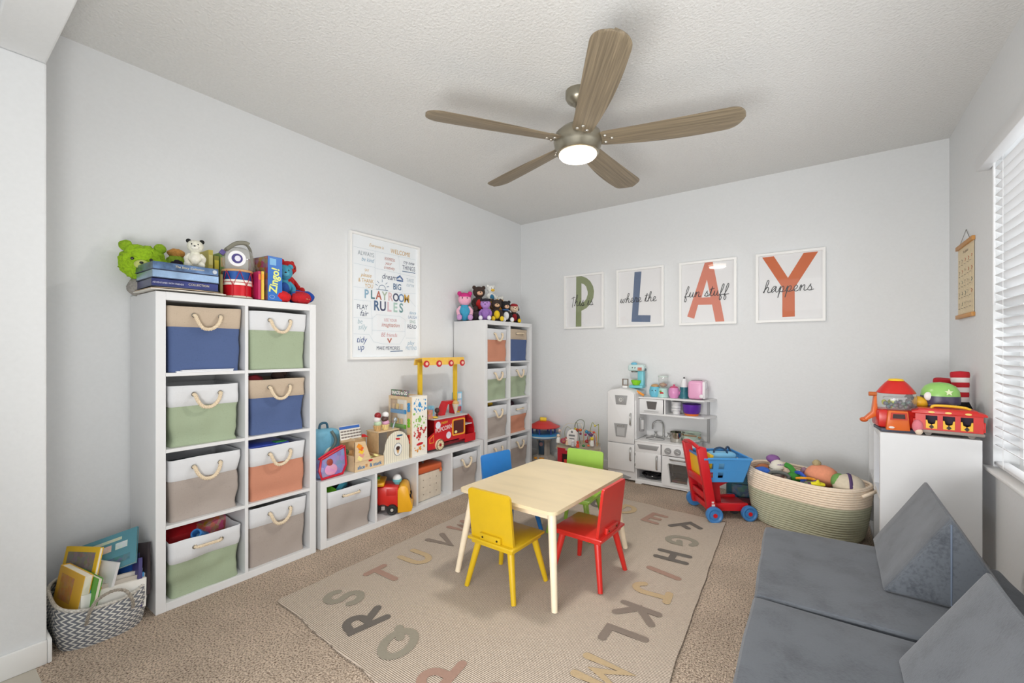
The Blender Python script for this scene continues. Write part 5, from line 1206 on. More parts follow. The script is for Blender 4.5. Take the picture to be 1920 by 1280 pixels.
# lunch bag
t = thing('lunch_bag', 'red rimmed purple and pink lunch bag leaning at the near end', 'bag', (-2.525, 1.575, ZL), H2, rot=(R(-10), 0, H2 + 0.1))
pl = [(-0.10, 0.0), (0.05, 0.0), (0.085, 0.05), (0.09, 0.165), (-0.09, 0.115), (-0.11, 0.05)]
M().prism(pl, -0.035, 0.035, (0, 0, 0.002), bev=0.012).build('bag_body', mat((132, 128, 190), 0.5, kind='patches', amt=0.25, scale=30), t)
M().tube([(x, -0.034, z + 0.002) for x, z in pl], 0.0075, seg=6, closed=True).build('piping', mat((200, 24, 48), 0.4), t)
M().tube(spline([(-0.09, -0.01, 0.12), (0.0, -0.02, 0.155), (0.09, -0.01, 0.172)], 4), 0.008).build('zip_edge', mat((206, 30, 56), 0.4), t)
M().ball((-0.03, -0.037, 0.045), (0.045, 0.006, 0.035)).build('pink_print', mat((222, 150, 190), 0.5, kind='patches', amt=0.15, scale=60), t)
M().ball((-0.035, -0.039, 0.09), (0.022, 0.006, 0.022)).build('auburn_print', mat((160, 66, 50), 0.5), t)
# slice and stack counter
t = thing('toy_sandwich_counter', 'wooden toy deli counter lettered slice and stack with order card', 'toy', (-2.56, 1.80, ZL), H2)
t.location = (-2.47, 1.70, ZL)
M().box((0.115, 0.007, 0.033), (0.23, 0.012, 0.066), bev=0.001).build('front_board', wood, t, smooth=False)
M().prism([(0, 0), (0.012, 0), (0.012, 0.195), (0, 0.195)], 0.0, 0.005).build('corner_post', wood, t, smooth=False)
M().prism([(0.0, 0.065), (0.0, 0.195), (0.075, 0.19), (0.12, 0.066)], -0.004, 0.006).build('front_panel', wood, t, smooth=False)
M().box((0.005, 0.11, 0.05), (0.01, 0.19, 0.10)).build('side_panel', wood, t, smooth=False)
M().box((0.225, 0.11, 0.033), (0.01, 0.19, 0.064)).build('side_panel', wood, t, smooth=False)
M().box((0.115, 0.21, 0.09), (0.23, 0.01, 0.18)).box((0.115, 0.11, 0.01), (0.21, 0.2, 0.01)).build('back_and_base', woodd, t, smooth=False)
M().box((0.03, 0.13, 0.20), (0.006, 0.16, 0.012)).box((0.06, 0.125, 0.195), (0.16, 0.014, 0.03)).build('shelf_rail', wood, t, smooth=False)
sg_ = M().box((0, 0, 0.045), (0.155, 0.004, 0.09)).build('order_sign', mat((228, 224, 214), 0.5), t, (0.04, 0.10, 0.20), (R(-14), 0, 0), smooth=False)
M().box((-0.002, -0.0035, 0.078), (0.151, 0.002, 0.018)).build('sign_header', mat((50, 100, 180), 0.5), sg_, smooth=False)
cells = [[(-0.068 + 0.022 * i, 0.012 + 0.019 * j), (-0.056 + 0.022 * i, 0.012 + 0.019 * j)] for i in range(7) for j in range(3)]
M().strokes(cells, 0.009).build('sign_print', mat((126, 116, 110), 0.6), sg_, (0, -0.0028, 0.004), (PI / 2, 0, 0), smooth=False)
text('slice', t, mat((60, 130, 180), 0.5), 0.034, (0.047, -0.0008, 0.024), sx=0.95, bold=0.0006)
text('& stack', t, mat((60, 130, 180), 0.5), 0.034, (0.16, -0.0008, 0.024), sx=0.95, bold=0.0006)
M().box((0.088, 0.0003, 0.028), (0.016, 0.001, 0.018)).box((0.122, 0.0003, 0.030), (0.001, 0.001, 0.001)).build('sandwich_print', mat((200, 150, 100), 0.5), t, smooth=False)
M().lathe([(0.0, 0), (0.018, 0)], seg=20, sy=0.35).build('maker_oval', mat((196, 40, 44), 0.4), t, (0.12, -0.0010, 0.056), (PI / 2, 0, 0), smooth=False)
for x, z, c in ((0.03, 0.165, (240, 150, 40)), (0.042, 0.15, (230, 104, 40)), (0.044, 0.128, (244, 200, 60)), (0.048, 0.105, (226, 160, 150)), (0.035, 0.085, (244, 232, 150))):
    M().box((0, 0, 0), (0.034, 0.001, 0.026), (0, 0.6, 0), bev=0.0).build('food_print', mat(c, 0.5), t, (x, -0.0048 - z * 0.004, z), smooth=False)
for i, (x, y, c, l) in enumerate(((0.16, 0.05, (206, 214, 196), 'white toy wrap lying in the deli counter'), (0.185, 0.085, (214, 222, 150), 'pale green toy lettuce slice in the deli counter'), (0.20, 0.045, (236, 222, 150), 'pale yellow toy cheese slice in the deli counter'), (0.16, 0.12, (150, 96, 60), 'brown toy bread roll in the deli counter'))):
    o = M().ball((0, 0, 0), (0.028, 0.022, 0.012)).shake(0.004, 60).build('toy_food', mat(c, 0.6), None, (-2.47 - y, 1.70 + x, ZL + 0.028 + 0.018 * i), (0.2 * i, 0.4, i)); tag(o, l, 'toy food')
o = M().cyl((0, 0, 0), (0, 0, 0.10), 0.020, 0.022, 12).build('toy_food', mat((196, 150, 96), 0.6), None, (-2.60, 1.745, ZL + 0.016)); tag(o, 'tan toy roll standing behind the deli corner', 'toy food')
o = M().ball((0, 0, 0.03), (0.03, 0.03, 0.035)).ball((0.01, 0.02, 0.07), 0.026).shake(0.008, 40).build('toy_food', mat((70, 100, 56), 0.7), None, (-2.60, 1.685, ZL + 0.04)); tag(o, 'dark green toy greens behind the deli corner', 'toy food')
o = M().prism([(0, 0), (0.05, -0.005), (0.02, 0.018), (0, 0.02)], -0.004, 0.004).build('toy_knife', mat((200, 36, 40), 0.4), None, (-2.58, 1.83, ZL + 0.196), (0, 0, H2)); tag(o, 'red toy knife tip above the deli counter', 'toy')
# ice cream stand
t = thing('toy_ice_cream_counter', 'toy ice cream counter with rounded pinstriped front panel and cone picture', 'toy', (-2.475, 1.935, ZL), H2)
arch = [(0.0, 0.0), (0.22, 0.0), (0.222, 0.09)] + arc(0.115, 0.10, 0.106, 0.115, 0, 180, 14) + [(0.0, 0.08)]
M().prism(arch, 0.0, 0.008).build('arched_panel', mat((238, 232, 212), 0.5, kind='stripes', amt=0.22, scale=60), t, smooth=False)
M().lathe([(0, 0), (0.037, 0)], seg=26, sy=1.25).build('oval_border', mat((96, 104, 120), 0.5), t, (0.118, -0.0006, 0.085), (PI / 2, 0, 0), smooth=False)
M().lathe([(0, 0), (0.034, 0)], seg=26, sy=1.25).build('oval_print', mat((236, 236, 232), 0.5), t, (0.118, -0.0012, 0.085), (PI / 2, 0, 0), smooth=False)
M().prism([(0.104, 0.082), (0.132, 0.082), (0.118, 0.050)], -0.002, -0.0014).build('cone_print', mat((206, 160, 104), 0.5), t, smooth=False)
M().lathe([(0, 0), (0.018, 0)], seg=16, sy=0.8).build('scoop_print', mat((74, 52, 44), 0.5), t, (0.118, -0.0022, 0.094), (PI / 2, 0, 0), smooth=False)
M().lathe([(0, 0), (0.022, 0)], seg=16, sy=0.32).build('maker_oval', mat((200, 36, 44), 0.4), t, (0.118, -0.0008, 0.160), (PI / 2, 0.15, 0), smooth=False)
M().box((0.135, -0.0006, 0.182), (0.05, 0.001, 0.011)).build('maker_tag', mat((52, 100, 130), 0.4), t, smooth=False)
M().box((0.09, 0.13, 0.215), (0.185, 0.14, 0.008)).build('counter_top', wood, t, smooth=False)
for x_ in (0.002, 0.178): M().box((x_, 0.13, 0.105), (0.006, 0.125, 0.209)).build('side_panel', woodd, t, smooth=False)
M().box((0.09, 0.195, 0.11), (0.17, 0.006, 0.20)).build('back_panel', mat((170, 160, 148), 0.5), t, smooth=False)
M().box((0.09, 0.065, 0.12), (0.17, 0.002, 0.18)).build('window_pane', glass((240, 240, 240), 0.05), t, smooth=False)
def cone(label, x, y, cols, k):
    a = thing('toy_ice_cream', label, 'toy ice cream', (-2.475 - y, 1.935 + x, ZL + 0.2195), H2, 'toy ice creams on the pinstriped counter')
    r = 0.026
    M().lathe([(0, 0), (r * 0.8, 0), (r * 1.15, 0.035), (r * 1.0, 0.038), (0, 0.038)], seg=18).build('cup', mat((236, 214, 150) if k else (214, 176, 120), 0.5, kind='stripes', amt=0.25, scale=90), a)
    for i, c in enumerate(cols): M().ball((0.004 * (-1) ** i, 0, 0.050 + i * 0.028), (r * (1.05 - 0.06 * i), r * (1.05 - 0.06 * i), r * 0.85)).build('scoop', mat(c, 0.4), a)
cone('pale green cup ice cream topped with a red scoop', 0.030, 0.115, [(190, 214, 180), (232, 226, 226), (150, 30, 36)], 0)
cone('toy ice cream with pink, brown and white scoops', 0.090, 0.105, [(216, 160, 190), (84, 58, 52), (238, 238, 238)], 1)
o = M().cyl((0, 0, 0), (0.02, 0, 0.05), 0.006).ball((0.024, 0, 0.06), (0.016, 0.012, 0.018)).build('toy_scooper', mat((176, 186, 196), 0.3, 0.6), None, (-2.57, 2.085, ZL + 0.2195), (0, 0, H2)); tag(o, 'silver grey toy ice cream scooper on the pinstriped counter', 'toy')
# vending machine
t = thing('toy_vending_machine', 'wooden toy vending machine with fruit print side and snack sign on top', 'toy', (-2.475, 2.185, ZL), H2)
vw, vd, vh = 0.150, 0.165, 0.445
t.rotation_euler = (0, 0, H2)
M().box((vw / 2, vd / 2, vh / 2), (vw, vd, vh), bev=0.001).build('front_fruit_panel', mat((240, 236, 226), 0.5), t, smooth=False)
rnd = random.Random(8); cc = [(70, 150, 206), (150, 196, 100), (200, 60, 56), (226, 150, 60)]
for row, (z0, z1, c) in enumerate(((0.33, 0.43, cc[0]), (0.22, 0.32, cc[1]), (0.11, 0.21, cc[2]), (0.035, 0.075, cc[3]))):
    m = M()
    for i in range(26 if row < 3 else 12):
        x, z = 0.012 + rnd.random() * (vw - 0.024), z0 + rnd.random() * (z1 - z0); r = 0.003 + rnd.random() * 0.006
        m.prism([(x + r * math.cos(k * 1.05), z + r * 1.2 * math.sin(k * 1.05)) for k in range(6)], -0.0006 - 0.0002 * (i % 3), -0.0002)
    m.ball((vw * 0.5, -0.0005, (z0 + z1) / 2), (0.016, 0.0008, 0.018) if row < 3 else (0.01, 0.0008, 0.01))
    m.build('fruit_print', mat(c, 0.5), t, smooth=False)
M().lathe([(0, 0), (0.034, 0)], seg=20, sy=0.3).build('maker_oval', mat((204, 34, 44), 0.4), t, (0.075, -0.0016, 0.088), (PI / 2, -0.1, 0), smooth=False)
# display face, turned to the near side
fr = M(); fr.box((-0.004, 0.025, vh / 2), (0.008, 0.0499, vh)).box((-0.004, 0.245, vh / 2), (0.008, 0.02, vh)).box((-0.004, 0.1425, vh - 0.012), (0.008, 0.185, 0.024)).box((-0.004, 0.1425, 0.03), (0.008, 0.185, 0.06))
fr.build('face_frame', wood, t, smooth=False)
M().box((0.01, 0.14, vh / 2), (0.01, 0.20, vh - 0.02)).box((0.075, 0.25, vh / 2), (0.15, 0.008, vh)).box((0.075, 0.17, vh - 0.004), (0.15, 0.17, 0.008)).build('cabinet_shell', woodd, t, smooth=False)
for z, c in ((0.33, (70, 150, 206)), (0.22, (120, 186, 60)), (0.11, (200, 70, 50))):
    M().box((-0.007, 0.145, z), (0.012, 0.17, 0.03), bev=0.003).build('product_rail', mat(c, 0.4), t)
    for k in range(3):
        M().box((-0.012, 0.105 + k * 0.045, z + 0.038), (0.014, 0.026, 0.04), bev=0.003).build('snack_block', mat((214, 176, 120) if k != 1 else (226, 190, 90), 0.5, kind='patches', amt=0.15, scale=60), t)
M().box((-0.022, 0.145, 0.235), (0.001, 0.17, 0.37)).build('window_pane', glass((235, 240, 245), 0.06), t, smooth=False)
for z, c in ((0.37, (60, 144, 206)), (0.255, (126, 190, 52)), (0.135, (208, 66, 44))):
    for k in range(3): M().cyl((-0.008, 0.022, z + 0.02 - k * 0.022), (-0.018, 0.022, z + 0.02 - k * 0.022), 0.0115, seg=14).build('button', mat(c, 0.35), t)
s_ = M().box((0, 0, 0.024), (0.20, 0.008, 0.048), bev=0.002).build('top_sign', mat((110, 84, 66), 0.5, kind='patches', amt=0.4, scale=60), t, (-0.004, 0.13, vh + 0.001), (0, 0, -H2), smooth=False)
text('SNACKS to GO', s_, mat((248, 246, 240), 0.4), 0.034, (0, -0.0048, 0.023), sx=0.76, bold=0.0012, ext=0.0003)
# popcorn truck
t = thing('toy_popcorn_truck', 'red wooden toy popcorn truck with yellow posts and red dotted awning', 'toy truck', (-2.475, 2.345, ZL), H2)
red = mat((198, 28, 38), 0.35); dred = mat((120, 22, 30), 0.5); yel = mat((226, 186, 40), 0.4)
M().box((0.215, 0.10, 0.036), (0.43, 0.17, 0.024)).build('chassis', dred, t, smooth=False)
M().prism([(0.0, 0.02), (0.0, 0.115), (0.06, 0.15), (0.06, 0.245), (0.36, 0.245), (0.36, 0.045), (0.30, 0.045), (0.30, 0.06), (0.13, 0.06), (0.13, 0.02)], 0.0, 0.008).build('front_side', red, t, smooth=False)
M().prism([(0.0, 0.02), (0.0, 0.115), (0.06, 0.15), (0.06, 0.245), (0.36, 0.245), (0.36, 0.045), (0.13, 0.02)], 0.165, 0.173).build('rear_side', red, t, smooth=False)
M().prism([(0.362, 0.012), (0.47, 0.012), (0.468, 0.12), (0.447, 0.20), (0.405, 0.243), (0.362, 0.248)], 0.115, 0.121).build('rear_wall', red, t, smooth=False)
M().prism([(0.362, 0.012), (0.472, 0.012), (0.472, 0.078), (0.362, 0.078)], 0.0, 0.008).build('rear_step', red, t, smooth=False)
fo = [(0.472, 0.012), (0.470, 0.12), (0.449, 0.20), (0.405, 0.246), (0.39, 0.25)]; fi = [(0.464, 0.012), (0.462, 0.118), (0.442, 0.194), (0.402, 0.238), (0.39, 0.242)]
M().prism(fo + fi[::-1], 0.009, 0.114).build('rear_fender', red, t, smooth=False)
M().box((0.41, 0.062, 0.16), (0.095, 0.09, 0.008)).build('grey_shelf', mat((206, 206, 208), 0.4), t, smooth=False)
M().box((0.21, 0.085, 0.250), (0.33, 0.19, 0.009)).build('counter_top', mat((196, 194, 192), 0.4), t, smooth=False)
M().frame([(x, z) for x, z in ((0.235, 0.09), (0.345, 0.09), (0.355, 0.10), (0.355, 0.215), (0.345, 0.225), (0.235, 0.225), (0.225, 0.215), (0.225, 0.10))], [(x, z) for x, z in ((0.243, 0.10), (0.337, 0.10), (0.345, 0.108), (0.345, 0.207), (0.337, 0.215), (0.243, 0.215), (0.235, 0.207), (0.235, 0.108))], -0.004, 0.0).build('window_border', mat((236, 170, 50), 0.4), t, smooth=False)
M().box((0.29, -0.0006, 0.157), (0.10, 0.0012, 0.105)).build('popcorn_window', mat((84, 30, 28), 0.2), t, smooth=False)
M().ball((0.262, -0.001, 0.118), (0.014, 0.003, 0.012)).build('popcorn', mat((236, 220, 150), 0.6), t)
text('POPCORN', t, mat((232, 206, 206), 0.4), 0.046, (0.143, -0.0015, 0.165), sx=0.72, bold=0.0012, rot=(PI / 2, -0.12, 0))
text('FRESH', t, mat((240, 200, 60), 0.4), 0.026, (0.15, -0.0015, 0.212), sx=0.85, rot=(PI / 2, -0.12, 0))
for x, z in ((0.09, 0.20), (0.19, 0.105)): M().lathe([(0, 0), (0.024, 0)], seg=12, sy=1.2).build('spotted_print', mat((232, 228, 240), 0.5, kind='patches', amt=0.25, scale=120), t, (x, -0.0012, z), (PI / 2, 0, 0), smooth=False)
M().prism([(0.012, 0.07), (0.012, 0.105), (0.05, 0.135), (0.05, 0.07)], -0.002, 0.0).build('cab_window', mat((236, 150, 50), 0.4), t, smooth=False)
M().prism([(0.017, 0.076), (0.017, 0.102), (0.045, 0.124), (0.045, 0.076)], -0.003, -0.001).build('cab_pane', red, t, smooth=False)
for x in (0.10, 0.37):
    w_ = M().cyl((0, -0.014, 0), (0, 0.0, 0), 0.044, seg=28).build('wheel', mat((236, 222, 184), 0.45), t, (x, 0, 0.046))
    M().tube([(0.040 * math.cos(a), -0.015, 0.040 * math.sin(a)) for a in [2 * PI * k / 24 for k in range(24)]], 0.003, seg=5, closed=True).build('tyre_ring', mat((80, 50, 44), 0.5), w_)
    M().cyl((0, -0.016, 0), (0, -0.013, 0), 0.013).build('hub', mat((160, 30, 36), 0.4), w_)
    M().strokes([[(0.018 * math.cos(a), 0.018 * math.sin(a)), (0.034 * math.cos(a), 0.034 * math.sin(a))] for a in [2 * PI * k / 8 for k in range(8)]], 0.003).build('spokes', mat((196, 150, 90), 0.5), w_, (0, -0.0146, 0), (PI / 2, 0, 0), smooth=False)
    w_.scale = (1 / 1.18, 1, 1)
    if x > 0.2: w_.location = (x, 0.173, 0.046)
for x in (0.050, 0.395): M().box((x, 0.155, 0.47), (0.028, 0.022, 0.45)).box((x, 0.14, 0.25), (0.028, 0.05, 0.02)).build('yellow_post', yel, t, smooth=False)
aw = M().prism([(0, 0), (0.012, 0.05), (0.10, 0.06), (0.115, 0.0), (0.105, 0.0), (0.094, 0.05), (0.02, 0.042), (0.008, 0.0)], -0.205, 0.205).build('awning', mat((236, 190, 70), 0.5, kind='patches', amt=0.10, scale=60), t, (0.225, 0.13 + 0.06, 0.672), (0, 0, -H2), smooth=False)
awc = [(0.02 + k * 0.14, ) for k in range(4)]
for k in range(4):
    M().lathe([(0, 0), (0.027, 0)], seg=20).build('awning_dot', mat((196, 36, 48), 0.5), t, (0.045 + k * 0.118, 0.0738, 0.682), (PI / 2, 0, 0), smooth=False)
    M().lathe([(0, 0), (0.013, 0)], seg=14).build('awning_dot_centre', mat((240, 200, 180), 0.5), t, (0.048 + k * 0.118, 0.0730, 0.684), (PI / 2, 0, 0), smooth=False)
for k in range(5): M().lathe([(0, 0), (0.018, 0)], seg=16).build('awning_dot', mat((200, 60, 60), 0.5), t, (0.04 + k * 0.09, 0.135, 0.7295), (0, 0, 0), smooth=False)
t.scale = (1.18, 1, 1)
# red shelf on the truck counter, card, boxes
t = thing('toy_condiment_rack', 'red wooden rack shaped like a letter A on the truck counter', 'toy', (-2.555, 2.56, ZL + 0.2548), H2)
M().prism([(0, 0), (0.07, 0.11), (0.185, 0.11), (0.185, 0), (0.16, 0), (0.16, 0.085), (0.085, 0.085), (0.05, 0.0)], 0, 0.06).build('rack_body', red, t, smooth=False)
t = thing('toy_popcorn_cone', 'patterned paper popcorn cone in front of the red rack', 'toy', (-2.535, 2.715, ZL + 0.2548), H2)
M().lathe([(0.006, 0), (0.03, 0.085), (0, 0.085)], seg=16).build('paper_cone', mat((214, 196, 176), 0.6, kind='patches', amt=0.3, scale=90), t)
M().ball((0, 0, 0.092), (0.028, 0.026, 0.02)).shake(0.006, 90).build('popcorn', mat((206, 170, 110), 0.7), t)
o = M().box((0, 0, 0.045), (0.075, 0.05, 0.09)).build('snack_carton', mat((120, 176, 206), 0.5, kind='patches', amt=0.3, scale=60), None, (-2.575, 2.445, ZL + 0.2548), (0, 0, H2), smooth=False); tag(o, 'blue patterned snack carton at the left of the truck counter', 'carton')
o = M().box((0, 0, 0.035), (0.045, 0.045, 0.07)).build('snack_carton', mat((196, 120, 84), 0.5, kind='patches', amt=0.3, scale=60), None, (-2.515, 2.388, ZL + 0.2548), (0, 0, H2), smooth=False); tag(o, 'small tan snack carton at the front left of the truck counter', 'carton')
o = M().ball((0, 0, 0.05), (0.02, 0.02, 0.022)).cyl((0, 0, 0), (0, 0, 0.04), 0.008).build('toy_lollipop', mat((70, 40, 36), 0.5), None, (-2.55, 2.515, ZL + 0.2548)); tag(o, 'dark brown round topped toy treat beside the blue carton', 'toy food')
o = M().ball((0, 0, 0.008), (0.03, 0.022, 0.008)).build('toy_food', mat((226, 190, 60), 0.5), None, (-2.50, 2.44, ZL + 0.2548)); tag(o, 'flat yellow toy treat on the truck counter edge', 'toy food')
t = thing('menu_card', 'tall light blue picture card standing at the far end of the truck', 'card', (-2.66, 2.805, ZL), H2 - 0.1)
M().box((0.0575, 0, 0.21), (0.115, 0.004, 0.42)).build('card_sheet', mat((140, 196, 224), 0.5), t, smooth=False)
for i in range(2):
    for j in range(3): M().box((0.031 + i * 0.054, -0.0024, 0.27 + j * 0.057), (0.042, 0.001, 0.046)).build('card_picture', mat([(226, 214, 232), (190, 60, 76), (224, 236, 244)][(i + 2 * j) % 3], 0.5, kind='patches', amt=0.25, scale=80), t, smooth=False)
# ---- train in second cubby
t = thing('toy_train', 'red toy train with yellow smiling front and black wheels in the low shelf', 'toy train', (-2.50, 1.885, 0.0412), 0)
t.location = (-2.61, 1.874, 0.0412); t.rotation_euler = (0, 0, R(46)); t.scale = (0.95, 0.95, 0.95)
tr = mat((216, 44, 36), 0.3); ty = mat((240, 176, 32), 0.35)
M().prism([(0.0, 0.045), (0.0, 0.20), (0.125, 0.20), (0.135, 0.21), (0.24, 0.20), (0.245, 0.05), (0.19, 0.045), (0.13, 0.075)], 0.0, 0.16, bev=0.008).build('engine_body', tr, t)
M().box((0.055, -0.002, 0.155), (0.075, 0.006, 0.06), bev=0.002).build('cab_window', mat((30, 44, 50), 0.3), t)
M().box((0.055, 0.08, 0.226), (0.17, 0.19, 0.03), bev=0.010).build('roof', ty, t)
M().box((0.05, 0.09, 0.247), (0.10, 0.12, 0.02), bev=0.006).build('roof_panel', mat((226, 200, 60), 0.4), t)
for x, c in ((0.02, (60, 100, 200)), (0.055, (210, 50, 50)), (0.09, (90, 180, 80))): M().cyl((x, 0.05, 0.255), (x, 0.05, 0.268), 0.014, seg=16).build('song_button', mat(c, 0.4), t)
M().box((0.19, -0.001, 0.165), (0.07, 0.004, 0.05), bev=0.002).build('side_panel', mat((206, 40, 34), 0.4), t)
fc = [(0.235, 0.01), (0.235, 0.175)] + arc(0.275, 0.175, 0.038, 0.035, 170, 10, 8) + [(0.322, 0.12), (0.345, 0.05), (0.335, 0.015)]
M().prism(fc, -0.01, 0.17, bev=0.006).build('smiling_nose', ty, t)
fx_ = M(); 
for y in (0.04, 0.12):
    M().ball((0.326, y, 0.115), (0.008, 0.014, 0.020), u=10, v=8).build('eye', blk, t)
M().tube(spline([(0.328, 0.055, 0.098), (0.336, 0.08, 0.085), (0.328, 0.105, 0.098)], 5), 0.0028).build('smile', mat((120, 50, 20), 0.5), t)
M().ball((0.225, 0.08, 0.245), (0.032, 0.032, 0.03)).build('steam_ball', mat((236, 240, 240), 0.4), t)
M().lathe([(0.016, 0.195), (0.022, 0.21), (0.033, 0.222), (0.035, 0.24), (0.0, 0.24)], (0.225, 0.08, 0.0), seg=20).build('funnel', mat((112, 196, 206), 0.4), t)
for x, r in ((0.055, 0.050), (0.195, 0.038)):
    for y in (-0.008, 0.168):
        w_ = M().cyl((0, -0.01, 0), (0, 0.01, 0), r, seg=28).build('wheel', mat((28, 27, 27), 0.45), t, (x, y, r))
        M().cyl((0, -0.013, 0), (0, 0.013, 0), r * 0.28, seg=14).build('hub', mat((196, 190, 180), 0.4), w_)
        M().tube([(r * 0.72 * math.cos(a), -0.0105, r * 0.72 * math.sin(a)) for a in [2 * PI * k / 20 for k in range(20)]], 0.003, seg=5, closed=True).build('tread_ring', mat((50, 48, 48), 0.4), w_)
M().box((0.127, 0.08, 0.04), (0.03, 0.12, 0.03), bev=0.005).build('axle_block', mat((196, 190, 184), 0.4), t)
# ---- orange lidded box in third cubby
t = thing('storage_box', 'cream storage box with orange lid in the low shelf', 'storage box', (-2.50, 2.262, 0.0412), H2 + 0.03)
M().box((0.13, 0.12, 0.105), (0.26, 0.24, 0.21), bev=0.012).build('box_body', mat((216, 204, 186), 0.5, kind='noise', amt=0.06, scale=30), t)
M().box((0.13, 0.12, 0.236), (0.272, 0.252, 0.056), bev=0.018, seg=3).build('orange_lid', mat((206, 96, 52), 0.45), t)
for i in range(3):
    for j in range(3): M().cyl((0.06 + i * 0.07, -0.001, 0.05 + j * 0.055), (0.06 + i * 0.07, 0.002, 0.05 + j * 0.055), 0.004, seg=8).build('peg_hole', mat((120, 104, 90), 0.6), t)
M().box((0.245, -0.006, 0.205), (0.02, 0.012, 0.03), bev=0.003).build('latch', mat((214, 110, 60), 0.45), t)
o = M().tube(spline([(0, -0.05, 0), (0, -0.03, 0.022), (0, 0.02, 0.026), (0, 0.05, 0)], 5), 0.008).build('toy_hose', mat((96, 102, 100), 0.5), None, (-2.58, 2.34, 0.0412 + 0.272)); tag(o, 'grey curved toy lying on the orange lid', 'toy')
# ================================================================ CORNER: TOWER AND ACTIVITY TABLE
t = thing('toy_tower', 'toy lookout tower with red roof, yellow periscope and blue balcony in the corner', 'toy', (-2.43, 3.965, 0), 0.2)
M().lathe([(0.0, 0), (0.135, 0), (0.135, 0.05), (0.115, 0.07), (0.07, 0.09), (0.065, 0.22), (0.09, 0.27), (0.13, 0.285), (0, 0.285)], seg=8).build('grey_tower', mat((176, 168, 158), 0.5), t, angle=0.3)
M().lathe([(0.11, 0.275), (0.165, 0.285), (0.168, 0.31), (0.15, 0.318), (0, 0.318)], seg=28).build('blue_balcony', mat((60, 146, 206), 0.4), t)
M().lathe([(0.169, 0.292), (0.171, 0.298), (0.169, 0.304)], seg=28).build('balcony_stripe', mat((206, 214, 206), 0.4), t)
for k in range(6):
    a = 0.5 + k * PI / 3; M().cyl((0.12 * math.cos(a), 0.12 * math.sin(a), 0.31), (0.12 * math.cos(a), 0.12 * math.sin(a), 0.39), 0.008, seg=10).build('column', mat((40, 60, 150), 0.4), t)
M().lathe([(0, 0.385), (0.165, 0.385), (0.172, 0.392), (0.14, 0.405), (0.10, 0.425), (0.065, 0.445), (0, 0.448)], seg=26).build('red_roof', mat((204, 44, 38), 0.4), t)
M().cyl((-0.035, -0.02, 0.468), (0.025, 0.01, 0.462), 0.022, seg=16).cyl((0, 0, 0.44), (0, 0, 0.46), 0.014).build('periscope', mat((232, 196, 40), 0.4), t)
M().cyl((-0.037, -0.021, 0.4685), (-0.034, -0.0195, 0.468), 0.017, seg=14).build('periscope_lens', blk, t)
M().box((0.0, -0.072, 0.18), (0.062, 0.014, 0.15), (0, 0, 0), bev=0.003).build('dark_panel', mat((44, 66, 84), 0.4), t)
M().cyl((0, -0.082, 0.215), (0, -0.078, 0.215), 0.020, seg=16).build('round_print', mat((150, 110, 110), 0.5), t)
M().box((0.02, -0.115, 0.075), (0.05, 0.02, 0.02), bev=0.003).box((-0.05, -0.11, 0.075), (0.03, 0.02, 0.02), bev=0.003).build('orange_clip', mat((232, 160, 50), 0.4), t)
hx, hy, HR, HZ = -1.935, 3.80, 0.235, 0.30
hexa = [(math.cos(R(60 * k + 3)), math.sin(R(60 * k + 3))) for k in range(6)]
t = thing('activity_table', 'hexagonal toy activity table with printed sides and wire bead mazes', 'toy table', (hx, hy, 0), R(-4))
M().prism([(HR * x, HR * y) for x, y in hexa], -0.018, 0.0).build('table_top', mat((176, 160, 134), 0.5, kind='patches', amt=0.12, scale=30), t, (0, 0, HZ - 0.018), (PI / 2, 0, 0), smooth=False)
for k in range(6):
    (x0, y0), (x1, y1) = hexa[k], hexa[(k + 1) % 6]; r = HR * 0.96
    c_ = [(212, 190, 176), (190, 170, 160), (200, 180, 170), (178, 26, 44), (178, 26, 44), (218, 196, 184)][k]
    mx_, my_ = (x0 + x1) / 2 * r, (y0 + y1) / 2 * r; an = math.atan2(y1 - y0, x1 - x0)
    if k in (3, 4):
        M().frame([(-0.112, 0), (0.112, 0), (0.112, HZ - 0.019), (-0.112, HZ - 0.019)], [(-0.07, 0.04), (0.07, 0.04), (0.07, HZ - 0.07), (-0.07, HZ - 0.07)], -0.006, 0.006).build('side_frame', mat(c_, 0.45), t, (mx_, my_, 0), (0, 0, an), smooth=False)
        for j, cc_ in enumerate(((206, 60, 40), (236, 190, 60), (90, 150, 60))): M().box((-0.04 + 0.04 * j, 0.02, 0.13), (0.03, 0.03, 0.09), bev=0.004).build('spinning_block', mat(cc_, 0.5), t, (mx_, my_, 0), (0, 0, an))
    else:
        M().box((0, 0, (HZ - 0.019) / 2), (0.224, 0.012, HZ - 0.019)).build('side_panel', mat(c_, 0.5, kind='patches', amt=0.12, scale=25), t, (mx_, my_, 0), (0, 0, an), smooth=False)
        for j, (cc_, zz, xx) in enumerate((((80, 170, 170), 0.20, 0.03), ((226, 96, 36), 0.11, 0.06), ((110, 150, 80), 0.25, -0.05))):
            M().cyl((xx, -0.0075, zz), (xx, -0.0055, zz), 0.03 - j * 0.004, seg=16).build('picture_disc', mat(cc_, 0.5), t, (mx_, my_, 0), (0, 0, an))
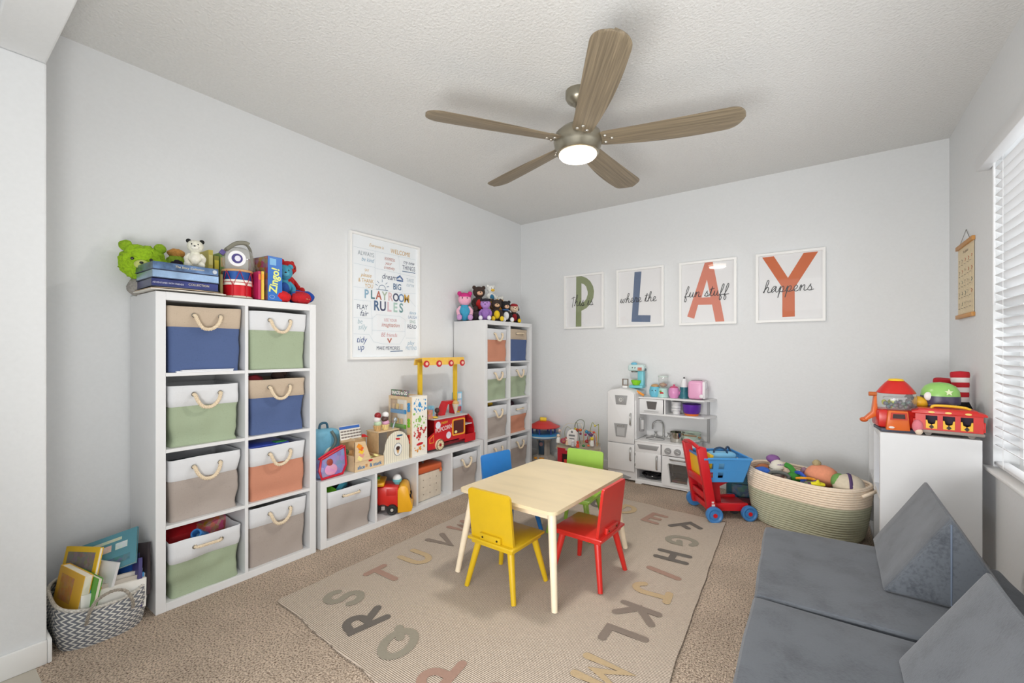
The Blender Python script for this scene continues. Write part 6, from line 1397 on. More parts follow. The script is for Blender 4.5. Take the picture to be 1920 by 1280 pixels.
wires = [([(-0.20, -0.02, 0), (-0.19, 0.0, 0.11), (-0.14, 0.02, 0.17), (-0.05, 0.02, 0.18), (0.03, 0.0, 0.19), (0.05, -0.01, 0.10), (0.02, 0, 0)], (214, 206, 190)),
         ([(-0.17, 0.03, 0), (-0.17, 0.02, 0.09), (-0.13, 0, 0.145), (-0.09, 0.0, 0.13), (-0.06, 0, 0.10), (-0.07, 0.02, 0)], (170, 170, 140)),
         ([(-0.06, 0.03, 0), (-0.05, 0.02, 0.17), (0.0, 0.02, 0.225), (0.05, 0.02, 0.21), (0.04, 0.02, 0.14), (0.0, 0.0, 0.12), (-0.03, -0.02, 0.16), (0.0, -0.03, 0.20), (0.03, -0.02, 0.0)], (110, 120, 96)),
         ([(0.03, 0.05, 0), (0.04, 0.04, 0.12), (0.10, 0.03, 0.125), (0.16, 0.02, 0.12), (0.19, 0.0, 0.11), (0.20, 0, 0)], (226, 160, 50)),
         ([(0.06, 0.08, 0), (0.10, 0.08, 0.19), (0.14, 0.07, 0.175), (0.17, 0.06, 0.185), (0.19, 0.05, 0.18), (0.19, 0.04, 0)], (140, 150, 60)),
         ([(0.12, -0.02, 0), (0.11, -0.02, 0.07), (0.14, -0.02, 0.115), (0.18, -0.01, 0.09), (0.17, 0.0, 0)], (150, 40, 56))]
for pts, c in wires: M().tube(spline(pts, 7), 0.0030, seg=6).build('wire_track', mat(c, 0.4), t, (0, 0, HZ))
beads = [(-0.01, 0.0, 0.125, 0.018, (196, 50, 40)), (0.02, 0.0, 0.13, 0.015, (222, 110, 50)), (-0.03, -0.01, 0.135, 0.014, (200, 180, 60)), (0.07, 0.035, 0.115, 0.018, (56, 140, 176)), (0.10, 0.03, 0.105, 0.02, (70, 110, 150)), (0.12, 0.03, 0.09, 0.018, (90, 70, 120)), (0.06, 0.03, 0.085, 0.012, (180, 60, 110)),
         (0.155, 0.02, 0.12, 0.012, (206, 70, 60)), (-0.205, -0.02, 0.10, 0.014, (226, 190, 180)), (0.09, 0.0, 0.03, 0.018, (176, 60, 60)), (0.12, 0.03, 0.04, 0.02, (196, 140, 110)), (0.01, 0.02, 0.09, 0.012, (150, 60, 90)), (0.14, 0.07, 0.175, 0.011, (220, 200, 80))]
for x, y, z, r, c in beads: M().ball((x, y, z), r, u=12, v=8).build('bead', mat(c, 0.4), t, (0, 0, HZ))
def small(label, m, mm, dx, dy, rz=0.0, name='toy_figure', cat='toy figure', z=HZ):
    o = m.build(name, mm, None, (hx + dx, hy + dy, z + 0.0005), (0, 0, rz)); tag(o, label, cat); return o
def figure(label, dx, dy, body, head, h=0.06):
    t = thing('toy_figure', label, 'toy figure', (hx + dx, hy + dy, HZ + 0.0003), 0)
    M().lathe([(0, 0), (h * 0.26, 0), (h * 0.24, h * 0.4), (h * 0.14, h * 0.62), (0, h * 0.64)], seg=14).build('body', mat(body, 0.5), t)
    M().ball((0, 0, h * 0.78), h * 0.2, u=12, v=8).build('head', mat(head, 0.5), t)
small('white wooden arch block with grey windows on the activity table', M().prism([(-0.05, 0), (0.05, 0), (0.05, 0.10)] + arc(0, 0.10, 0.05, 0.05, 15, 165, 8) + [(-0.05, 0.10)], -0.015, 0.015), mat((226, 222, 218), 0.5), -0.005, -0.115, 0.1, 'toy_house', 'toy')
o = [x for x in bpy.data.objects if x.name.startswith('toy_house')][0]
M().box((0, -0.0165, 0.095), (0.06, 0.002, 0.016)).box((0, -0.0165, 0.065), (0.05, 0.002, 0.010)).ball((0, -0.015, 0.128), (0.011, 0.003, 0.011)).build('window_print', mat((120, 122, 124), 0.5), o, smooth=False)
figure('white toy figure at the left edge of the activity table', -0.175, -0.085, (232, 232, 228), (224, 200, 180), 0.085)
figure('black capped yellow figure near the right edge of the activity table', 0.155, -0.03, (226, 226, 220), (222, 196, 50), 0.085)
figure('beige toy figure beside the red spotted one', -0.055, -0.13, (222, 190, 160), (226, 200, 176), 0.06)
figure('small orange red figure at the near corner of the activity table', 0.075, -0.165, (214, 72, 40), (206, 60, 36), 0.06)
figure('grey and white figure in front of the white arch block', 0.02, -0.155, (190, 190, 190), (226, 226, 226), 0.065)
figure('brown bear-like figure behind the red spotted figure', -0.06, -0.05, (140, 100, 60), (150, 112, 74), 0.085)
small('red toy with white spots on the activity table', M().ball((0, 0, 0.028), (0.036, 0.028, 0.028)).ball((0.025, 0, 0.05), 0.018), mat((170, 34, 44), 0.5, kind='patches', amt=0.3, scale=80), -0.105, -0.105)
small('small green toy piece at the front of the activity table', M().ball((0, 0, 0.012), (0.016, 0.012, 0.012)), mat((60, 130, 70), 0.5), 0.115, -0.125)
small('tiny orange toy piece right of the green piece', M().ball((0, 0, 0.010), (0.014, 0.012, 0.010)), mat((222, 110, 60), 0.5), 0.145, -0.085)
# dark strap hanging behind the corner shelf
o = M().tube(spline([(0, 0, 0), (0.03, 0, 0.06), (0.035, 0, 0.13), (0, 0, 0.20)], 6), 0.018).build('hanging_toy', mat((52, 34, 34), 0.6), None, (-2.50, 3.815, 0.76), (0, 0, 0)); tag(o, 'dark brown toy edge sticking out behind the corner tall shelf', 'toy')
o.location = (-2.56, 3.80, 0.0)
bpy.data.objects.remove(o)

# ================================================================ PLAY KITCHEN
kw = mat((226, 226, 226), 0.42); kg = mat((150, 150, 150), 0.4); ks = mat((186, 186, 184), 0.25, 0.8)
KY = 3.84
k_ = thing('play_kitchen', 'white wooden play kitchen with fridge, oven, sink and grey handles', 'play kitchen', (-1.655, KY, 0), 0)
# local: X right, front at y=0, depth to +y 0.29
def trap(x0, x1, z0, z1, ins): return [(x0 + ins, z0), (x1 - ins, z0), (x1, z1), (x0, z1)]
FW = 0.262
fr_ = [(0, 0.02), (FW, 0.02), (FW, 0.80)] + [(FW / 2 + FW / 2 * math.cos(R(a)), 0.80 + 0.045 * math.sin(R(a))) for a in range(15, 166, 15)] + [(0, 0.80)]
M().prism(fr_, 0.012, 0.30, bev=0.004).build('fridge_cabinet', kw, k_)
top = [(0.004, 0.352), (FW - 0.004, 0.352), (FW - 0.004, 0.80)] + [(FW / 2 + (FW / 2 - 0.004) * math.cos(R(a)), 0.80 + 0.042 * math.sin(R(a))) for a in range(15, 166, 15)] + [(0.004, 0.80)]
d1 = M().prism(top, -0.004, 0.011, bev=0.003).build('freezer_door', kw, k_)
d2 = M().prism([(0.004, 0.10), (FW - 0.004, 0.10), (FW - 0.004, 0.344), (0.004, 0.344)], -0.004, 0.011, bev=0.003).build('fridge_door', kw, k_)
def hand(par, x, z0, z1, y=-0.004, r=0.008):
    M().tube(spline([(x, y + 0.002, z0), (x + 0.002, y - 0.020, z0 + 0.012), (x + 0.003, y - 0.024, (z0 + z1) / 2), (x + 0.002, y - 0.020, z1 - 0.012), (x, y + 0.002, z1)], 5), r, seg=8).build('handle', ks, par)
hand(d1, 0.225, 0.52, 0.625); hand(d2, 0.225, 0.20, 0.315)
M().prism(trap(0.075, 0.195, 0.70, 0.785, 0.012), -0.008, -0.003, bev=0.002).build('clock_panel', kg, d1)
M().cyl((0.135, -0.014, 0.745), (0.135, -0.007, 0.745), 0.027, seg=26).build('clock_face', mat((196, 196, 194), 0.35), d1)
M().tube([(0.135 + 0.022 * math.cos(a), -0.0145, 0.745 + 0.022 * math.sin(a)) for a in [2 * PI * k / 20 for k in range(20)]], 0.0022, seg=5, closed=True).box((0.135, -0.0145, 0.748), (0.003, 0.002, 0.020)).box((0.140, -0.0145, 0.745), (0.014, 0.002, 0.003)).build('clock_ring', mat((120, 120, 120), 0.35), d1)
M().frame(trap(0.068, 0.196, 0.405, 0.525, 0.018), [(0.098, 0.415), (0.168, 0.415), (0.172, 0.49), (0.094, 0.49)], -0.008, -0.003).build('dispenser_frame', kg, d1, smooth=False)
M().box((0.133, -0.0045, 0.452), (0.078, 0.002, 0.078)).build('dispenser_recess', mat((178, 178, 178), 0.4), d1, smooth=False)
for q in range(4): M().cyl((0.105 + q * 0.019, -0.013, 0.508), (0.105 + q * 0.019, -0.007, 0.508), 0.006, seg=10).build('button', ks, d1)
M().prism([(0.07, 0.075), (0.225, 0.045), (0.20, 0.028), (0.10, 0.035)], 0.004, 0.012).build('kick_trim', kg, k_, smooth=False)
# base cabinet
BX0, BX1, CT = FW, 0.775, 0.392
M().box(((BX0 + BX1) / 2, 0.15, CT - 0.008), (BX1 - BX0, 0.31, 0.016), bev=0.003).build('countertop', kw, k_)
M().box((BX0 + 0.007, 0.158, 0.20), (0.012, 0.284, 0.358)).box((BX1 - 0.007, 0.158, 0.20), (0.012, 0.284, 0.358)).box((0.50, 0.158, 0.20), (0.012, 0.282, 0.356)).box(((BX0 + BX1) / 2, 0.294, 0.20), (BX1 - BX0 - 0.004, 0.010, 0.352)).box(((BX0 + BX1) / 2, 0.155, 0.035), (BX1 - BX0 - 0.002, 0.287, 0.014)).box((0.38, 0.155, 0.135), (0.222, 0.28, 0.010)).build('base_cabinet', kw, k_, smooth=False)
M().prism([(BX0 + 0.002, 0.0), (BX0 + 0.002, 0.028), (BX1, 0.028), (BX1, 0.0), (BX1 - 0.05, 0.0), (BX1 - 0.07, 0.010), (BX0 + 0.07, 0.010), (BX0 + 0.05, 0.0)], 0.006, 0.016).build('plinth', kw, k_, smooth=False)
M().box((0.38, 0.004, 0.335), (0.226, 0.014, 0.092), bev=0.002).build('drawer_front', kw, k_)
M().prism(trap(0.285, 0.478, 0.318, 0.358, 0.018), -0.007, -0.001, bev=0.002).build('towel_panel', kg, k_)
cd_ = M().box((0.38, 0.0, 0.215), (0.232, 0.014, 0.148), bev=0.003).build('cabinet_door', kw, k_)
hand(cd_, 0.462, 0.155, 0.272, -0.006)
for z in (0.17, 0.265): M().cyl((0.268, -0.004, z - 0.012), (0.268, -0.004, z + 0.012), 0.004, seg=8).build('hinge', ks, cd_)
M().box((0.638, 0.004, 0.335), (0.270, 0.014, 0.092), bev=0.002).build('knob_panel', kw, k_)
for x in (0.555, 0.635, 0.715):
    kn = M().cyl((x, -0.020, 0.33), (x, -0.003, 0.33), 0.026, 0.028, 24).build('knob', kg, k_); M().box((x, -0.022, 0.33), (0.042, 0.008, 0.010), (0, 0.3, 0), bev=0.003).build('knob_grip', mat((176, 176, 174), 0.3, 0.4), kn)
ov = M().frame([(0.508, 0.032), (0.770, 0.032), (0.770, 0.284), (0.508, 0.284)], [(0.58, 0.065), (0.715, 0.065), (0.735, 0.225), (0.56, 0.225)], -0.006, 0.008).build('oven_door', kw, k_, smooth=False)
M().tube([(0.578, -0.009, 0.062), (0.717, -0.009, 0.062), (0.738, -0.009, 0.218), (0.73, -0.009, 0.229), (0.565, -0.009, 0.229), (0.557, -0.009, 0.218)], 0.0055, seg=6, closed=True).build('window_bead', mat((206, 206, 204), 0.4), ov)
M().prism([(0.578, 0.065), (0.717, 0.065), (0.737, 0.227), (0.558, 0.227)], 0.0, 0.002).build('oven_window', glass((120, 116, 112), 0.25), ov, smooth=False)
M().box((0.645, 0.10, 0.150), (0.24, 0.2, 0.005)).build('oven_rack', ks, k_, smooth=False)
M().box((0.645, 0.27, 0.15), (0.24, 0.005, 0.22)).build('oven_back', mat((120, 112, 106), 0.6), k_, smooth=False)
M().tube(spline([(0.57, -0.006, 0.262), (0.60, -0.026, 0.262), (0.69, -0.026, 0.262), (0.72, -0.006, 0.262)], 4), 0.007).build('oven_handle', ks, ov)
# sink, tap, hob
M().lathe([(0.075, 0.003), (0.082, 0.006), (0.078, 0.0), (0.06, -0.006), (0.0, -0.007)], (0.40, 0.14, CT), seg=28, sy=0.8).build('sink_bowl', mat((170, 170, 170), 0.25, 0.85), k_)
M().box((0.425, 0.255, CT + 0.005), (0.20, 0.03, 0.010), bev=0.003).build('tap_base', ks, k_)
M().tube(spline([(0.44, 0.255, CT + 0.01), (0.44, 0.255, CT + 0.10), (0.43, 0.24, CT + 0.14), (0.395, 0.22, CT + 0.15), (0.365, 0.20, CT + 0.13), (0.36, 0.195, CT + 0.08)], 6), 0.008, seg=10).build('tap', ks, k_)
for x in (0.37, 0.49): M().lathe([(0.016, 0), (0.008, 0.02), (0.012, 0.035), (0.0, 0.04)], (x, 0.255, CT + 0.01), seg=14).box((x, 0.255, CT + 0.045), (0.035, 0.008, 0.006)).build('tap_lever', ks, k_)
for x in (0.60, 0.71): M().cyl((x, 0.14, CT), (x, 0.14, CT + 0.004), 0.062, seg=28).build('hob_ring', mat((160, 160, 160), 0.3, 0.6), k_)
# phone panel, upper cabinet
M().box(((BX0 + 0.81) / 2, 0.296, 0.57), (0.81 - BX0, 0.008, 0.36)).build('backsplash', kw, k_, smooth=False)
M().box((FW + 0.006, 0.15, 0.57), (0.010, 0.28, 0.35)).build('upper_side', kw, k_, smooth=False)
def rshelf(z, x1, d): return M().prism([(BX0, 0.30 - d), (x1 - 0.10, 0.30 - d)] + [(x1 - 0.10 + 0.10 * math.sin(R(a)), 0.30 - d * math.cos(R(a))) for a in (30, 60, 90)] + [(BX0, 0.30)], -0.014, 0.0).build('upper_shelf', kw, k_, (0, 0, z), (PI / 2, 0, 0), smooth=False)
def rshelf(z, x1, d):
    b = bmesh.new(); o2 = [(BX0, 0.30 - d), (x1 - 0.10, 0.30 - d)] + [(x1 - 0.10 + 0.10 * math.sin(R(a)), 0.30 - d * math.cos(R(a))) for a in (22, 45, 67, 85)] + [(x1, 0.30), (BX0, 0.30)]
    lo = [b.verts.new((x, y, z - 0.014)) for x, y in o2]; hi = [b.verts.new((x, y, z)) for x, y in o2]
    b.faces.new(lo[::-1]); b.faces.new(hi)
    for i in range(len(o2)): j = (i + 1) % len(o2); b.faces.new((lo[i], lo[j], hi[j], hi[i]))
    M().merge(b).build('upper_shelf', kw, k_, smooth=False)
rshelf(0.772, 0.885, 0.20); rshelf(0.628, 0.885, 0.20)
M().box((0.82, 0.292, 0.58), (0.02, 0.012, 0.38)).build('rear_post', mat((170, 170, 170), 0.5), k_, smooth=False)
M().box((0.495, 0.20, 0.692), (0.012, 0.18, 0.13)).build('shelf_divider', kw, k_, smooth=False)
mw = M().box((0.375, 0.105, 0.692), (0.215, 0.014, 0.126), bev=0.003).build('microwave_door', kw, k_)
M().prism(trap(0.335, 0.43, 0.665, 0.735, 0.012), 0.094, 0.098).build('microwave_window', mat((96, 92, 90), 0.25), mw, smooth=False)
M().box((0.38, 0.092, 0.648), (0.13, 0.010, 0.010), bev=0.003).build('microwave_handle', mat((190, 190, 190), 0.4), mw)
M().box((0.30, 0.0, 0.37 + 0.13), (0.001, 0.001, 0.001)).build('spacer', kw, k_); bpy.data.objects.remove([x for x in bpy.data.objects if x.name == 'spacer'][0])
ph = M().box((0, 0, 0), (0.045, 0.020, 0.13), bev=0.015, seg=3).build('toy_phone', kg, k_, (0.292, 0.10, 0.52), (0, 0, 0.9))
M().box((0, -0.012, 0), (0.026, 0.010, 0.085), bev=0.006).build('handset', mat((206, 206, 206), 0.4), ph)
# things on the kitchen
KX, K0 = -1.655, KY
def kpos(x, y, z): return (KX + x, K0 + y, z)
def kt(name, label, cat, x, y, z, rz=0.0): return thing(name, label, cat, kpos(x, y, z), rz)
t = kt('cutting_board_stand', 'small grey rimmed square stand on top of the play fridge', 'toy', 0.135, 0.10, 0.8455)
M().frame([(-0.028, 0.02), (0.028, 0.02), (0.028, 0.085), (-0.028, 0.085)], [(-0.021, 0.03), (0.021, 0.03), (0.021, 0.078), (-0.021, 0.078)], -0.006, 0.006).build('wire_frame', mat((126, 112, 100), 0.5), t, smooth=False)
M().box((0, 0, 0.011), (0.045, 0.03, 0.022), bev=0.004).build('base_block', mat((236, 236, 234), 0.5), t)
aq = mat((120, 200, 214), 0.35); 
t = kt('toy_mixer', 'aqua toy stand mixer with speckled head on top of the play fridge', 'toy appliance', 0.225, 0.185, 0.842)
t.location = kpos(0.215, 0.20, 0.842)
M().box((0, 0, 0.014), (0.13, 0.10, 0.028), bev=0.010).build('base', aq, t)
M().box((0.035, 0.01, 0.09), (0.06, 0.06, 0.15), bev=0.012).build('stand_column', aq, t)
M().box((-0.005, 0.0, 0.190), (0.155, 0.075, 0.062), bev=0.018, seg=3).build('mixer_head', mat((206, 228, 226), 0.35), t)
M().ball((-0.03, -0.005, 0.228), (0.03, 0.025, 0.015)).build('head_cap', mat((110, 190, 220), 0.35), t)
M().box((-0.015, -0.039, 0.184), (0.003, 0.002, 0.003)).ball((-0.035, -0.039, 0.192), (0.005, 0.002, 0.005)).ball((-0.01, -0.039, 0.192), (0.005, 0.002, 0.005)).build('face_print', blk, t)
M().box((0.035, -0.039, 0.180), (0.04, 0.002, 0.03), bev=0.0).build('fruit_print', mat((206, 80, 60), 0.5, kind='patches', amt=0.4, scale=80), t)
M().cyl((-0.03, 0, 0.158), (-0.03, 0, 0.148), 0.032, 0.028, 18).build('beater_collar', ks, t)
M().lathe([(0, 0.03), (0.03, 0.03), (0.044, 0.055), (0.048, 0.075), (0.045, 0.075), (0.04, 0.058), (0.0, 0.035)], (-0.005, -0.02, 0), seg=24).build('green_bowl', mat((140, 214, 40), 0.35), t)
M().cyl((0.068, 0, 0.175), (0.082, 0, 0.175), 0.012, seg=12).build('side_knob', mat((90, 110, 120), 0.4), t)
t = kt('toy_banana', 'orange and yellow toy food lying beside the aqua mixer', 'toy food', 0.275, 0.10, 0.785)
M().tube(spline([(-0.03, 0, 0.035), (0.0, 0, 0.02), (0.035, 0, 0.0)], 5), 0.011, seg=8).build('toy_food_body', mat((236, 150, 40), 0.45), t)
ZK = 0.7725
t = kt('toy_mug', 'light blue round toy jar with tan lid on the kitchen shelf', 'toy', 0.385, 0.19, ZK); t.scale = (1.18,) * 3
M().lathe([(0, 0), (0.034, 0), (0.043, 0.02), (0.044, 0.05), (0.036, 0.078), (0.0, 0.078)], seg=26).build('jar_body', mat((110, 192, 216), 0.3), t)
M().ball((0, 0, 0.082), (0.032, 0.030, 0.014)).shake(0.004, 50).build('lid', mat((206, 160, 110), 0.6), t)
M().ball((-0.01, -0.043, 0.05), (0.004, 0.002, 0.004)).ball((0.015, -0.042, 0.05), (0.004, 0.002, 0.004)).build('face_print', blk, t)
t = kt('toy_blender', 'toy blender with clear jug and mint base with cherry print', 'toy appliance', 0.458, 0.19, ZK); t.scale = (0.97, 0.97, 1.1)
M().lathe([(0, 0), (0.055, 0), (0.05, 0.03), (0.042, 0.075), (0.0, 0.076)], seg=24).build('base', mat((178, 216, 208), 0.35), t)
M().lathe([(0.038, 0.077), (0.044, 0.13), (0.045, 0.165)], seg=24).build('clear_jug', glass((226, 230, 226), 0.16), t)
M().ball((0, 0, 0.10), (0.034, 0.034, 0.018)).shake(0.006, 60).build('toy_contents', mat((170, 110, 80), 0.6, kind='patches', amt=0.3, scale=60), t)
M().lathe([(0, 0.165), (0.047, 0.165), (0.047, 0.175), (0, 0.178)], seg=24).build('lid', mat((206, 220, 214), 0.35), t)
M().ball((0.0, -0.047, 0.035), (0.018, 0.003, 0.010)).build('cherry_print', mat((190, 40, 44), 0.4), t); M().ball((-0.01, -0.046, 0.048), (0.012, 0.003, 0.008)).build('leaf_print', mat((110, 150, 60), 0.4), t)
t = kt('toy_kettle', 'pink round toy kettle with a darker pink lid', 'toy', 0.556, 0.18, ZK); t.scale = (1.08,) * 3
M().lathe([(0, 0), (0.032, 0), (0.043, 0.025), (0.045, 0.055), (0.036, 0.082), (0.02, 0.09), (0, 0.09)], seg=26).build('kettle_body', mat((222, 148, 196), 0.3), t)
M().lathe([(0.03, 0.082), (0.034, 0.088), (0.02, 0.097), (0.008, 0.099), (0.009, 0.110), (0, 0.112)], seg=22).build('lid', mat((206, 84, 126), 0.3), t)
M().tube(spline([(0.04, 0, 0.03), (0.055, 0, 0.055), (0.058, 0, 0.08)], 4), 0.009).build('spout', mat((214, 120, 180), 0.3), t)
t = kt('toy_bottle', 'white topped teal toy blender between pink kettle and pink toaster', 'toy', 0.640, 0.19, ZK); t.scale = (0.95, 0.95, 1.05)
M().lathe([(0, 0), (0.042, 0), (0.038, 0.05), (0.034, 0.055), (0.036, 0.095), (0, 0.095)], seg=22).build('teal_base', mat((44, 110, 124), 0.3), t)
M().lathe([(0.03, 0.095), (0.028, 0.12), (0.022, 0.15), (0.014, 0.165), (0, 0.168)], seg=20).build('white_top', mat((232, 234, 236), 0.3), t)
M().ball((0, 0, 0.172), (0.008, 0.008, 0.007)).build('knob', blk, t)
t = kt('toy_toaster', 'large pale pink toy toaster at the right end of the kitchen shelf', 'toy appliance', 0.748, 0.185, ZK); t.scale = (1.15, 1.1, 1.25)
M().box((0, 0, 0.066), (0.110, 0.115, 0.125), bev=0.022, seg=4).build('toaster_body', mat((232, 168, 204), 0.3), t)
M().box((0.058, 0, 0.066), (0.022, 0.105, 0.120), bev=0.010).build('white_end', mat((240, 236, 240), 0.35), t)
M().box((0, 0, 0.129), (0.075, 0.02, 0.004)).build('bread_slot', mat((120, 80, 100), 0.5), t)
M().box((0.072, -0.01, 0.095), (0.012, 0.02, 0.045), bev=0.003).build('lever', mat((190, 190, 196), 0.4), t)
M().ball((0.045, -0.056, 0.025), (0.016, 0.006, 0.014)).build('dial', mat((236, 232, 236), 0.35), t)
# middle shelf
t = kt('toy_coffee_tin', 'white ribbed toy canister under the kitchen shelf', 'toy', 0.575, 0.19, 0.6285)
M().lathe([(0, 0), (0.032, 0), (0.032, 0.03), (0.042, 0.036), (0.042, 0.075), (0.038, 0.08), (0.042, 0.085), (0.042, 0.11), (0, 0.112)], seg=24).build('canister_body', mat((222, 222, 222), 0.4), t)
M().lathe([(0.0425, 0.05), (0.044, 0.054), (0.0425, 0.058)], seg=24).build('rib', mat((180, 182, 184), 0.4), t)
t = kt('toy_pot', 'purple toy bowl with orange base under the kitchen shelf', 'toy', 0.705, 0.185, 0.6285); t.scale = (1.05,) * 3
M().lathe([(0, 0.012), (0.055, 0.014), (0.066, 0.03), (0.072, 0.09), (0.076, 0.094), (0.07, 0.094), (0.062, 0.035), (0, 0.02)], seg=30).build('purple_bowl', mat((96, 42, 160), 0.35), t)
M().lathe([(0, 0), (0.05, 0), (0.06, 0.016), (0.0, 0.018)], seg=26).build('orange_base', mat((232, 120, 36), 0.4), t)
t = kt('toy_pot', 'grey toy pan at the back under the kitchen shelf', 'toy', 0.652, 0.235, 0.6285)
M().lathe([(0, 0), (0.03, 0), (0.036, 0.05), (0.033, 0.05), (0.028, 0.005), (0, 0.004)], seg=20).build('pan_body', mat((150, 146, 136), 0.4), t)
# counter
t = kt('toy_saucepan', 'shiny steel toy saucepan on the kitchen hob', 'toy pan', 0.600, 0.13, CT + 0.0045); t.scale = (1.2,) * 3
M().lathe([(0, 0), (0.05, 0), (0.053, 0.008), (0.053, 0.068), (0.056, 0.07), (0.05, 0.068), (0.049, 0.01), (0, 0.006)], seg=28).build('pan_body', mat((200, 196, 188), 0.12, 1.0), t)
M().cyl((0.054, -0.02, 0.055), (0.14, -0.05, 0.060), 0.006, seg=8).build('pan_handle', mat((150, 120, 90), 0.5), t)
t = kt('toy_saucepan', 'second steel toy pot with tan handle behind on the hob', 'toy pan', 0.70, 0.19, CT + 0.0045)
M().lathe([(0, 0), (0.045, 0), (0.048, 0.008), (0.048, 0.062), (0.044, 0.062), (0.044, 0.01), (0, 0.006)], seg=28).build('pan_body', mat((196, 190, 182), 0.14, 1.0), t)
M().cyl((0.046, -0.02, 0.05), (0.09, -0.06, 0.052), 0.008, seg=8).build('pan_handle', mat((180, 140, 100), 0.5), t)
t = thing('toy_bucket', 'pale mint toy pot standing behind the red shopping cart handle', 'toy', (-0.89, 4.00, 0.38), 0)
M().lathe([(0, 0), (0.075, 0), (0.08, 0.08), (0.083, 0.084), (0.077, 0.084), (0.07, 0.006), (0, 0.006)], seg=28).build('pot_body', mat((196, 214, 200), 0.4), t)
t.location = (-0.955, 4.02, CT + 0.0005)
t = kt('toy_tray', 'black oval toy tray in the open kitchen compartment', 'toy tray', 0.385, 0.12, 0.0425)
M().lathe([(0, 0.006), (0.07, 0.006), (0.09, 0.03), (0.098, 0.034), (0.095, 0.038), (0.07, 0.014), (0, 0.012)], seg=30, sy=0.9).build('tray_dish', mat((38, 38, 40), 0.18), t)
M().lathe([(0, 0.014), (0.05, 0.014), (0.062, 0.04), (0.058, 0.042), (0.0, 0.02)], seg=26, sy=0.9).build('inner_bowl', mat((60, 60, 62), 0.15), t)
t = kt('toy_food_tray', 'orange brown toy food inside the play oven', 'toy food', 0.645, 0.12, 0.0425)
M().box((0, 0, 0.012), (0.15, 0.12, 0.024), bev=0.006).build('food_slab', mat((170, 100, 60), 0.6, kind='patches', amt=0.3, scale=30), t)
t = thing('toy_plates', 'white wavy toy dishes heaped at the right end of the play kitchen counter', 'toy', (-0.915, 3.915, CT + 0.0005), 0)
for q in range(3): M().lathe([(0, 0), (0.03, 0), (0.045, 0.012), (0.042, 0.013), (0, 0.004)], (0.0 + 0.006 * q, 0.01 * q, 0.012 * q), seg=20).build('dish', mat((220, 222, 224), 0.4), t)

# ================================================================ SHOPPING CART
ang = math.atan2(0.55, 0.80)
t = thing('toy_shopping_cart', 'red toy shopping cart with sky blue basket and blue wheels', 'toy cart', (-0.64, 3.30, 0), ang)
# local X forward (to the right in the photograph), Y across (to the wall)
crd = mat((200, 24, 34), 0.35); cbl = mat((74, 150, 214), 0.35); cw_ = 0.30
for k, y in enumerate((0.0, cw_)):
    y0, y1 = (y - 0.005, y + 0.035) if k == 0 else (y - 0.035, y + 0.005)
    M().prism([(-0.03, 0.05), (0.035, 0.045), (0.02, 0.13), (-0.045, 0.515), (-0.075, 0.52), (-0.105, 0.50), (-0.06, 0.25)], y0, y1, bev=0.004).build('side_upright', crd, t)
M().tube(spline([(-0.085, 0.01, 0.505), (-0.10, cw_ / 2, 0.53), (-0.085, cw_ - 0.01, 0.505)], 6), 0.014, seg=10).build('handle_bar', crd, t)
M().box((-0.055, cw_ / 2, 0.27), (0.02, cw_ - 0.06, 0.05), bev=0.004).box((-0.03, cw_ / 2, 0.16), (0.02, cw_ - 0.06, 0.04), bev=0.004).box((-0.01, cw_ / 2, 0.09), (0.03, cw_ - 0.04, 0.04), bev=0.004).build('cross_bar', crd, t)
M().prism([(-0.012, 0.46), (0.012, 0.46), (0.012, 0.30), (-0.012, 0.30)], 0.045, cw_ - 0.045).build('yellow_seat', mat((236, 190, 40), 0.4), t, (-0.062, 0, 0), (0, 0.17, 0), smooth=False)
M().box((0.135, cw_ / 2, 0.085), (0.30, cw_ * 0.62, 0.022), bev=0.006).build('lower_tray', crd, t)
M().box((0.13, 0.055, 0.085), (0.28, 0.03, 0.055), bev=0.006).box((0.13, cw_ - 0.055, 0.085), (0.28, 0.03, 0.055), bev=0.006).build('tray_rail', crd, t)
M().prism([(0.00, 0.10), (0.10, 0.10), (0.09, 0.22), (0.20, 0.27), (-0.03, 0.27)], 0.09, 0.21).build('centre_support', mat((176, 20, 32), 0.4), t, smooth=False)
for x, y, r in ((0.0, -0.028, 0.056), (0.0, cw_ + 0.028, 0.056), (0.262, 0.015, 0.053), (0.262, cw_ - 0.015, 0.053)):
    s = -1 if y < cw_ / 2 else 1
    wh = M().lathe([(0, -0.016), (r * 0.55, -0.016), (r * 0.6, -0.012), (r * 0.8, -0.018), (r * 0.97, -0.016), (r, -0.008), (r, 0.008), (r * 0.97, 0.016), (0, 0.016)], seg=30).build('wheel', mat((62, 124, 184), 0.4), t, (x, y, r), (PI / 2 if s < 0 else -PI / 2, 0, 0))
    wh.rotation_euler = (-PI / 2 if s < 0 else PI / 2, 0, 0)
    wh.rotation_euler = (PI / 2, 0, 0) if s > 0 else (-PI / 2, 0, 0)
    M().cyl((0, 0, -0.021), (0, 0, 0.021), r * 0.26, seg=16).build('hub', crd, wh)
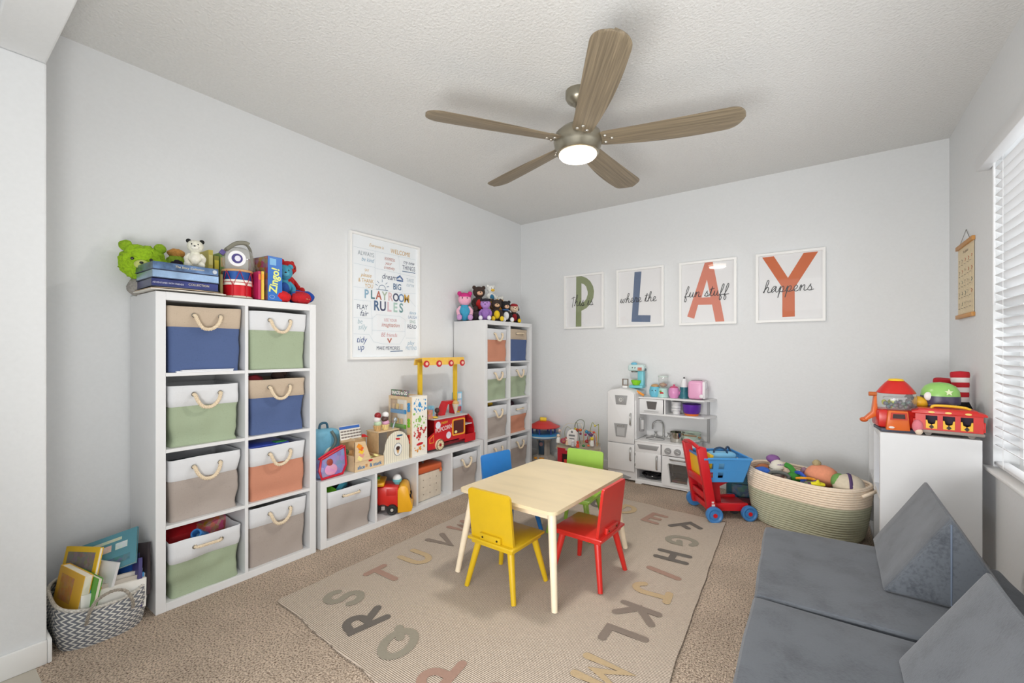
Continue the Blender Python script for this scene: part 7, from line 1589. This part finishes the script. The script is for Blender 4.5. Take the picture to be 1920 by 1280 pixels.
# basket
def cart_basket():
    z0, z1 = 0.27, 0.435; x0a, x1a, x0b, x1b = -0.035, 0.225, -0.055, 0.27; ya, yb = 0.03, 0.0
    b0 = [(x0a, ya), (x1a, ya), (x1a, cw_ - ya), (x0a, cw_ - ya)]; b1 = [(x0b, yb), (x1b, yb), (x1b, cw_ - yb), (x0b, cw_ - yb)]
    M().quad(*[(x, y, z0) for x, y in b0]).build('basket_floor', cbl, t)
    M().tube([(x, y, z1) for x, y in b1], 0.010, seg=8, closed=True).build('basket_rim', cbl, t)
    yb_ = mat((236, 190, 40), 0.4)
    names = ['near_wall', 'front_wall', 'far_wall', 'rear_wall']
    for s in range(4):
        A_, B_ = Vector((*b0[s], z0)), Vector((*b0[(s + 1) % 4], z0)); D_, C_ = Vector((*b1[s], z1)), Vector((*b1[(s + 1) % 4], z1))
        P_ = lambda u, v: (A_ * (1 - u) + B_ * u) * (1 - v) + (D_ * (1 - u) + C_ * u) * v
        nu = 4; m = M(); 
        us = []
        for i in range(nu): us += [i / nu, i / nu + 0.06, (i + 1) / nu - 0.06]
        us.append(1.0); us = sorted(set(round(u, 4) for u in us)); vs = [0, 0.18, 0.43, 0.57, 0.82, 1.0]
        n_ = (B_ - A_).cross(D_ - A_).normalized() * -0.004
        for i in range(len(us) - 1):
            for j in range(5):
                hole = s != 3 and (i % 3 == 1) and j in (1, 3) and not (s in (0, 2) and i > 6)
                if hole: continue
                q = [P_(us[i], vs[j]), P_(us[i + 1], vs[j]), P_(us[i + 1], vs[j + 1]), P_(us[i], vs[j + 1])]
                m.quad(*q); m.quad(*[p - n_ for p in q][::-1])
        for u in (0, 0.25, 0.5, 0.75, 1.0): m.tube([P_(u, 0), P_(u, 1)], 0.0045, seg=5)
        for v in (0.0, 0.5): m.tube([P_(0, v), P_(1, v)], 0.0045, seg=5)
        m.build('basket_wall' if s != 3 else 'seat_flap', cbl if s != 3 else yb_, t, smooth=False)
cart_basket()
text('HQ' if False else 'ES', t, mat((236, 226, 226), 0.5), 0.03, (-0.0, -0.0062, 0.135), sx=0.8)
bpy.data.objects.remove(_txt.pop())
M().box((0.003, -0.0062, 0.115), (0.022, 0.001, 0.014)).box((0.0, -0.0062, 0.135), (0.016, 0.001, 0.012)).build('white_sticker', mat((232, 216, 214), 0.5, kind='patches', amt=0.2, scale=200), t, smooth=False)
def cpos(x, y, z): return (-0.64 + x * math.cos(ang) - y * math.sin(ang), 3.30 + x * math.sin(ang) + y * math.cos(ang), z)
t = thing('handbag', 'light blue child handbag with dark handles inside the shopping cart', 'bag', cpos(0.13, 0.15, 0.285), ang)
M().box((0, 0, 0.085), (0.20, 0.10, 0.17), bev=0.03, seg=3).shake(0.006, 18).build('bag_body', mat((120, 184, 222), 0.5), t)
M().tube(spline([(-0.07, -0.03, 0.16), (-0.06, -0.03, 0.195), (-0.02, -0.03, 0.205), (0.02, -0.03, 0.185), (0.03, -0.03, 0.15)], 5), 0.007).build('handle', mat((40, 66, 96), 0.5), t)
M().tube(spline([(0.03, 0.03, 0.15), (0.06, 0.03, 0.20), (0.09, 0.03, 0.14)], 5), 0.007).build('handle', mat((40, 60, 86), 0.5), t)
o = M().box((0, 0, 0.03), (0.10, 0.08, 0.06), bev=0.015).shake(0.006, 30).build('toy_food', mat((190, 44, 44), 0.5, kind='patches', amt=0.4, scale=50), None, cpos(0.0, 0.07, 0.2755), (0, 0, ang)); tag(o, 'red and white toy groceries seen through the cart basket slots', 'toy food')
o = M().box((0, 0, 0.05), (0.05, 0.10, 0.10), bev=0.02).build('toy_food', mat((150, 30, 60), 0.5), None, cpos(-0.015, 0.19, 0.2755), (0, 0, ang)); tag(o, 'dark red toy bottle standing at the rear of the cart basket', 'toy food')
t = thing('backpack', 'dark teal child backpack on the floor behind the shopping cart', 'bag', (-0.52, 3.83, 0.0), 0.2)
M().box((0, 0, 0.16), (0.24, 0.14, 0.32), bev=0.05, seg=3).shake(0.008, 12).build('bag_body', mat((32, 84, 96), 0.6), t)
M().box((0, -0.075, 0.11), (0.17, 0.03, 0.12), bev=0.012).build('front_pocket', mat((28, 74, 84), 0.6, kind='patches', amt=0.15, scale=40), t)
t = thing('toy_car', 'dark red ride-on toy with green wheel between cart and rope basket', 'toy', (-0.50, 3.62, 0), 0.3)
M().box((0, 0, 0.07), (0.20, 0.10, 0.05), bev=0.012).build('car_body', mat((110, 16, 30), 0.4), t)
for x in (-0.06, 0.07):
    for y in (-0.055, 0.055): M().cyl((x, y - 0.008, 0.032), (x, y + 0.008, 0.032), 0.032, seg=20).build('wheel', mat((96, 130, 104) if x > 0 else (30, 30, 34), 0.5), t)

# ================================================================ TOYS ON THE WHITE SHELF
ZS = 0.7506
t = thing('toy_claw_machine', 'red and orange toy truck with clear dome full of game pieces', 'toy truck', (0.322, 3.235, ZS), R(8))
rr_ = mat((206, 38, 30), 0.3); oo_ = mat((222, 106, 36), 0.35)
M().box((0, 0, 0.010), (0.165, 0.16, 0.018), bev=0.004).build('grey_base', mat((70, 74, 90), 0.5), t)
M().box((0, 0.015, 0.07), (0.18, 0.145, 0.10), bev=0.015).build('truck_body', rr_, t)
M().prism([(-0.062, 0.012), (0.040, 0.012), (0.030, 0.118), (-0.052, 0.118)], -0.088, -0.062, bev=0.004).build('orange_front', oo_, t)
M().frame([(-0.045, 0.070), (0.027, 0.070), (0.024, 0.108), (-0.042, 0.108)], [(-0.036, 0.076), (0.018, 0.076), (0.016, 0.102), (-0.034, 0.102)], -0.092, -0.087).build('tray_frame', mat((196, 60, 40), 0.4), t, smooth=False)
M().box((-0.009, -0.0885, 0.089), (0.052, 0.002, 0.024)).build('tray_window', mat((64, 44, 44), 0.3), t, smooth=False)
M().ball((-0.04, -0.0905, 0.028), (0.013, 0.002, 0.006)).build('white_sticker', mat((232, 226, 220), 0.4), t)
M().lathe([(0.080, 0.12), (0.088, 0.15), (0.090, 0.185), (0.084, 0.215), (0.070, 0.235)], seg=30, sy=0.85).build('clear_dome', glass((226, 230, 230), 0.12, 0.03), t)
M().lathe([(0.082, 0.208), (0.086, 0.212), (0.068, 0.240), (0.050, 0.264), (0.034, 0.280), (0, 0.282)], seg=30, sy=0.88).build('red_cap', rr_, t)
M().lathe([(0.036, 0.278), (0.03, 0.288), (0.0, 0.292)], seg=22).build('yellow_top', mat((240, 196, 40), 0.4), t)
M().box((0.0, 0.02, 0.182), (0.10, 0.03, 0.006)).box((0.0, 0.02, 0.16), (0.006, 0.006, 0.05)).build('claw_rail', mat((206, 206, 206), 0.4), t, smooth=False)
M().tube(spline([(-0.025, 0.0, 0.128), (-0.02, 0, 0.15), (0, 0, 0.158), (0.02, 0, 0.15), (0.025, 0, 0.128)], 4), 0.004).build('claw', mat((120, 124, 126), 0.4), t)
rnd = random.Random(3); m1_, m2_ = M(), M()
for i in range(26):
    a = rnd.random() * 6.28; r = 0.06 * math.sqrt(rnd.random()); (m1_ if i % 3 else m2_).ball((r * math.cos(a), r * 0.8 * math.sin(a), 0.132 + rnd.random() * 0.03), 0.012, u=8, v=6)
o = m1_.build('game_pieces', mat((84, 92, 96), 0.4, kind='patches', amt=0.2, scale=60), t); o['kind'] = 'stuff'
o = m2_.build('game_pieces', mat((196, 204, 60), 0.4), t); o['kind'] = 'stuff'
M().prism([(-0.095, 0.19), (-0.085, 0.19), (-0.080, 0.08), (-0.135, 0.045), (-0.14, 0.06), (-0.105, 0.10)], -0.01, 0.03, bev=0.003).build('orange_arm', oo_, t)
M().cyl((-0.12, 0.0, 0.20), (-0.085, 0.0, 0.20), 0.012, seg=12).build('joystick', mat((196, 104, 50), 0.4), t)
M().ball((-0.14, 0.01, 0.05), (0.02, 0.02, 0.014)).build('arm_tip', mat((206, 96, 40), 0.4), t)
t = thing('toy_trolley', 'red toy trolley car with yellow seats at the front shelf edge', 'toy trolley', (0.520, 3.190, ZS), R(-4))
M().box((0, 0, 0.022), (0.262, 0.105, 0.016), bev=0.004).build('grey_chassis', mat((150, 140, 132), 0.5), t)
L2, W2 = 0.25, 0.095
outer = [(-L2 / 2, 0.03), (L2 / 2, 0.03), (L2 / 2, 0.118), (-L2 / 2, 0.118)]
for y in (-W2 / 2, W2 / 2):
    m = M()
    xs = [-L2 / 2, -0.085, -0.04, -0.02, 0.025, 0.045, 0.09, L2 / 2]
    for i in range(7):
        x0, x1 = xs[i], xs[i + 1]
        if i % 2 == 0: m.box(((x0 + x1) / 2, y, 0.074), (x1 - x0, 0.006, 0.088))
        else: m.box(((x0 + x1) / 2, y, 0.112), (x1 - x0, 0.006, 0.012)).box(((x0 + x1) / 2, y, 0.034), (x1 - x0, 0.006, 0.008))
    m.build('side_wall', rr_, t, smooth=False)
    if y < 0:
        for x in (-0.0625, 0.0025, 0.0675):
            M().prism([(x - 0.022, 0.036), (x + 0.022, 0.036), (x + 0.022, 0.082), (x + 0.016, 0.082), (x + 0.013, 0.064), (x, 0.058), (x - 0.013, 0.064), (x - 0.016, 0.082), (x - 0.022, 0.082)], y - 0.002, y + 0.003).build('yellow_seat', mat((240, 186, 34), 0.4), t, smooth=False)
            M().prism([(x - 0.010, 0.046), (x, 0.036), (x + 0.010, 0.046), (x, 0.060)], y - 0.003, y - 0.0005).build('seat_cutout', mat((40, 26, 20), 0.5), t, smooth=False)
        for x in (-0.063, 0.0, 0.072): M().ball((x, y - 0.007, 0.124), (0.015, 0.003, 0.006)).build('yellow_lamp', mat((240, 214, 120), 0.4), t)
M().box((0, 0, 0.034), (L2, W2, 0.006)).box((0, 0.01, 0.07), (L2 - 0.02, 0.004, 0.07)).build('interior', mat((50, 34, 60), 0.6), t, smooth=False)
M().prism([(-0.142, 0.113), (0.142, 0.113), (0.138, 0.126), (0.108, 0.134), (0.105, 0.142), (-0.112, 0.142), (-0.115, 0.134), (-0.14, 0.126)], -0.056, 0.056, bev=0.004).build('roof', rr_, t)
M().box((0.128, 0, 0.06), (0.012, 0.09, 0.05), bev=0.003).box((-0.128, 0, 0.06), (0.012, 0.09, 0.05), bev=0.003).build('end_wall', rr_, t)
M().tube(spline([(-0.06, -0.01, 0.140), (-0.05, -0.01, 0.154), (0.0, -0.01, 0.156), (0.06, -0.01, 0.152), (0.085, -0.01, 0.142)], 5), 0.007).build('yellow_carry_bar', mat((240, 190, 40), 0.4), t)
for x in (-0.075, 0.085):
    for y in (-0.04, 0.04): M().cyl((x, y - 0.006, 0.0142), (x, y + 0.006, 0.0142), 0.014, seg=16).build('wheel', mat((120, 112, 104), 0.5), t)
t = thing('plush_toy', 'pink and cream soft toy slipped between the dome truck and trolley', 'plush toy', (0.400, 3.145, ZS), 0)
M().ball((0, 0, 0.055), (0.028, 0.03, 0.045)).build('pink_part', mat((222, 128, 140), 0.9), t); M().ball((0.005, -0.012, 0.022), (0.02, 0.02, 0.022)).build('cream_part', mat((232, 212, 190), 0.9), t)
t.scale = (0.8, 0.8, 0.8)
# box carrying the helmet-like toy
t = thing('toy_bird', 'green domed bath toy with dark band, white star and yellow spout', 'toy', (0.512, 3.31, ZS + 0.0), R(0))
t.scale = (1.0, 1.0, 1.16)
M().box((0, 0, 0.06), (0.14, 0.10, 0.12), bev=0.02).build('lower_body', mat((70, 60, 66), 0.6), t)
M().ball((0, 0, 0.165), (0.078, 0.062, 0.062), u=24, v=16).build('violet_body', mat((176, 168, 200), 0.4), t)
M().lathe([(0.0795, 0.162), (0.080, 0.172), (0.077, 0.195), (0.062, 0.218), (0.036, 0.232), (0, 0.236)], seg=30, sy=0.82).build('green_dome', mat((150, 206, 110), 0.3), t)
M().lathe([(0.0795, 0.135), (0.0812, 0.15), (0.0812, 0.165), (0.0805, 0.172)], seg=30, sy=0.83).build('dark_band', mat((66, 58, 86), 0.35), t)
s5 = [(0.018 * (1 if k % 2 == 0 else 0.45) * math.cos(PI / 2 + k * PI / 5), 0.018 * (1 if k % 2 == 0 else 0.45) * math.sin(PI / 2 + k * PI / 5)) for k in range(10)]
M().prism(s5, -0.002, 0.002).build('white_star', mat((226, 236, 196), 0.4), t, (0.025, -0.0625, 0.192), (R(-28), 0, 0), smooth=False)
M().ball((-0.085, -0.03, 0.140), (0.036, 0.03, 0.026), (0, 0.4, 0)).build('yellow_spout', mat((240, 186, 40), 0.4), t)
M().ball((-0.115, -0.035, 0.155), (0.009, 0.009, 0.009)).build('spout_tip', blk, t)
M().ball((-0.055, -0.050, 0.170), (0.017, 0.008, 0.02)).build('white_disc', mat((238, 234, 230), 0.35), t)
# striped stuffed tubes
def striped(label, x, y, z, r, n, hh, lean):
    t = thing('plush_toy', label, 'plush toy', (x, y, z), 0, 'red and white striped stuffed tubes', rot=(lean, lean * 0.5, 0))
    for k in range(n):
        z0, z1 = hh * k / n, hh * (k + 1) / n; f = k / (n - 1); rr = r * (0.80 + 0.20 * f)
        pr = [(rr * 0.97, z0), (rr * 1.02, (z0 + z1) / 2), (rr, z1)]
        if k == 0: pr = [(0, z0)] + pr
        if k == n - 1: pr = pr + [(rr * 0.9, z1 + 0.006), (0, z1 + 0.010)]
        M().lathe(pr, seg=24).build('stripe', mat((194, 32, 44) if (n - 1 - k) % 2 == 0 else (236, 230, 228), 0.85), t)
    M().lathe([(0, -0.10), (r * 0.9, -0.09), (r * 1.15, -0.04), (r * 0.8, 0.0), (0, 0.0)], seg=22).build('black_base', fur((26, 24, 26)), t)
striped('taller red and white striped stuffed tube with black base by the wall', 0.628, 3.50, ZS + 0.155, 0.040, 6, 0.165, -0.05)
striped('shorter red and white striped stuffed tube behind the green domed toy', 0.562, 3.60, ZS + 0.13, 0.046, 5, 0.145, 0.12)
for ob in [o for o in bpy.data.objects if o.name.startswith('black_base')]: pass
plain('plush_toy', 'dark plush lump with grey brown ears behind the dome truck', 'plush toy', M().ball((0, 0, 0.05), (0.05, 0.045, 0.05)).ball((-0.01, 0, 0.135), (0.03, 0.025, 0.045)).ball((-0.025, 0, 0.18), (0.018, 0.014, 0.02)).ball((0.02, 0.0, 0.15), 0.02).shake(0.008, 40), fur((92, 78, 72), 0.3), (0.425, 3.43, ZS))
plain('plush_toy', 'black plush lump filling the shelf behind the trolley', 'plush toy', M().ball((0, 0, 0.055), (0.09, 0.05, 0.055)).shake(0.008, 30), fur((28, 26, 28)), (0.55, 3.42, ZS))
# little things in the open cubes of the white shelf
o = M().box((0, 0, 0.06), (0.10, 0.18, 0.12), bev=0.01).build('toy_box', mat((60, 110, 190), 0.5), None, (0.36, 3.40, 0.3865)); tag(o, 'blue box inside the upper cube of the white shelf', 'box')
flush_text()
bpy.context.view_layer.update()
